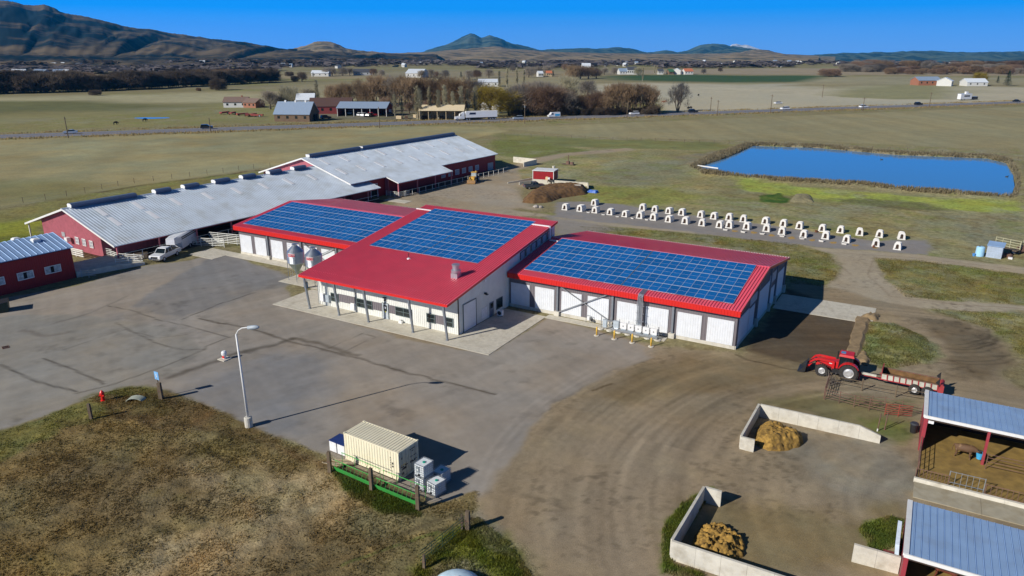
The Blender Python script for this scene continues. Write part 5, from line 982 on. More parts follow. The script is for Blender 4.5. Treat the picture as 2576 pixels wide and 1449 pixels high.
for row, pts in (('front', FR_), ('back', BK_)):
    for k, (x, y) in enumerate(pts):
        lb = 'white calf hutch, %s from the left in the %s row on the gravel' % (ORD[k], row)
        if row == 'back' and k == 0: lb = 'white calf hutch standing alone behind the left end of the front row'
        if row == 'back' and k > 0: lb = 'white calf hutch, %s from the left in the back row after the lone one' % ORD[k - 1]
        if (row, k) == ('front', 19): lb = 'white calf hutch at the far right end of the front row'
        if (row, k) == ('back', 16): lb = 'white calf hutch at the far right end of the back row'
        rz = random.uniform(-.1, .1); sc_ = random.uniform(.96, 1.05)
        if first: h0.location = (x, y, .005); h0.rotation_euler = (0, 0, rz); h0['label'] = lb; first = False
        else: dup(h0, (x, y, .005), rz, lb, scale=sc_)
def box_feeder(x, y, rz, lb):
    t = thing('feed_tray', lb, 'feed tray', (x, y, 0), rz, 'white feed trays by the hutches'); m = M(); m.hexa([(-.35, -.2, .02), (.35, -.2, .02), (.35, .2, .02), (-.35, .2, .02), (-.45, -.27, .32), (.45, -.27, .32), (.45, .27, .32), (-.45, .27, .32)]); m.build('tray', HUT, t); simple('hollow', DARK, t, (-.36, -.02, -.2, .2, .315, .33), (.02, .36, -.2, .2, .315, .33)); return t
ft = None
for k, (x, y) in enumerate(((-15.7, 57.9), (-12.3, 57.8), (-8.9, 58.1), (-5.3, 58.1), (-1.8, 58), (1.6, 57.9), (5.4, 57.8), (-45.0, 59.0), (-41.4, 58.6), (-38.1, 58.3), (-34.8, 58.4), (-31.8, 58.6), (-15.9, 63.2))):
    lb = 'white feed tray in front of the hutches, %s of the row along the track' % ORD[k] if k < 7 else ('white feed tray at the front corner of the %s hutch from the left' % ORD[k - 5] if k < 12 else 'white feed tray between the two rows of hutches')
    if ft is None: ft = box_feeder(x, y, .05, lb)
    else: dup(ft, (x, y, 0), random.uniform(-.3, .3), lb, scale=.8 if k > 6 else 1)
for k, (x, y, s) in enumerate(((-14.0, 58.2, 1.2), (-10.6, 58.8, 1.3), (-7.2, 58.3, 1.2), (-3.6, 58.2, 1.35), (0, 58.3, 1.1), (3.6, 58.3, 1.2), (7.2, 58.2, 1.2), (10.4, 58.2, .9))):
    m = M(); n = 14; m.add([(0, 0, .07)] + [(s * (.6 + .14 * math.sin(3 * a + k)) * math.cos(a), s * (.95 + .2 * math.cos(2 * a + k)) * math.sin(a), -.02) for a in [2 * math.pi * j / n for j in range(n)]], [(0, j + 1, (j + 1) % n + 1) for j in range(n)]); stuff(m.build('straw_patch', STRAW, None, loc=(x, y, .0)))

# ------------------------------------------------------------------ animals (one skin each)
def skin(name, chain, mats, parent=None, sub=1, loc=(0, 0, 0), rz=0):
    """chain: list of (xyz, radius, parent index); first vertex is the root"""
    me = bpy.data.meshes.new(name); me.from_pydata([c[0] for c in chain], [(c[2], i) for i, c in enumerate(chain) if c[2] is not None], [])
    o = bpy.data.objects.new('tmp', me); COL.objects.link(o); sk = o.modifiers.new('s', 'SKIN'); 
    for i, c in enumerate(chain): r = c[1]; me.skin_vertices[0].data[i].radius = (r, r) if not isinstance(r, tuple) else r
    me.skin_vertices[0].data[0].use_root = True
    ss = o.modifiers.new('d', 'SUBSURF'); ss.levels = sub; ss.render_levels = sub
    bpy.context.view_layer.update(); me2 = bpy.data.meshes.new_from_object(o.evaluated_get(bpy.context.evaluated_depsgraph_get())); bpy.data.objects.remove(o)
    me2.name = name; me2.materials.clear()
    for x in mats: me2.materials.append(x)
    me2.polygons.foreach_set('use_smooth', [True] * len(me2.polygons)); return me2
def cow_mat(name, main, patch, thr=.56, sc=1.6):
    m = bpy.data.materials.new(name); m.use_nodes = True; nt = m.node_tree; N = nt.nodes; L = nt.links; b = N['Principled BSDF']; b.inputs['Roughness'].default_value = .75
    tc = N.new('ShaderNodeTexCoord'); n = N.new('ShaderNodeTexNoise'); n.inputs['Scale'].default_value = sc; n.inputs['Detail'].default_value = 2; L.new(tc.outputs['Object'], n.inputs[0])
    cr = N.new('ShaderNodeValToRGB'); cr.color_ramp.elements[0].position = thr; cr.color_ramp.elements[0].color = (*main, 1); cr.color_ramp.elements[1].position = thr + .04; cr.color_ramp.elements[1].color = (*patch, 1); L.new(n.outputs[0], cr.inputs[0]); L.new(cr.outputs[0], b.inputs['Base Color']); return m
def cow(label, x, y, rz, main, patch, headc, head_down=.0, s=1., cat='cow', thr=.56, name='cow'):
    t = thing(name, label, cat, (x, y, 0), rz); t.scale = (s, s, s); hz_ = 1.25 - head_down
    ch = [((-.55, 0, 1.12), (.30, .30), None), ((-.1, 0, 1.06), (.36, .37), 0), ((.4, 0, 1.1), (.34, .35), 1), ((.75, 0, 1.18), (.2, .26), 2), ((1.02, 0, hz_ + .05), (.14, .17), 3), ((1.2, 0, hz_), (.13, .15), 4), ((1.48, 0, hz_ - .2), (.085, .1), 5)]
    for sx, px, base in ((-.62, 0, 0), (.48, 2, 2)):
        for sy in (-1, 1):
            i = len(ch); k = -.06 if base == 0 else .03
            ch += [((sx, sy * .19, .82), (.14, .12), base), ((sx + k * -1.2, sy * .2, .45), (.075, .075), i), ((sx + k, sy * .2, .12), (.05, .05), i + 1), ((sx + k + .04, sy * .2, .02), (.065, .065), i + 2)]
    i = len(ch); ch += [((-.86, 0, 1.2), (.04, .04), 0), ((-.95, 0, .8), (.025, .025), i), ((-.95, 0, .5), (.04, .04), i + 1)]
    i = len(ch); ch += [((1.08, .2, hz_ + .1), (.05, .03), 5), ((1.08, -.2, hz_ + .1), (.05, .03), 5)]
    bm_ = cow_mat(name + '_hide_' + str(len(MATS)) + str(int(x * 10)), main, patch, thr); me = skin('body', ch, [bm_, headc])
    for p in me.polygons:
        if p.center.x > 1.0: p.material_index = 1
    link('body', me, t); simple('nose', mat('cow_nose', (.05, .03, .03), .5), t, (1.5, 1.56, -.06, .06, hz_ - .27, hz_ - .18))
    for sy in (-1, 1): simple('eye', BLACKM, t, (1.22, 1.27, sy * .12 - .015, sy * .12 + .015, hz_ + .02, hz_ + .06))
    return t
BRN = al(88, 64, 44)
cow('tawny brown cow with a dark head feeding from the blue bucket in the upper shed', 22.75, -14.0, -.12, BRN, al(116, 90, 64), mat('dark_cow_head', (.02, .015, .013), .7), .35, .95, thr=.6)
cow('red-brown cow with a black and white face in the lower shed', 21.4, -32.0, math.pi - .35, al(96, 46, 30), al(220, 215, 205), mat('white_cow_face', al(225, 222, 215), .7, var=.9, scale=7), .1, .95, thr=.62)
for k, (x, y, rz, lb) in enumerate(((-.2, 65.0, -2.0, 'red-brown calf lying at the mouth of a hutch in the back row'), (10.1, 58.3, -1.4, 'small brown calf looking out of the hutch near the right end'))):
    t = thing('calf', lb, 'calf', (x, y, .0), rz); t.scale = (.62,) * 3
    ch = [((-.5, 0, .32), (.28, .26), None), ((0, 0, .36), (.3, .3), 0), ((.4, 0, .42), (.24, .26), 1), ((.65, 0, .68), (.14, .14), 2), ((.82, 0, .8), (.13, .13), 3), ((1.05, 0, .68), (.08, .08), 4), ((.55, .25, .12), (.08, .08), 2), ((.85, .28, .07), (.06, .06), 6), ((.55, -.25, .12), (.08, .08), 2), ((.85, -.28, .07), (.06, .06), 8), ((-.6, .28, .12), (.1, .1), 0), ((-.3, .4, .07), (.06, .06), 10), ((.78, .2, .84), (.05, .03), 4), ((.78, -.2, .84), (.05, .03), 4)]
    link('body', skin('body', ch, [CALF]), t); simple('nose', BLACKM, t, (1.1, 1.15, -.05, .05, .62, .7))

# ------------------------------------------------------------------ heaps
def heap(name, label, cat, poly, h, mt, lump=.25, ls=.7, seed=0, res=.16, flat=.5, group=None):
    P = np.array(poly); c = P.mean(0); lo, hi = P.min(0), P.max(0); xs = np.arange(lo[0], hi[0] + res, res); ys = np.arange(lo[1], hi[1] + res, res); X, Y = np.meshgrid(xs, ys); nx, ny = len(xs), len(ys); X, Y = X.ravel(), Y.ravel()
    d = -sdist(P, X, Y) + .5 * (fbm(X / .9, Y / .9, seed, 3) - .5); dm = d.max(); t = np.clip(d / (dm * flat), 0, 1); z = h * (1 - (1 - t) ** 2) * (.75 + .5 * fbm(X / 2.2, Y / 2.2, seed + 3, 3)) + lump * 2 * np.abs(fbm(X / ls, Y / ls, seed + 5, 4) - .5) * (t > 0) * (.4 + t) + lump * (fbm(X / (ls * .4), Y / (ls * .4), seed + 8, 3) - .5) * (t > 0)
    z = np.where(d > 0, z, -.15); i = np.arange((nx - 1) * (ny - 1)); r, cc = i // (nx - 1), i % (nx - 1); Q = np.stack([r * nx + cc, r * nx + cc + 1, (r + 1) * nx + cc + 1, (r + 1) * nx + cc], 1); Q = Q[(d[Q] > -.05).any(1)]
    me = np_mesh(name, np.c_[X - c[0], Y - c[1], z], Q, None, mt, smooth=True); o = link(name, me, loc=(c[0], c[1], 0)); return tag(o, label, cat, group)
MAN = mat('manure', al(98, 72, 44), .95, var=.35, scale=1.8, bump=.8, dirt=al(70, 48, 30) + (.7,), dscale=.5); STRAWP = mat('strawy_manure', al(136, 106, 50), .95, var=.5, scale=4, bump=1., dirt=al(60, 44, 24) + (.85,), dscale=1.6)
EARTH = mat('bare_earth', al(128, 108, 80), .95, var=.25, scale=1.5, bump=.7, dirt=al(92, 76, 54) + (.6,), dscale=.8)
heap('manure_pile', 'long brown manure pile beside the red pump house', 'manure pile', [(-64.2, 65.2), (-62.4, 61.4), (-59.5, 61.6), (-57.2, 64.5), (-57.0, 70.5), (-53.6, 77.5), (-55.8, 83.5), (-60.5, 84.6), (-66.5, 79.6), (-66.2, 71.5)], 1.5, MAN, .28, .9, 3, .3, .55)
heap('straw_manure_pile', 'golden straw manure heap inside the upper concrete bunker', 'manure pile', [(6.6, -20.6), (6.3, -17.0), (8.2, -16.6), (10.0, -17.0), (10.6, -18.4), (9.6, -20.2), (8.0, -21.2)], .95, STRAWP, .35, .6, 5, .1, .6)
heap('straw_manure_pile', 'clumpy golden manure heap inside the lower concrete bunker', 'manure pile', [(5.8, -37.6), (5.9, -34.6), (7.2, -33.4), (9.0, -34.6), (9.4, -36.2), (8.9, -38.2), (7.0, -38.2)], .5, STRAWP, .55, .55, 9, .08, .6)
# low earth bank and sill on the right of the muddy ground east of the end wall
t = thing('earth_sill', 'pale earth covered concrete sill along the muddy ground beyond the end wall', 'retaining wall', (12.4, 12, 0)); m = M((12.4, 12, 0))
prev = None; rr = random.Random(3)
for k in range(15):
    y = 4.4 + k * 1.02; x0, x1 = 11.6 - .025 * k + rr.uniform(-.1, .1), 12.5 + rr.uniform(-.1, .15); z = .22 + rr.uniform(-.04, .04); cur = [(x0 - .15, y, -.1), (x0, y, z), (x1, y, z + .05), (x1 + .6, y, -.1)]
    if prev: m.add(prev + cur, [(0, 1, 5, 4), (1, 2, 6, 5), (2, 3, 7, 6)])
    prev = cur
m.build('sill', EARTH, t)
heap('earth_mound', 'rough earth mound at the end of the sill behind the tractor', 'earth mound', [(12.4, 3.4), (13.8, 2.6), (14.2, 4.2), (13.4, 6.5), (12.8, 6.8)], .35, EARTH, .16, .8, 21, .12, .7)
heap('earth_mound', 'dark earth heap along the end of the concrete strip', 'earth mound', [(11.3, 18.4), (13.6, 18.3), (13.8, 20.6), (12.6, 20.8)], .4, EARTH, .3, .7, 25, .2, .7)
heap('earth_mound', 'dry grassy mound below the pond bank', 'earth mound', [gp(1985, 509), gp(2048, 510), gp(2040, 492), gp(2000, 490)], .6, mat('grassy_earth', al(120, 112, 84), .95, var=.3, scale=2, bump=.7), .2, .8, 27, .3, .7)

# ------------------------------------------------------------------ concrete bunkers
def wallseg(parent, p, q, h0_, h1_, th=.2, name='wall_panel', z=0):
    p, q = Vector((*p, 0)), Vector((*q, 0)); d = (q - p).normalized(); s = Vector((-d.y, d.x, 0)) * th / 2; o = Vector(parent.location) if parent else Vector((0, 0, 0)); o.z = 0
    a, b = p - o, q - o; m = M(); m.hexa([tuple(v) for v in (a - s + Vector((0, 0, -.2)), b - s + Vector((0, 0, -.2)), b + s + Vector((0, 0, -.2)), a + s + Vector((0, 0, -.2)), a - s + Vector((0, 0, h0_)), b - s + Vector((0, 0, h1_)), b + s + Vector((0, 0, h1_)), a + s + Vector((0, 0, h0_)))]); return m.build(name, CONC2, parent)
def panels(t, p, q, h0_, h1_, n, th=.2):
    p, q = np.array(p), np.array(q)
    for k in range(n):
        g = .012; a = p + (q - p) * (k / n); b = p + (q - p) * ((k + 1) / n); d = (q - p) / np.linalg.norm(q - p) * g / 2; wallseg(t, a + d, b - d, h0_ + (h1_ - h0_) * k / n, h0_ + (h1_ - h0_) * (k + 1) / n, th)
t = thing('concrete_bunker', 'upper concrete manure bunker with white walls on three sides', 'bunker wall', (6, -18, 0))
panels(t, (5.75, -21.95), (6.95, -21.95), 1.2, 1.2, 1); panels(t, (5.75, -21.8), (5.85, -15.1), 1.2, 1.3, 4); panels(t, (5.98, -15.1), (14.6, -14.9), 1.3, 1.3, 5); panels(t, (14.6, -14.9), (16.35, -14.85), 1.3, .75, 1)
t = thing('concrete_bunker', 'lower concrete manure bunker with tall white walls at the bottom edge', 'bunker wall', (5, -36, 0))
panels(t, (5.2, -31.3), (6.5, -31.3), 1.35, 1.35, 1); panels(t, (5.15, -31.4), (5.05, -38.9), 1.4, 1.5, 4); panels(t, (5.05, -39.0), (13.5, -38.9), 1.5, 1.5, 5); panels(t, (13.5, -38.9), (17.5, -38.85), 1.5, 1.4, 2)
t = thing('concrete_wall', 'straight white concrete wall running to the lower shed corner', 'wall', (15.9, -33, 0)); panels(t, (15.9, -33.05), (18.75, -32.85), 1.4, 1.3, 2)

# ------------------------------------------------------------------ two open sheds on the right
SHED_POST = mat('red_shed_post', al(142, 48, 58), .6, var=.1, scale=2, dirt=(.14, .1, .08, .4)); SHEDIN = mat('dark_shed_boards', al(58, 44, 36), .9, var=.3, scale=2); BED = mat('trodden_bedding', al(126, 102, 52), .95, var=.25, scale=1.2, bump=.6, dirt=al(96, 74, 40) + (.6,), dscale=.5)
def shed(label, x0, x1, yf, yb, zf_, zb_, posts, bed, wall_left=True):
    t = thing('open_shed', label, 'cattle shed', (x0, yf, 0)); off = (x0, yf, 0); n = int((x1 - x0) / .42)
    for k in range(n):
        a, b = x0 + (x1 - x0) * k / n, x0 + (x1 - x0) * (k + 1) / n; m = M(off); e = .008; m.hexa([(a + e, yf, zf_ - .04), (b - e, yf, zf_ - .04), (b - e, yb, zb_ - .04), (a + e, yb, zb_ - .04), (a + e, yf, zf_), (b - e, yf, zf_), (b - e, yb, zb_), (a + e, yb, zb_)])
        m.add([(a + e, yf, zf_), (a + .04, yf, zf_ + .05), (a + .08, yf, zf_), (a + e, yb, zb_), (a + .04, yb, zb_ + .05), (a + .08, yb, zb_)], [(0, 1, 4, 3), (1, 2, 5, 4)]); m.build('roof_sheet', BROOF, t)
    m = M(off); m.box(x0 - .05, x1, yf - .1, yf - .002, zf_ - .2, zf_ + .06); m.build('gutter', WHITE_P, t)
    m = M(off); m.hexa([(x0 - .1, yf, zf_ - .15), (x0 + .22, yf, zf_ - .15), (x0 + .22, yb, zb_ - .15), (x0 - .1, yb, zb_ - .15), (x0 - .1, yf, zf_ + .07), (x0 + .22, yf, zf_ + .07), (x0 + .22, yb, zb_ + .07), (x0 - .1, yb, zb_ + .07)]); m.build('white_rake', WHITE_P, t)
    m = M(off); m.hexa([(x0, yf + .1, 0), (x0 + .12, yf + .1, 0), (x0 + .12, yb, 0), (x0, yb, 0), (x0, yf + .1, zf_ - .16), (x0 + .12, yf + .1, zf_ - .16), (x0 + .12, yb, zb_ - .16), (x0, yb, zb_ - .16)]); m.build('end_wall', SHED_POST, t)
    m = M(off); m.box(x0 + .12, x1, yb - .12, yb, 0, zb_ - .05); m.build('back_wall', SHEDIN, t); m = M(off); m.box(x0 + .121, x1, yf + .1, yb - .125, zf_ - .35, zf_ - .25); m.build('rafter_tie', SHEDIN, t) if 0 else None
    for x in posts: m = M(off); m.box(x - .1, x + .1, yf + .02, yf + .22, 0, zf_ - .05); m.build('post', SHED_POST, t)
    m = M(off); m.box(x0 + .12, x1, yf + .05, yf + .15, zf_ - .4, zf_ - .2); m.build('front_beam', SHEDIN, t)
    m = M(off); m.box(x0 + .13, x1, bed, yb - .13, 0, .06); m.build('bedding_floor', BED, t); return t
s1 = shed('upper open shed with a blue-grey roof over a brown cow at the right edge', 19.35, 38, -14.6, -8.6, 3.45, 3.25, (19.55, 24.1, 28.8, 33.5), -19.6)
s2 = shed('lower open shed with a blue-grey roof at the bottom right corner', 18.8, 38, -34.9, -27.9, 3.0, 2.75, (18.95, 24.0, 28.8, 33.5), -38.5)
simple('white_box', WBOX, s1, (.3, .75, .1, .5, 2.75, 3.15))
t = thing('feed_kerb', 'low concrete feed kerb in front of the upper shed', 'kerb', (19.2, -19.9, 0)); 
for k in range(6): a = 19.2 + k * 3.1; m = M((19.2, -19.9, 0)); m.hexa([(a, -20.15, 0), (a + 3.09, -20.15, 0), (a + 3.09, -19.7, 0), (a, -19.7, 0), (a, -20.0, .28), (a + 3.09, -20.0, .28), (a + 3.09, -19.75, .28), (a, -19.75, .28)]); m.build('kerb_block', CONC2, t)
for k in range(4): m = M((19.2, -19.9, 0)); a = 19.25 + k * 4.6; m.box(a, a + 4.58, -22.6, -20.17, -.1, .05 + .002 * k); m.build('feed_apron', mat('dusty_apron', al(150, 142, 124), .9, var=.1, scale=1.5, dirt=al(124, 108, 80) + (.7,), dscale=.6), t)
def hay_gate(label, x0, y0, x1, y1, h=1.25, n=6, mt=RUST, name='feed_gate', z=0.06, rails=(.15, 1.2)):
    L_ = math.hypot(x1 - x0, y1 - y0); t = thing(name, label, 'gate', (x0, y0, z), math.atan2(y1 - y0, x1 - x0))
    for zz in rails: m = M(); m.tube((0, 0, zz), (L_, 0, zz), .03, n=5); m.build('rail', mt, t)
    for k in range(n + 1): x = L_ * k / n; m = M(); m.tube((x, 0, 0), (x, 0, h), .045 if k in (0, n) else .022, n=5); m.build('bar', mt, t)
    return t
hay_gate('rusty barred feed gate, left section of the feed line before the upper shed', 19.3, -19.6, 21.6, -19.55, .95, 9, rails=(.1, .9)); hay_gate('taller grey feed gate in the middle of the feed line before the upper shed', 21.6, -19.5, 24.0, -19.45, 1.35, 6, STEEL, rails=(.35, 1.3)); hay_gate('rusty barred feed gate, right section of the feed line before the upper shed', 24.1, -19.5, 32, -19.4, .95, 22, rails=(.1, .9))
hay_gate('rusty side gate between the end wall and the kerb of the upper shed', 19.4, -19.4, 19.45, -14.9, 1.5, 5, rails=(.2, .6, 1.0, 1.45))
fence('steel pipe divider rails running right from the shed post', [(24.3, -15.2), (33, -15.0)], rails=(.45, .8, 1.15, 1.45), h=1.55, sp=2.6, r=.028, pr=.035, mt=RUST, name='pipe_divider', cat='fence')
t = thing('bucket', 'bright blue feed bucket hung on the post of the upper shed', 'bucket', (23.85, -14.15, .35)); m = M(); m.lathe([(.2, 0), (.28, .5), (.3, .5), (.3, .54), (.25, .54)], n=12); m.build('pail', mat('bucket_blue', (.06, .42, .75), .5), t); m = M(); m.path([(-.28, 0, .5), (-.15, 0, .72), (.15, 0, .72), (.28, 0, .5)], .012); m.build('handle', STEEL, t)
t = thing('trash_can', 'black ribbed trash can in front of the upper shed end wall', 'trash can', (18.85, -11.2, 0)); m = M(); m.lathe([(.27, 0), (.33, .85)], n=14); m.build('bin', BLACKM, t); m = M(); m.lathe([(.37, .83), (.37, .9), (.3, .97), (.02, 1.0)], n=14); m.build('lid', mat('dark_grey_plastic', (.04, .045, .055), .5), t)
t = thing('scrap_stack', 'red board and pale sheets leaning by the lower shed end wall', 'scrap', (18.2, -31.4, 0)); simple('red_board', mat('dull_red_board', al(110, 50, 42), .7, var=.2), t, (-.5, .4, -.9, .1, 0, .5)); m = M(); m.hexa([(.25, -.6, 0), (.5, -.6, 0), (.5, 1.9, 0), (.25, 1.9, 0), (.1, -.6, 1.6), (.35, -.6, 1.6), (.35, 1.9, 1.9), (.1, 1.9, 1.9)]); m.build('pale_sheet', mat('pale_blue_sheet', al(190, 205, 220), .5), t); m = M(); m.tube((-.1, -1.1, .1), (.5, -.7, .9), .06, n=4); m.build('timber', WOOD, t)

# ------------------------------------------------------------------ pen by the tractor
fence('weathered wooden-post pen rails nearest the tractor', [(10.9, -4.3), (13.9, -4.3), (17.0, -4.2), (19.6, -3.9)], rails=(.5, 1.0), h=1.35, sp=3.0, r=.035, pr=.07, mt=WOOD, name='pen_fence', cat='fence')
fence('rusty barred panels at the left end of the pen', [(10.8, -8.1), (10.75, -4.3)], rails=(.25, .5, .75, 1.0, 1.25), h=1.35, sp=1.0, r=.03, pr=.035, mt=RUST, name='pen_fence', cat='fence')
fence('rusty pipe rails along the front of the pen', [(10.9, -8.3), (13.6, -8.55), (16.3, -8.6)], rails=(.3, .6, .9, 1.2), h=1.3, sp=1.35, r=.028, pr=.04, mt=RUST, name='pen_fence', cat='fence')
fence('rusty cross panels inside the pen beside the red gate', [(14.0, -8.0), (16.2, -7.2), (19.2, -7.4)], rails=(.35, .7, 1.05), h=1.2, sp=1.4, r=.025, pr=.03, mt=RUST, name='pen_fence', cat='fence')
fence('dull red tubular gate closing the pen by the upper shed', [(16.35, -8.9), (18.6, -8.2)], rails=(.2, .4, .6, .8, 1.0, 1.2), h=1.25, sp=1.15, r=.03, pr=.035, mt=RUSTRED, name='red_gate', cat='gate')
for k, (x, y, lb) in enumerate(((16.0, -12.6, 'thin dark stake with a pale foot behind the upper bunker wall'), (16.55, -12.0, 'thin dark stake right of the pale footed one'))):
    t = thing('stake', lb, 'stake', (x, y, 0)); m = M(); m.tube((0, 0, .25), (.05, .02, 1.8), .05, n=5); m.build('shaft', RUST, t); m = M(); m.tube((0, 0, 0), (0, 0, .26), .06, n=6); m.build('foot', WBOX if k == 0 else RUST, t)
t = thing('brush_heap', 'grey brush heap tangled at the corner of the pen', 'brush', (11.0, -4.3, 0)); m = M(); rr = random.Random(5)
for k in range(60):
    a = rr.uniform(0, 6.28); m.tube((rr.uniform(-.5, .5), rr.uniform(-1, 1), rr.uniform(0, .3)), (rr.uniform(-.5, .5) + .5 * math.cos(a), rr.uniform(-1, 1) + .6 * math.sin(a), rr.uniform(.2, 1.2)), .018, .008, n=3, cap=False)
m.build('branches', mat('dead_branch', al(120, 110, 100), .9), t)

# ------------------------------------------------------------------ vehicles
TYRE = mat('tyre_rubber', (.035, .032, .03), .85, var=.25, scale=6); RIMG = mat('silver_rim', (.6, .6, .6), .4, metal=.5); VGL = mat('vehicle_glass', (.01, .016, .02), .08)
def wheel(parent, x, y, r, w, rimr=.6, lug=0, mt=None, rim=None):
    m = M(); m.lathe([(r * .62, -w / 2), (r * .93, -w / 2), (r, -w * .32), (r, w * .32), (r * .93, w / 2), (r * .62, w / 2)], (x, y, r), 20, axis='y', cap=False)
    if lug:
        for k in range(lug):
            a = 2 * math.pi * k / lug
            for s in (-1, 1):
                b = a + (math.pi / lug if s > 0 else 0); m.hexa([(x + rr_ * math.cos(b + da), y + yy, r + rr_ * math.sin(b + da)) for rr_ in (r * .98, r * 1.05) for yy, da in ((s * w * .02, 0), (s * w * .5, .16), (s * w * .5, .26), (s * w * .02, .1))])
    t = m.build('wheel', mt or TYRE, parent); m = M(); m.lathe([(.03, -w * .3), (r * rimr * .5, -w * .34), (r * rimr * .55, -w * .2), (r * rimr * .92, -w * .2), (r * rimr, -w * .42), (r * rimr * 1.04, 0), (r * rimr, w * .42), (r * rimr * .92, w * .2), (r * rimr * .5, w * .34), (.03, w * .3)], (x, y, r), 18, axis='y'); m.build('rim', rim or RIMG, t); return t
TR = mat('tractor_red', (.60, .016, .02), .35, var=.06, dirt=(.2, .1, .07, .35), dscale=2)
# tractor: x forwards; faces the left of the photograph
t = thing('tractor', 'red tractor with front loader and black bucket parked by the muddy ground', 'tractor', (11.2, -1.55, 0), math.pi + .02)
for y in (-.95, .95): wheel(t, -1.15, y, .92, .52, .58, 22); wheel(t, 1.45, y * .97, .64, .42, .56, 18)
m = M(); m.hexa([(-.1, -.4, .85), (2.15, -.36, .95), (2.15, .36, .95), (-.1, .4, .85), (-.1, -.42, 1.72), (2.1, -.33, 1.55), (2.1, .33, 1.55), (-.1, .42, 1.72)]); m.build('bonnet', TR, t)
simple('chassis', BLACKM, t, (-1.6, 2.2, -.3, .3, .5, .95)); simple('grille', BLACKM, t, (2.15, 2.2, -.3, .3, 1.0, 1.5)); simple('front_axle', BLACKM, t, (1.3, 1.6, -.8, .8, .5, .75)); simple('rear_axle', BLACKM, t, (-1.35, -.95, -.75, .75, .7, 1.1)); simple('fuel_tank', BLACKM, t, (-.3, .5, -.7, -.35, .45, .95), (-.3, .5, .35, .7, .45, .95))
m = M(); m.hexa([(-1.5, -.72, 1.1), (-.08, -.72, 1.0), (-.08, .72, 1.0), (-1.5, .72, 1.1), (-1.35, -.66, 2.5), (-.15, -.66, 2.5), (-.15, .66, 2.5), (-1.35, .66, 2.5)]); cabn = m.build('cab', VGL, t)
m = M()
for x0, x1 in ((-1.5, -1.36), (-.08, -.16)):
    for y in (-.72, .72): m.tube((x0, y, 1.0), (x1, y * .92, 2.5), .05, n=4)
m.tube((-.8, -.73, 1.0), (-.8, -.67, 2.5), .03, n=4); m.tube((-.8, .73, 1.0), (-.8, .67, 2.5), .03, n=4); m.build('cab_frame', BLACKM, cabn)
m = M(); m.hexa([(-1.5, -.78, 2.5), (0, -.78, 2.5), (0, .78, 2.5), (-1.5, .78, 2.5), (-1.4, -.68, 2.72), (-.1, -.66, 2.72), (-.1, .66, 2.72), (-1.4, .68, 2.72)]); m.build('cab_roof', TR, t); simple('roof_hatch', mat('hatch_glass', al(90, 130, 170), .2), t, (-.6, -.15, -.3, .3, 2.722, 2.74))
for y in (-1, 1):
    m = M(); n = 8
    for k in range(n):
        a, b = R(20 + 130 * k / n), R(20 + 130 * (k + 1) / n); y0, y1 = sorted((y * .68, y * 1.18)); q = lambda r_, an, yy: (-1.15 + r_ * math.cos(an), yy, .92 + r_ * math.sin(an))
        m.hexa([q(1.02, b, y0), q(1.02, a, y0), q(1.02, a, y1), q(1.02, b, y1), q(1.08, b, y0), q(1.08, a, y0), q(1.08, a, y1), q(1.08, b, y1)])
    m.build('fender', TR, t)
    m = M(); yy = y * .55
    P = [(.35, 1.65), (1.9, 1.72), (2.35, 1.55), (3.0, .55)]
    for (ax, az_), (bx, bz) in zip(P, P[1:]): 
        dx, dz = bx - ax, bz - az_; l = math.hypot(dx, dz); nx_, nz_ = -dz / l * .12, dx / l * .12; m.hexa([(ax - nx_, yy - .06, az_ - nz_), (bx - nx_, yy - .06, bz - nz_), (bx - nx_, yy + .06, bz - nz_), (ax - nx_, yy + .06, az_ - nz_), (ax + nx_, yy - .06, az_ + nz_), (bx + nx_, yy - .06, bz + nz_), (bx + nx_, yy + .06, bz + nz_), (ax + nx_, yy + .06, az_ + nz_)])
    m.box(.3, .55, yy - .08, yy + .08, .8, 1.7); m.build('loader_arm', TR, t)
    m = M(); m.tube((.6, yy, 1.0), (2.0, yy, 1.45), .05); m.tube((2.2, yy + .09, 1.5), (2.95, yy + .09, .9), .045); m.build('hydraulic_ram', BLACKM, t)
m = M(); m.tube((2.95, -.55, .62), (2.95, .55, .62), .06); m.build('loader_cross_tube', TR, t)
m = M(); P = [(3.0, .95), (3.05, .3), (3.2, .06), (3.85, .02), (3.85, .06), (3.25, .12), (3.12, .32), (3.07, .95)]; m.prism([(x, -1.05, z) for x, z in P], (0, 2.1, 0)); m.build('bucket', mat('bucket_black', (.04, .045, .055), .45, metal=.3), t)
for y in (-1.05, 1.03): m = M(); m.prism([(3.05, y, .9), (3.05, y, .2), (3.25, y, .05), (3.8, y, .03)], (0, .03, 0)); m.build('bucket_side', BLACKM, t)
m = M(); m.tube((.15, -.55, 1.5), (.15, -.55, 2.55), .07); m.build('exhaust', BLACKM, t); simple('decal_plate', WBOX, t, (.5, .85, .421, .427, 1.35, 1.55)); simple('headlight', WBOX, t, (2.1, 2.16, -.3, -.12, 1.3, 1.42)); simple('headlight', WBOX, t, (2.1, 2.16, .12, .3, 1.3, 1.42))
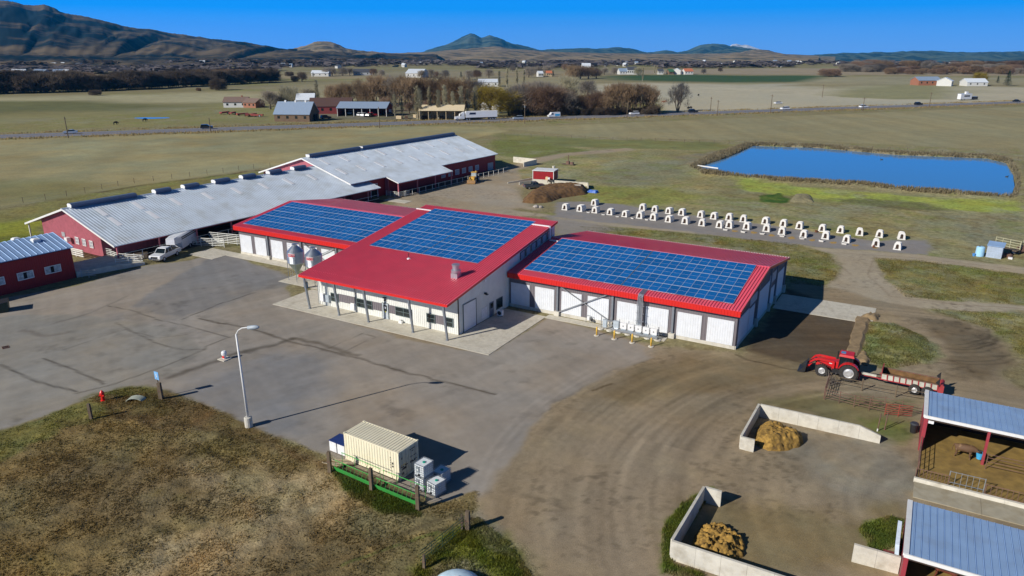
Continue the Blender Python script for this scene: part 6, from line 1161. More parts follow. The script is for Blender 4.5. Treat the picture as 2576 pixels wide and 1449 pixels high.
# manure spreader
SPR = mat('spreader_red', al(150, 46, 52), .6, var=.15, dirt=al(110, 80, 66) + (.5,), dscale=2); SPG = mat('spreader_panel', al(186, 184, 172), .6, var=.12, dirt=al(130, 110, 80) + (.5,), dscale=2)
t = thing('manure_spreader', 'long red manure spreader with pale side panels hitched behind the tractor', 'spreader', (17.0, -1.45, 0), math.pi - .03)
x0, x1 = -3.6, 1.5
m = M(); m.hexa([(x0, -.65, .75), (x1, -.65, .75), (x1, .65, .75), (x0, .65, .75), (x0, -.72, .85), (x1, -.72, .85), (x1, .72, .85), (x0, .72, .85)]); m.build('bed', RUST, t)
for s in (-1, 1):
    n = 9; y = s
    for k in range(n):
        a, b = x0 + (x1 - x0) * k / n, x0 + (x1 - x0) * (k + 1) / n; m = M(); m.hexa([(a + .08, min(s * .72, s * .78), .85), (b - .0, min(s * .72, s * .78), .85), (b - .0, max(s * .72, s * .78), .85), (a + .08, max(s * .72, s * .78), .85), (a + .08, min(s * .86, s * .92), 1.42), (b - .0, min(s * .86, s * .92), 1.42), (b, max(s * .86, s * .92), 1.42), (a + .08, max(s * .86, s * .92), 1.42)]); m.build('side_panel', SPG, t)
        m = M(); m.hexa([(a, min(s * .66, s * .70), .86), (b, min(s * .66, s * .70), .86), (b, max(s * .66, s * .70), .86), (a, max(s * .66, s * .70), .86), (a, min(s * .80, s * .84), 1.46), (b, min(s * .80, s * .84), 1.46), (b, max(s * .80, s * .84), 1.46), (a, max(s * .80, s * .84), 1.46)]); m.build('inner_lining', MAN, t)
        m = M(); m.hexa([(a, min(s * .72, s * .84), .8), (a + .08, min(s * .72, s * .84), .8), (a + .08, max(s * .72, s * .84), .8), (a, max(s * .72, s * .84), .8), (a, min(s * .86, s * .98), 1.47), (a + .12, min(s * .86, s * .98), 1.47), (a + .12, max(s * .86, s * .98), 1.47), (a, max(s * .86, s * .98), 1.47)]); m.build('stake', SPR, t)
    m = M(); m.tube((x0, s * .9, 1.49), (x1 + .08, s * .9, 1.49), .05, n=4); m.build('top_rail', RUST, t); m = M(); m.tube((x0, s * .76, .8), (x1 + .3, s * .76, .8), .07, n=4); m.build('bottom_rail', SPR, t)
    wheel(t, -1.6, s * 1.1, .55, .42, .5); wheel(t, -2.75, s * 1.1, .55, .42, .5)
m = M(); m.hexa([(x1, -.72, .8), (x1 + .08, -.72, .8), (x1 + .08, .72, .8), (x1, .72, .8), (x1, -.94, 1.95), (x1 + .08, -.94, 1.95), (x1 + .08, .94, 1.95), (x1, .94, 1.95)]); m.build('front_board', SPR, t)
m = M(); m.box(x0 - .5, x0, -.85, -.7, .5, 1.4); m.box(x0 - .5, x0, .7, .85, .5, 1.4); m.tube((x0 - .3, -.8, .9), (x0 - .3, .8, .9), .2, n=10); m.tube((x0 - .3, -.8, 1.35), (x0 - .3, .8, 1.35), .15, n=10); m.build('beater', SPR, t)
m = M(); m.prism([(x0 - .1, -.95, 1.3), (x0 + .3, -.95, 1.68), (x0 - .05, -.95, 2.2)], (0, .05, 0)); m.prism([(x0 - .1, .9, 1.3), (x0 + .3, .9, 1.68), (x0 - .05, .9, 2.2)], (0, .05, 0)); m.build('beater_guard', BLACKM, t)
m = M(); m.tube((x1, -.5, .75), (3.9, -.12, .6), .07, n=4); m.tube((x1, .5, .75), (3.9, .12, .6), .07, n=4); m.build('drawbar', SPR, t); m = M(); m.tube((1.6, 0, .95), (3.9, 0, .75), .06); m.build('drive_shaft', BLACKM, t); m = M(); m.box(2.0, 3.4, .3, .5, .8, 1.0); m.build('pale_guard', SPG, t); m = M(); m.tube((3.6, .3, 0), (3.6, .3, .9), .06); m.build('jack', SPR, t)
m = M(); m.poly([(x0 + .1, -.7, 1.0), (x1 - .1, -.7, 1.05), (x1 - .1, .7, 1.05), (x0 + .1, .7, 1.0)]); m.build('manure_load', MAN, t)
def car_body(m, L, W, prof, ybev=.82):
    """side profile (x, z) closed, widened at the waist and narrowed to the roof"""
    zt = max(z for x, z in prof); wz_ = lambda z: W / 2 * (1 if z < zt * .62 else 1 - (1 - ybev) * (z - zt * .62) / (zt * .38)); n = len(prof)
    m.add([(x, -wz_(z), z) for x, z in prof] + [(x, wz_(z), z) for x, z in prof], [tuple(range(n))[::-1], tuple(range(n, 2 * n))] + [(i, (i + 1) % n, n + (i + 1) % n, n + i) for i in range(n)]); return m
def pickup(label, x, y, rz, paint, name='pickup_truck', big=1.0, z=0, bed_white=False):
    t = thing(name, label, 'pickup', (x, y, z), rz); s = big
    m = M(); car_body(m, 5.6, 1.95, [(-2.8, .55), (2.75, .5), (2.85, .8), (2.75, 1.12), (1.45, 1.22), (-.55, 1.2), (-2.8, 1.18)], 1); m.build('body', paint, t)
    m = M(); m.hexa([(-.65, -.88, 1.2), (1.35, -.88, 1.2), (1.35, .88, 1.2), (-.65, .88, 1.2), (-.45, -.74, 1.86), (.75, -.74, 1.86), (.75, .74, 1.86), (-.45, .74, 1.86)]); g = m.build('cab_glass', VGL, t)
    m = M(); m.hexa([(-.5, -.76, 1.84), (.82, -.76, 1.84), (.82, .76, 1.84), (-.5, .76, 1.84), (-.42, -.68, 1.93), (.7, -.68, 1.93), (.7, .68, 1.93), (-.42, .68, 1.93)]); m.build('roof', paint, t)
    m = M()
    for yy in (-1, 1):
        for a, b in (((1.36, .89), (.78, .75)), ((.35, .89), (.2, .75)), ((-.66, .89), (-.47, .75))): m.tube((a[0], yy * a[1], 1.2), (b[0], yy * b[1], 1.86), .045, n=4)
    m.build('pillar', paint, g)
    simple('bed_hollow', DARK, t, (-2.65, -.8, -.8, .8, 1.19, 1.206)); simple('bumper', mat('chrome', (.6, .6, .6), .25, metal=.9), t, (2.78, 2.95, -.95, .95, .45, .68)); simple('rear_bumper', mat('chrome', (0, 0, 0)), t, (-2.92, -2.8, -.9, .9, .5, .7)); simple('grille', BLACKM, t, (2.83, 2.88, -.55, .55, .72, 1.0))
    for yy in (-1, 1): simple('headlight', WBOX, t, (2.8, 2.87, yy * .75 - .14, yy * .75 + .14, .78, .98)); simple('tail_light', RED, t, (-2.83, -2.8, yy * .88 - .08, yy * .88 + .08, .85, 1.12)); m = M(); m.box(1.0, 1.15, yy * 1.0 - .1, yy * 1.0 + .1, 1.25, 1.42); m.build('mirror', BLACKM, t)
    for xx in (1.75, -1.65):
        for yy in (-.86, .86): wheel(t, xx, yy, .4, .28)
    t.scale = (s, s, s); return t
pickup('white pickup truck hitched to a white horse trailer beside the long barn', -91.85, -8.2, R(-70), mat('white_car_paint', (.78, .79, .8), .3, var=.02, coat=.5), big=1.03)
TRW = mat('white_trailer_skin', (.74, .75, .78), .4, var=.05); t = thing('horse_trailer', 'white gooseneck horse trailer behind the white pickup', 'trailer', (-95.0, -2.6, 0), R(-60))
m = M(); m.hexa([(-3.6, -1.05, .55), (2.4, -1.05, .55), (2.4, 1.05, .55), (-3.6, 1.05, .55), (-3.6, -1.05, 2.75), (2.4, -1.05, 2.75), (2.4, 1.05, 2.75), (-3.6, 1.05, 2.75)]); m.hexa([(2.4, -1.05, 1.75), (4.4, -.75, 1.75), (4.4, .75, 1.75), (2.4, 1.05, 1.75), (2.4, -1.05, 2.75), (4.3, -.72, 2.7), (4.3, .72, 2.7), (2.4, 1.05, 2.75)]); m.build('body', TRW, t)
m = M(); m.hexa([(-3.65, -1.08, 2.75), (4.35, -.75, 2.72), (4.35, .75, 2.72), (-3.65, 1.08, 2.75), (-3.6, -.95, 2.84), (4.3, -.65, 2.8), (4.3, .65, 2.8), (-3.6, .95, 2.84)]); m.build('roof', mat('trailer_roof', al(200, 200, 202), .5), t)
for y in (-1, 1):
    for z in (2.12, 2.42): m = M(); m.box(-3.4, 2.3, min(y * 1.05, y * 1.07), max(y * 1.05, y * 1.07), z, z + .16); m.build('slat_opening', DARK, t)
    for x in (-.6, -1.7): wheel(t, x, y * .98, .38, .24)
    simple('fender', TRW, t, (-2.2, -.1, min(y * 1.02, y * 1.2), max(y * 1.02, y * 1.2), .8, .86))
m = M(); m.tube((4.0, 0, 1.75), (4.0, 0, 1.1), .08); m.build('coupler', BLACKM, t); m = M(); m.tube((2.2, .8, 0), (2.2, .8, .6), .06); m.build('jack', BLACKM, t); simple('rear_door', mat('trailer_door', (.65, .66, .7), .4), t, (-3.64, -3.6, -.95, .95, .6, 2.7))
pickup('dark grey pickup parked by the red pump house', -68.3, 78.0, R(45), mat('dark_grey_car_paint', (.06, .075, .09), .35, var=.05), big=.92)
# backhoe loader
YEL_ = mat('machine_yellow', al(196, 150, 50), .5, var=.12, dirt=al(120, 90, 50) + (.5,), dscale=2); t = thing('backhoe_loader', 'old yellow loader with a muddy bucket by the far cattle barn', 'loader', (-86.3, 78.2, 0), R(-72))
for y in (-1, 1): wheel(t, -1.2, y * .9, .75, .45, .55); wheel(t, 1.2, y * .85, .5, .35, .55)
simple('frame', YEL_, t, (-1.7, 1.6, -.45, .45, .55, 1.1)); m = M(); m.hexa([(.1, -.45, 1.1), (1.7, -.4, 1.1), (1.7, .4, 1.1), (.1, .45, 1.1), (.1, -.42, 1.6), (1.6, -.36, 1.5), (1.6, .36, 1.5), (.1, .42, 1.6)]); m.build('bonnet', YEL_, t)
m = M(); m.hexa([(-1.1, -.7, 1.1), (.1, -.7, 1.1), (.1, .7, 1.1), (-1.1, .7, 1.1), (-1.0, -.6, 2.5), (0, -.6, 2.5), (0, .6, 2.5), (-1, .6, 2.5)]); m.build('cab', mat('pale_cab_glass', al(150, 160, 165), .2), t); simple('cab_roof', YEL_, t, (-1.15, .15, -.72, .72, 2.5, 2.62))
m = M()
for y in (-.6, .6): m.tube((.2, y, 1.5), (1.9, y, 1.5), .1, n=4); m.tube((1.9, y, 1.5), (2.5, y, .5), .1, n=4)
m.tube((2.4, -.6, .6), (2.4, .6, .6), .08); m.build('loader_arm', YEL_, t); m = M(); m.prism([(2.4, -1.1, .9), (2.45, -1.1, .2), (2.65, -1.1, .05), (3.3, -1.1, .05), (2.75, -1.1, .2), (2.55, -1.1, .9)], (0, 2.2, 0)); m.build('bucket', mat('muddy_bucket', al(130, 98, 60), .7, var=.2), t)
m = M(); m.tube((-1.7, 0, 1.0), (-2.3, 0, 2.6), .15, n=4); m.tube((-2.3, 0, 2.6), (-2.7, 0, 1.2), .12, n=4); m.build('digger_arm', YEL_, t); m = M(); m.hexa([(-2.95, -.3, .6), (-2.5, -.3, .6), (-2.5, .3, .6), (-2.95, .3, .6), (-2.9, -.3, 1.2), (-2.6, -.3, 1.2), (-2.6, .3, 1.2), (-2.9, .3, 1.2)]); m.build('digger_bucket', BLACKM, t)

# ------------------------------------------------------------------ pump house and silage walls
t = thing('pump_house', 'small red pump house with white trim standing on a concrete wall', 'shed', (-69, 84.5, 0), R(12.0))
m = M(); m.box(-3.0, 2.6, 0, .3, 0, 1.2); m.build('concrete_base', CONC2, t)
m = M(); m.box(-2.9, 2.6, .05, 4.4, 1.0, 3.35); ribs(m, (2.5, .05, 1.2), (-2.8, .05, 1.2), (0, 0, 2.1), .33, .1, .05, nrm=(0, -1, 0)); m.build('wall', DEEP_RED, t)
m = M(); m.box(-3.05, 2.75, -.15, 4.55, 3.35, 3.5); m.build('roof', WHITE_P, t)
for x in (-2.95, 2.55): simple('corner_trim', WHITE_P, t, (x, x + .14, -.03, .06, 1.2, 3.35))
simple('corner_trim', WHITE_P, t, (2.6, 2.66, 4.3, 4.45, 1.0, 3.35)); 
t2 = thing('spreader_chute', 'small pale auger unit sticking out of the red pump house front', 'auger', (-67.6, 84.2, 1.3), R(12)); simple('housing', mat('auger_cream', al(205, 180, 140), .5), t2, (-.5, .1, -.5, .2, 0, .8)); simple('motor', WBOX, t2, (.1, .6, -.5, 0, .2, .7)); m = M(); m.tube((.1, -.3, 0), (.1, -.4, -.6), .12); m.build('spout', RUST, t2)
t = thing('concrete_wall', 'pale concrete wall running right from the red pump house behind the manure', 'wall', (-64, 86, 0)); panels(t, (-66.2, 85.2), (-57.9, 87.4), 1.2, .95, 5); panels(t, (-57.9, 87.4), (-56.0, 83.4), 1.0, 1.1, 2)
t = thing('concrete_block', 'broken concrete slab leaning at the right end of the manure pile', 'concrete', (-57.4, 80.0, 0), .5); m = M(); m.hexa([(-.9, -.15, .4), (.9, -.15, .4), (.9, .15, .4), (-.9, .15, .4), (-.8, -.5, 1.6), (.8, -.5, 1.6), (.8, -.2, 1.7), (-.8, -.2, 1.7)]); m.build('slab', CONC2, t)
t = thing('concrete_wall', 'dark stained concrete wall sloping down behind the dark grey pickup', 'wall', (-76, 85, 0)); panels(t, (-77.6, 80.9), (-72.2, 90.2), .25, 1.1, 3); panels(t, (-74.0, 80.6), (-70.8, 86.0), .7, 1.0, 2)
t = thing('tarp', 'crumpled bright blue tarp on the grass beside the manure pile', 'tarp', (-53.5, 80.6, 0)); m = M(); rr = random.Random(2); n = 9; V = [((i / (n - 1) - .5) * 2.6, (j / (n - 1) - .5) * 1.6, (.15 + rr.uniform(0, .5)) * (1 if 0 < i < n - 1 and 0 < j < n - 1 else .05)) for j in range(n) for i in range(n)]; m.add(V, [(j * n + i, j * n + i + 1, (j + 1) * n + i + 1, (j + 1) * n + i) for j in range(n - 1) for i in range(n - 1)]); m.build('sheet', mat('tarp_blue', (.02, .12, .5), .5), t); m = M(); m.obox((.9, -.5, 0), (.5, .3, .3), .4); m.build('weight_stone', CONC2, t)
STONE = mat('grey_stone', al(150, 142, 136), .9, var=.2, scale=2, bump=.4)
def stone(x, y, s, label, group=None, seed=0):
    rr = random.Random(seed); m = M(); pr = [(.02, 0), (.8, .05), (1, .35), (.75, .75), (.3, .95), (.02, 1)]; m.lathe([(r_ * s * .6 * rr.uniform(.85, 1.15), z * s * .6) for r_, z in pr], n=7)
    m.v = [(a * rr.uniform(.8, 1.2), b * rr.uniform(.8, 1.2), c) for a, b, c in m.v]; return tag(m.build('boulder', STONE, None, loc=(x, y, -.05), rz=rr.uniform(0, 6)), label, 'stone', group)
stone(-57.2, 58.2, 1.2, 'pale boulder at the grass corner below the manure pile', seed=1); stone(-56.2, 58.6, .9, 'smaller pale boulder right of the big one', seed=2)
t = thing('concrete_wall', 'long white concrete wall beyond the end of the far cattle barn', 'wall', (-92, 108, 0)); panels(t, (-94.5, 113.5), (-86.0, 112.6), 1.7, 1.7, 4); panels(t, (-86.0, 112.6), (-87.3, 107.0), 1.6, 1.3, 2)
t = thing('post_box', 'white box on a post behind the dark grey pickup', 'box', (-72.6, 88.2, 0)); m = M(); m.tube((0, 0, 0), (0, 0, 1.6), .08); m.build('post', POSTM, t); simple('box', WBOX, t, (-.5, .5, -.3, .3, 1.6, 2.1))
t = thing('barrel', 'dark green barrel on the sloping wall behind the pickup', 'barrel', (-73.5, 88.0, .6)); m = M(); m.lathe([(.35, 0), (.36, .3), (.35, 1.1)], n=12); m.build('drum', mat('barrel_green', (.02, .12, .08), .5), t); m = M(); m.lathe([(.36, 1.08), (.36, 1.13)], n=12); m.build('lid', BLACKM, t)
t = thing('concrete_pipe', 'short grey concrete pipe standing behind the red pump house', 'pipe', (-76.4, 105, 0)); m = M(); m.lathe([(.4, 0), (.4, 1.4), (.3, 1.4), (.3, .2)], n=12, cap=False); m.build('ring', CONC2, t); m = M(); m.lathe([(.3, .9), (.3, .95)], n=10); m.build('dark_inside', DARK, t)
t = thing('pump_stand', 'rusty pump on a platform out in the pasture', 'pump', (-77.5, 117, 0)); simple('platform', WOOD, t, (-2, 2, -.7, .7, .1, .3)); simple('engine', RUST, t, (-.6, .3, -.4, .4, .3, 1.1)); m = M(); m.tube((0, 0, 1), (0, 0, 3.0), .1); m.build('riser', RUST, t); simple('tank', RUST, t, (.7, 1.6, -.4, .4, .3, .9))

# ------------------------------------------------------------------ pond things
t = thing('outlet_pipe', 'white outlet pipe reaching into the pond at its left corner', 'pipe', (-42, 130.3, .5)); m = M((-42, 130.3, .5)); m.tube((-42.2, 130.3, .75), (-36.0, 129.8, .45), .2, n=10); m.build('pipe', WHITE_P, t); m = M((-42, 130.3, .5)); m.tube((-38.6, 129.95, -.3), (-38.6, 129.95, .6), .07); m.build('support', POSTM, t)
for k, (u, v) in enumerate(((2532, 446), (2523, 492), (2530, 497), (2218, 403))):
    t = thing('duck', ('dark duck near the right bank of the pond', 'dark duck at the bottom right corner of the pond', 'second dark duck beside it in the pond corner', 'tiny dark duck by the far bank of the pond')[k], 'duck', (*gp(u, v), .1), k * 1.1); m = M(); m.lathe([(.02, -.35), (.16, -.2), (.2, .05), (.12, .3), (.02, .4)], (0, 0, .08), 8, axis='x'); m.build('body', BLACKM, t, smooth=True); m = M(); m.tube((.3, 0, .15), (.36, 0, .38), .06); m.tube((.34, 0, .38), (.5, 0, .36), .05, .02); m.build('head', BLACKM, t)

# ------------------------------------------------------------------ shed and tank by the right edge
t = thing('metal_shed', 'small grey-blue metal shed with a tilted roof near the right edge', 'shed', (27.0, 60.9, 0), R(-9)); m = M(); m.hexa([(0, 0, 0), (2.2, 0, 0), (2.2, 1.9, 0), (0, 1.9, 0), (0, 0, 2.0), (2.2, 0, 2.0), (2.2, 1.9, 2.3), (0, 1.9, 2.3)]); m.build('wall', mat('dull_metal_sheet', al(160, 172, 190), .5, metal=.3, var=.1, dirt=al(130, 128, 120) + (.4,)), t); m = M(); m.hexa([(-.1, -.15, 1.98), (2.35, -.15, 1.98), (2.35, 2.1, 2.33), (-.1, 2.1, 2.33), (-.1, -.15, 2.06), (2.35, -.15, 2.06), (2.35, 2.1, 2.41), (-.1, 2.1, 2.41)]); m.build('roof', BROOF, t)
t = thing('water_tank', 'pale blue round water tank left of the small metal shed', 'tank', (26.1, 61.0, 0)); m = M(); m.lathe([(.62, 0), (.66, .1), (.64, 1.55), (.5, 1.66), (.02, 1.7)], n=18); m.build('drum', mat('tank_blue', al(150, 192, 232), .4, var=.06), t, smooth=False); m = M(); m.lathe([(.15, 1.68), (.15, 1.76), (.02, 1.77)], (-.2, 0, 0), 8); m.build('lid', BLACKM, t)
t = thing('bucket', 'small blue bucket at the foot of the pale blue tank', 'bucket', (25.3, 60.5, 0)); m = M(); m.lathe([(.18, 0), (.26, .45), (.23, .45), (.17, .1)], n=10, cap=False); m.build('pail', mat('bucket_blue2', al(70, 130, 190), .5), t); m = M(); m.path([(-.24, 0, .44), (0, 0, .6), (.24, 0, .44)], .015); m.build('handle', STEEL, t)
t = thing('old_wagon', 'old grey hay wagon rack behind the small metal shed', 'wagon', (30.3, 66.5, 0), R(-28)); PALEW = mat('grey_old_timber', al(150, 146, 120), .9, var=.25)
for k in range(4): m = M(); m.box(-2.0, 2.0, -.05, .05, .9 + k * .42, 1.0 + k * .42); m.build('rail', PALEW, t)
for x in (-2, -.9, .3, 1.9): m = M(); m.box(x - .06, x + .06, -.06, .06, .3, 2.3); m.build('stake', PALEW, t)
m = M(); m.box(-2.1, 2.1, -1.6, .1, .7, .8); m.build('bed', WOOD, t); wheel(t, -1.4, -.8, .5, .25); wheel(t, 1.4, -.8, .5, .25)
t = thing('old_implement', 'rusty wheeled implement with a leaning beam at the right edge', 'implement', (32.3, 66.0, 0), .3); wheel(t, 0, .3, .75, .12, .8, mt=RUST, rim=RUST); wheel(t, .9, .3, .75, .12, .8, mt=RUST, rim=RUST); m = M(); m.tube((-.3, 0, .5), (.2, .2, 2.6), .07, n=4); m.build('beam', PALEW, t); simple('frame', RUST, t, (-.6, 1.4, -.2, .2, .5, .65))
t = thing('scrap_heap', 'dark rusty scrap heap right of the small metal shed', 'scrap', (29.9, 62.5, 0)); m = M(); rr = random.Random(8)
for k in range(14): m.obox((rr.uniform(-.7, .7), rr.uniform(-.8, .8), rr.uniform(0, .5)), (rr.uniform(.2, .9), rr.uniform(.1, .5), rr.uniform(.1, .5)), rr.uniform(0, 3))
m.build('scrap', RUST, t); simple('white_bag', WBOX, t, (.3, .9, -1.3, -.8, 0, .3))
# posts of the wire fence along the ditch, and wires
def wire_fence(label, px, n, h=1.4, grp='wire fences across the fields', every=None):
    P = PL(px); t = thing('wire_fence', label, 'fence', (*P[0], 0), 0, grp); L_ = np.r_[0, np.cumsum(np.hypot(*np.diff(P, axis=0).T))]; o = np.array([*P[0], 0]); pts = []
    for k in range(n):
        s = L_[-1] * k / (n - 1); q = np.array([np.interp(s, L_, P[:, 0]), np.interp(s, L_, P[:, 1]), 0]) - o; pts.append(q); m = M(); m.tube(q, q + np.array([0, 0, h]), .06, n=4); m.build('post', WOOD, t)
    for z in (.6, 1.2):
        m = M(); 
        for a, b in zip(pts, pts[1:]): m.tube(a + np.array([0, 0, z]), b + np.array([0, 0, z]), .008, n=3, cap=False)
        m.build('wire', POSTM, t)
wire_fence('wire fence along the dark ditch left of the long barn', '0,520 180,492 330,462 520,440 640,424 760,414', 18)
wire_fence('wire fence between the pasture and the ploughed field right of the barns', '1270,345 1500,352 1700,358 1830,362 2000,368 2300,382 2560,405', 34)
wire_fence('wire fence on the far bank of the pond', '1900,362 2060,368 2260,384 2490,396', 16)
# ------------------------------------------------------------------ mountains and hills
def ridge_strip(name, px, d_r, d_f, mt, amp, seed, foot_z=None, n_t=26, step=5.0, gul=1.0, back=1.25, power=1.35):
    P = np.array([tuple(map(float, q.split(','))) for q in px.split()]); us = np.arange(P[0, 0], P[-1, 0] + step, step); vs = np.interp(us, P[:, 0], P[:, 1]); rows = []
    az = np.arctan2((us - 1288) / FPX, math.cos(_p) + (-(vs - 724.5) / FPX) * math.sin(_p)); el = []
    for u, v in zip(us, vs):
        a = (u - 1288) / FPX; b = -(v - 724.5) / FPX; dy = math.cos(_p) + b * math.sin(_p); dz = -math.sin(_p) + b * math.cos(_p); el.append(dz / math.hypot(a, dy))
    el = np.array(el); zr = CAM[2] + d_r * el; zf = fall(np.array([d_f]))[0] - 4 if foot_z is None else foot_z
    V = []; ts = np.r_[np.linspace(0, 1, n_t), [back]]
    for t in ts:
        d = d_f + (d_r - d_f) * t; tt = min(t, 1); z = zf + (zr - zf) * tt ** power
        wx_, wy_ = CAM[0] + d * np.sin(az - R(YAW)), CAM[1] + d * np.cos(az - R(YAW))
        g = amp * (4 * tt * (1 - tt)) ** .8 * gul * (np.abs(fbm(us / 85 - t * 2.2, t * .8 + us * 0, seed, 3) - .5) * -2.4 + .55) + amp * .35 * tt * (fbm(us / 14, t * 5 + us * 0, seed + 4, 4) - .5)
        if t > 1: z = zf + (zr - zf) * .55; g = g * 0
        V.append(np.c_[wx_, wy_, np.maximum(z + g, zf - 30 if t > 0 else -1e9)])
    V = np.concatenate(V); k = len(us); n = len(ts); i = np.arange((n - 1) * (k - 1)); r, c = i // (k - 1), i % (k - 1); Q = np.stack([r * k + c, r * k + c + 1, (r + 1) * k + c + 1, (r + 1) * k + c], 1)
    return struct(link(name, np_mesh(name, V, Q, None, mt)))
def hill_mat(name, grass, shrub, snow=None, sc=.004, thr=.5):
    m = bpy.data.materials.new(name); m.use_nodes = True; nt = m.node_tree; N = nt.nodes; L = nt.links; b = N['Principled BSDF']; b.inputs['Roughness'].default_value = 1; b.inputs['Specular IOR Level'].default_value = 0
    ge = N.new('ShaderNodeNewGeometry'); n = N.new('ShaderNodeTexNoise'); n.inputs['Scale'].default_value = sc; n.inputs['Detail'].default_value = 8; n.inputs['Roughness'].default_value = .68; L.new(ge.outputs['Position'], n.inputs[0])
    cr = N.new('ShaderNodeValToRGB'); e = cr.color_ramp.elements; e[0].position = thr - .06; e[0].color = (*shrub, 1); e[1].position = thr + .07; e[1].color = (*grass, 1); L.new(n.outputs[0], cr.inputs[0]); out = cr.outputs[0]
    if snow:
        sp = N.new('ShaderNodeSeparateXYZ'); L.new(ge.outputs['Position'], sp.inputs[0]); n2 = N.new('ShaderNodeTexNoise'); n2.inputs['Scale'].default_value = .012; n2.inputs['Detail'].default_value = 5; L.new(ge.outputs['Position'], n2.inputs[0])
        ad = N.new('ShaderNodeMath'); ad.operation = 'MULTIPLY_ADD'; L.new(n2.outputs[0], ad.inputs[0]); ad.inputs[1].default_value = 260; L.new(sp.outputs['Z'], ad.inputs[2])
        mr = N.new('ShaderNodeMapRange'); mr.inputs['From Min'].default_value = snow; mr.inputs['From Max'].default_value = snow + 25; L.new(ad.outputs[0], mr.inputs['Value'])
        mx = N.new('ShaderNodeMix'); mx.data_type = 'RGBA'; L.new(mr.outputs[0], mx.inputs[0]); L.new(out, mx.inputs[6]); mx.inputs[7].default_value = (.8, .8, .82, 1); out = mx.outputs[2]
    L.new(out, b.inputs['Base Color']); return m
H_SAGE = hill_mat('sage_hillside', al(100, 88, 72), al(30, 42, 50), sc=.0022, thr=.5); H_BROWN = hill_mat('brown_foothills', al(136, 120, 98), al(80, 80, 72), sc=.006, thr=.47); H_FAR = hill_mat('far_forest_slopes', al(84, 96, 84), al(48, 62, 62), snow=None, sc=.003)
H_SNOW = hill_mat('snow_streaked_slopes', al(84, 96, 88), al(50, 64, 64), snow=430, sc=.003); H_WHITE = hill_mat('snowy_peak', (.8, .8, .82), al(120, 130, 140), sc=.004, thr=.42)
ridge_strip('mountain', '-420,-6 -200,-8 0,0 40,5 62,12 110,11 160,31 205,40 250,48 330,70 375,74 430,83 500,93 560,100 600,104 650,112 700,121 760,126 860,134 960,142 1100,146', 4600, 1750, H_SAGE, 34, 3, gul=1.1, step=4)
ridge_strip('foothills', '-400,128 0,120 120,122 300,128 480,136 640,140 820,146 1000,150', 2600, 1350, H_SAGE, 14, 13, foot_z=-1, gul=.8, power=1.6)
ridge_strip('hill', '730,124 770,114 790,106 806,103 825,104 840,108 856,115 870,121 900,127 960,132 1010,137', 4000, 2500, H_BROWN, 25, 5, step=3)
ridge_strip('foothills', '900,136 1000,134 1080,131 1130,126 1190,121 1230,118 1258,117 1275,121 1330,126 1360,129 1400,131 1500,134 1600,136 1700,138 1800,136 1870,132 1900,134 2000,140 2060,146', 5200, 2300, H_BROWN, 22, 7, step=4)
ridge_strip('hill', '1840,138 1872,130 1895,124 1912,124 1932,126 1952,131 1968,134 1985,139 2020,145 2100,148', 5000, 2600, H_BROWN, 20, 8, step=3)
ridge_strip('mountain', '1060,133 1082,125 1102,118 1120,112 1140,104 1156,97 1170,90 1184,84 1196,86 1206,92 1212,95 1222,92 1232,89 1246,92 1262,97 1274,104 1288,109 1310,114 1340,121 1362,127 1390,131', 9000, 5000, H_SNOW, 70, 9, step=2.5)
ridge_strip('mountain', '1330,130 1362,127 1392,123 1420,122 1460,121 1500,123 1530,121 1560,119 1580,121 1605,127 1626,132 1645,133 1662,129 1676,126 1690,128 1704,131 1730,126 1748,118 1762,112 1790,110 1812,111 1832,114 1850,118 1880,120 1905,124 1930,130 1960,135', 10000, 5400, H_FAR, 60, 10, step=2.5)
ridge_strip('mountain', '1826,122 1842,112 1852,110 1866,113 1880,113 1896,118 1912,124', 12500, 10500, H_WHITE, 30, 11, step=2, n_t=10)
ridge_strip('mountain', '1960,142 2010,140 2030,141 2070,138 2120,134 2175,133 2200,131 2230,132 2270,130 2300,128 2330,129 2350,128 2380,131 2440,132 2490,131 2540,130 2620,128 2800,126 3000,124', 10000, 5400, H_FAR, 50, 12, step=3)

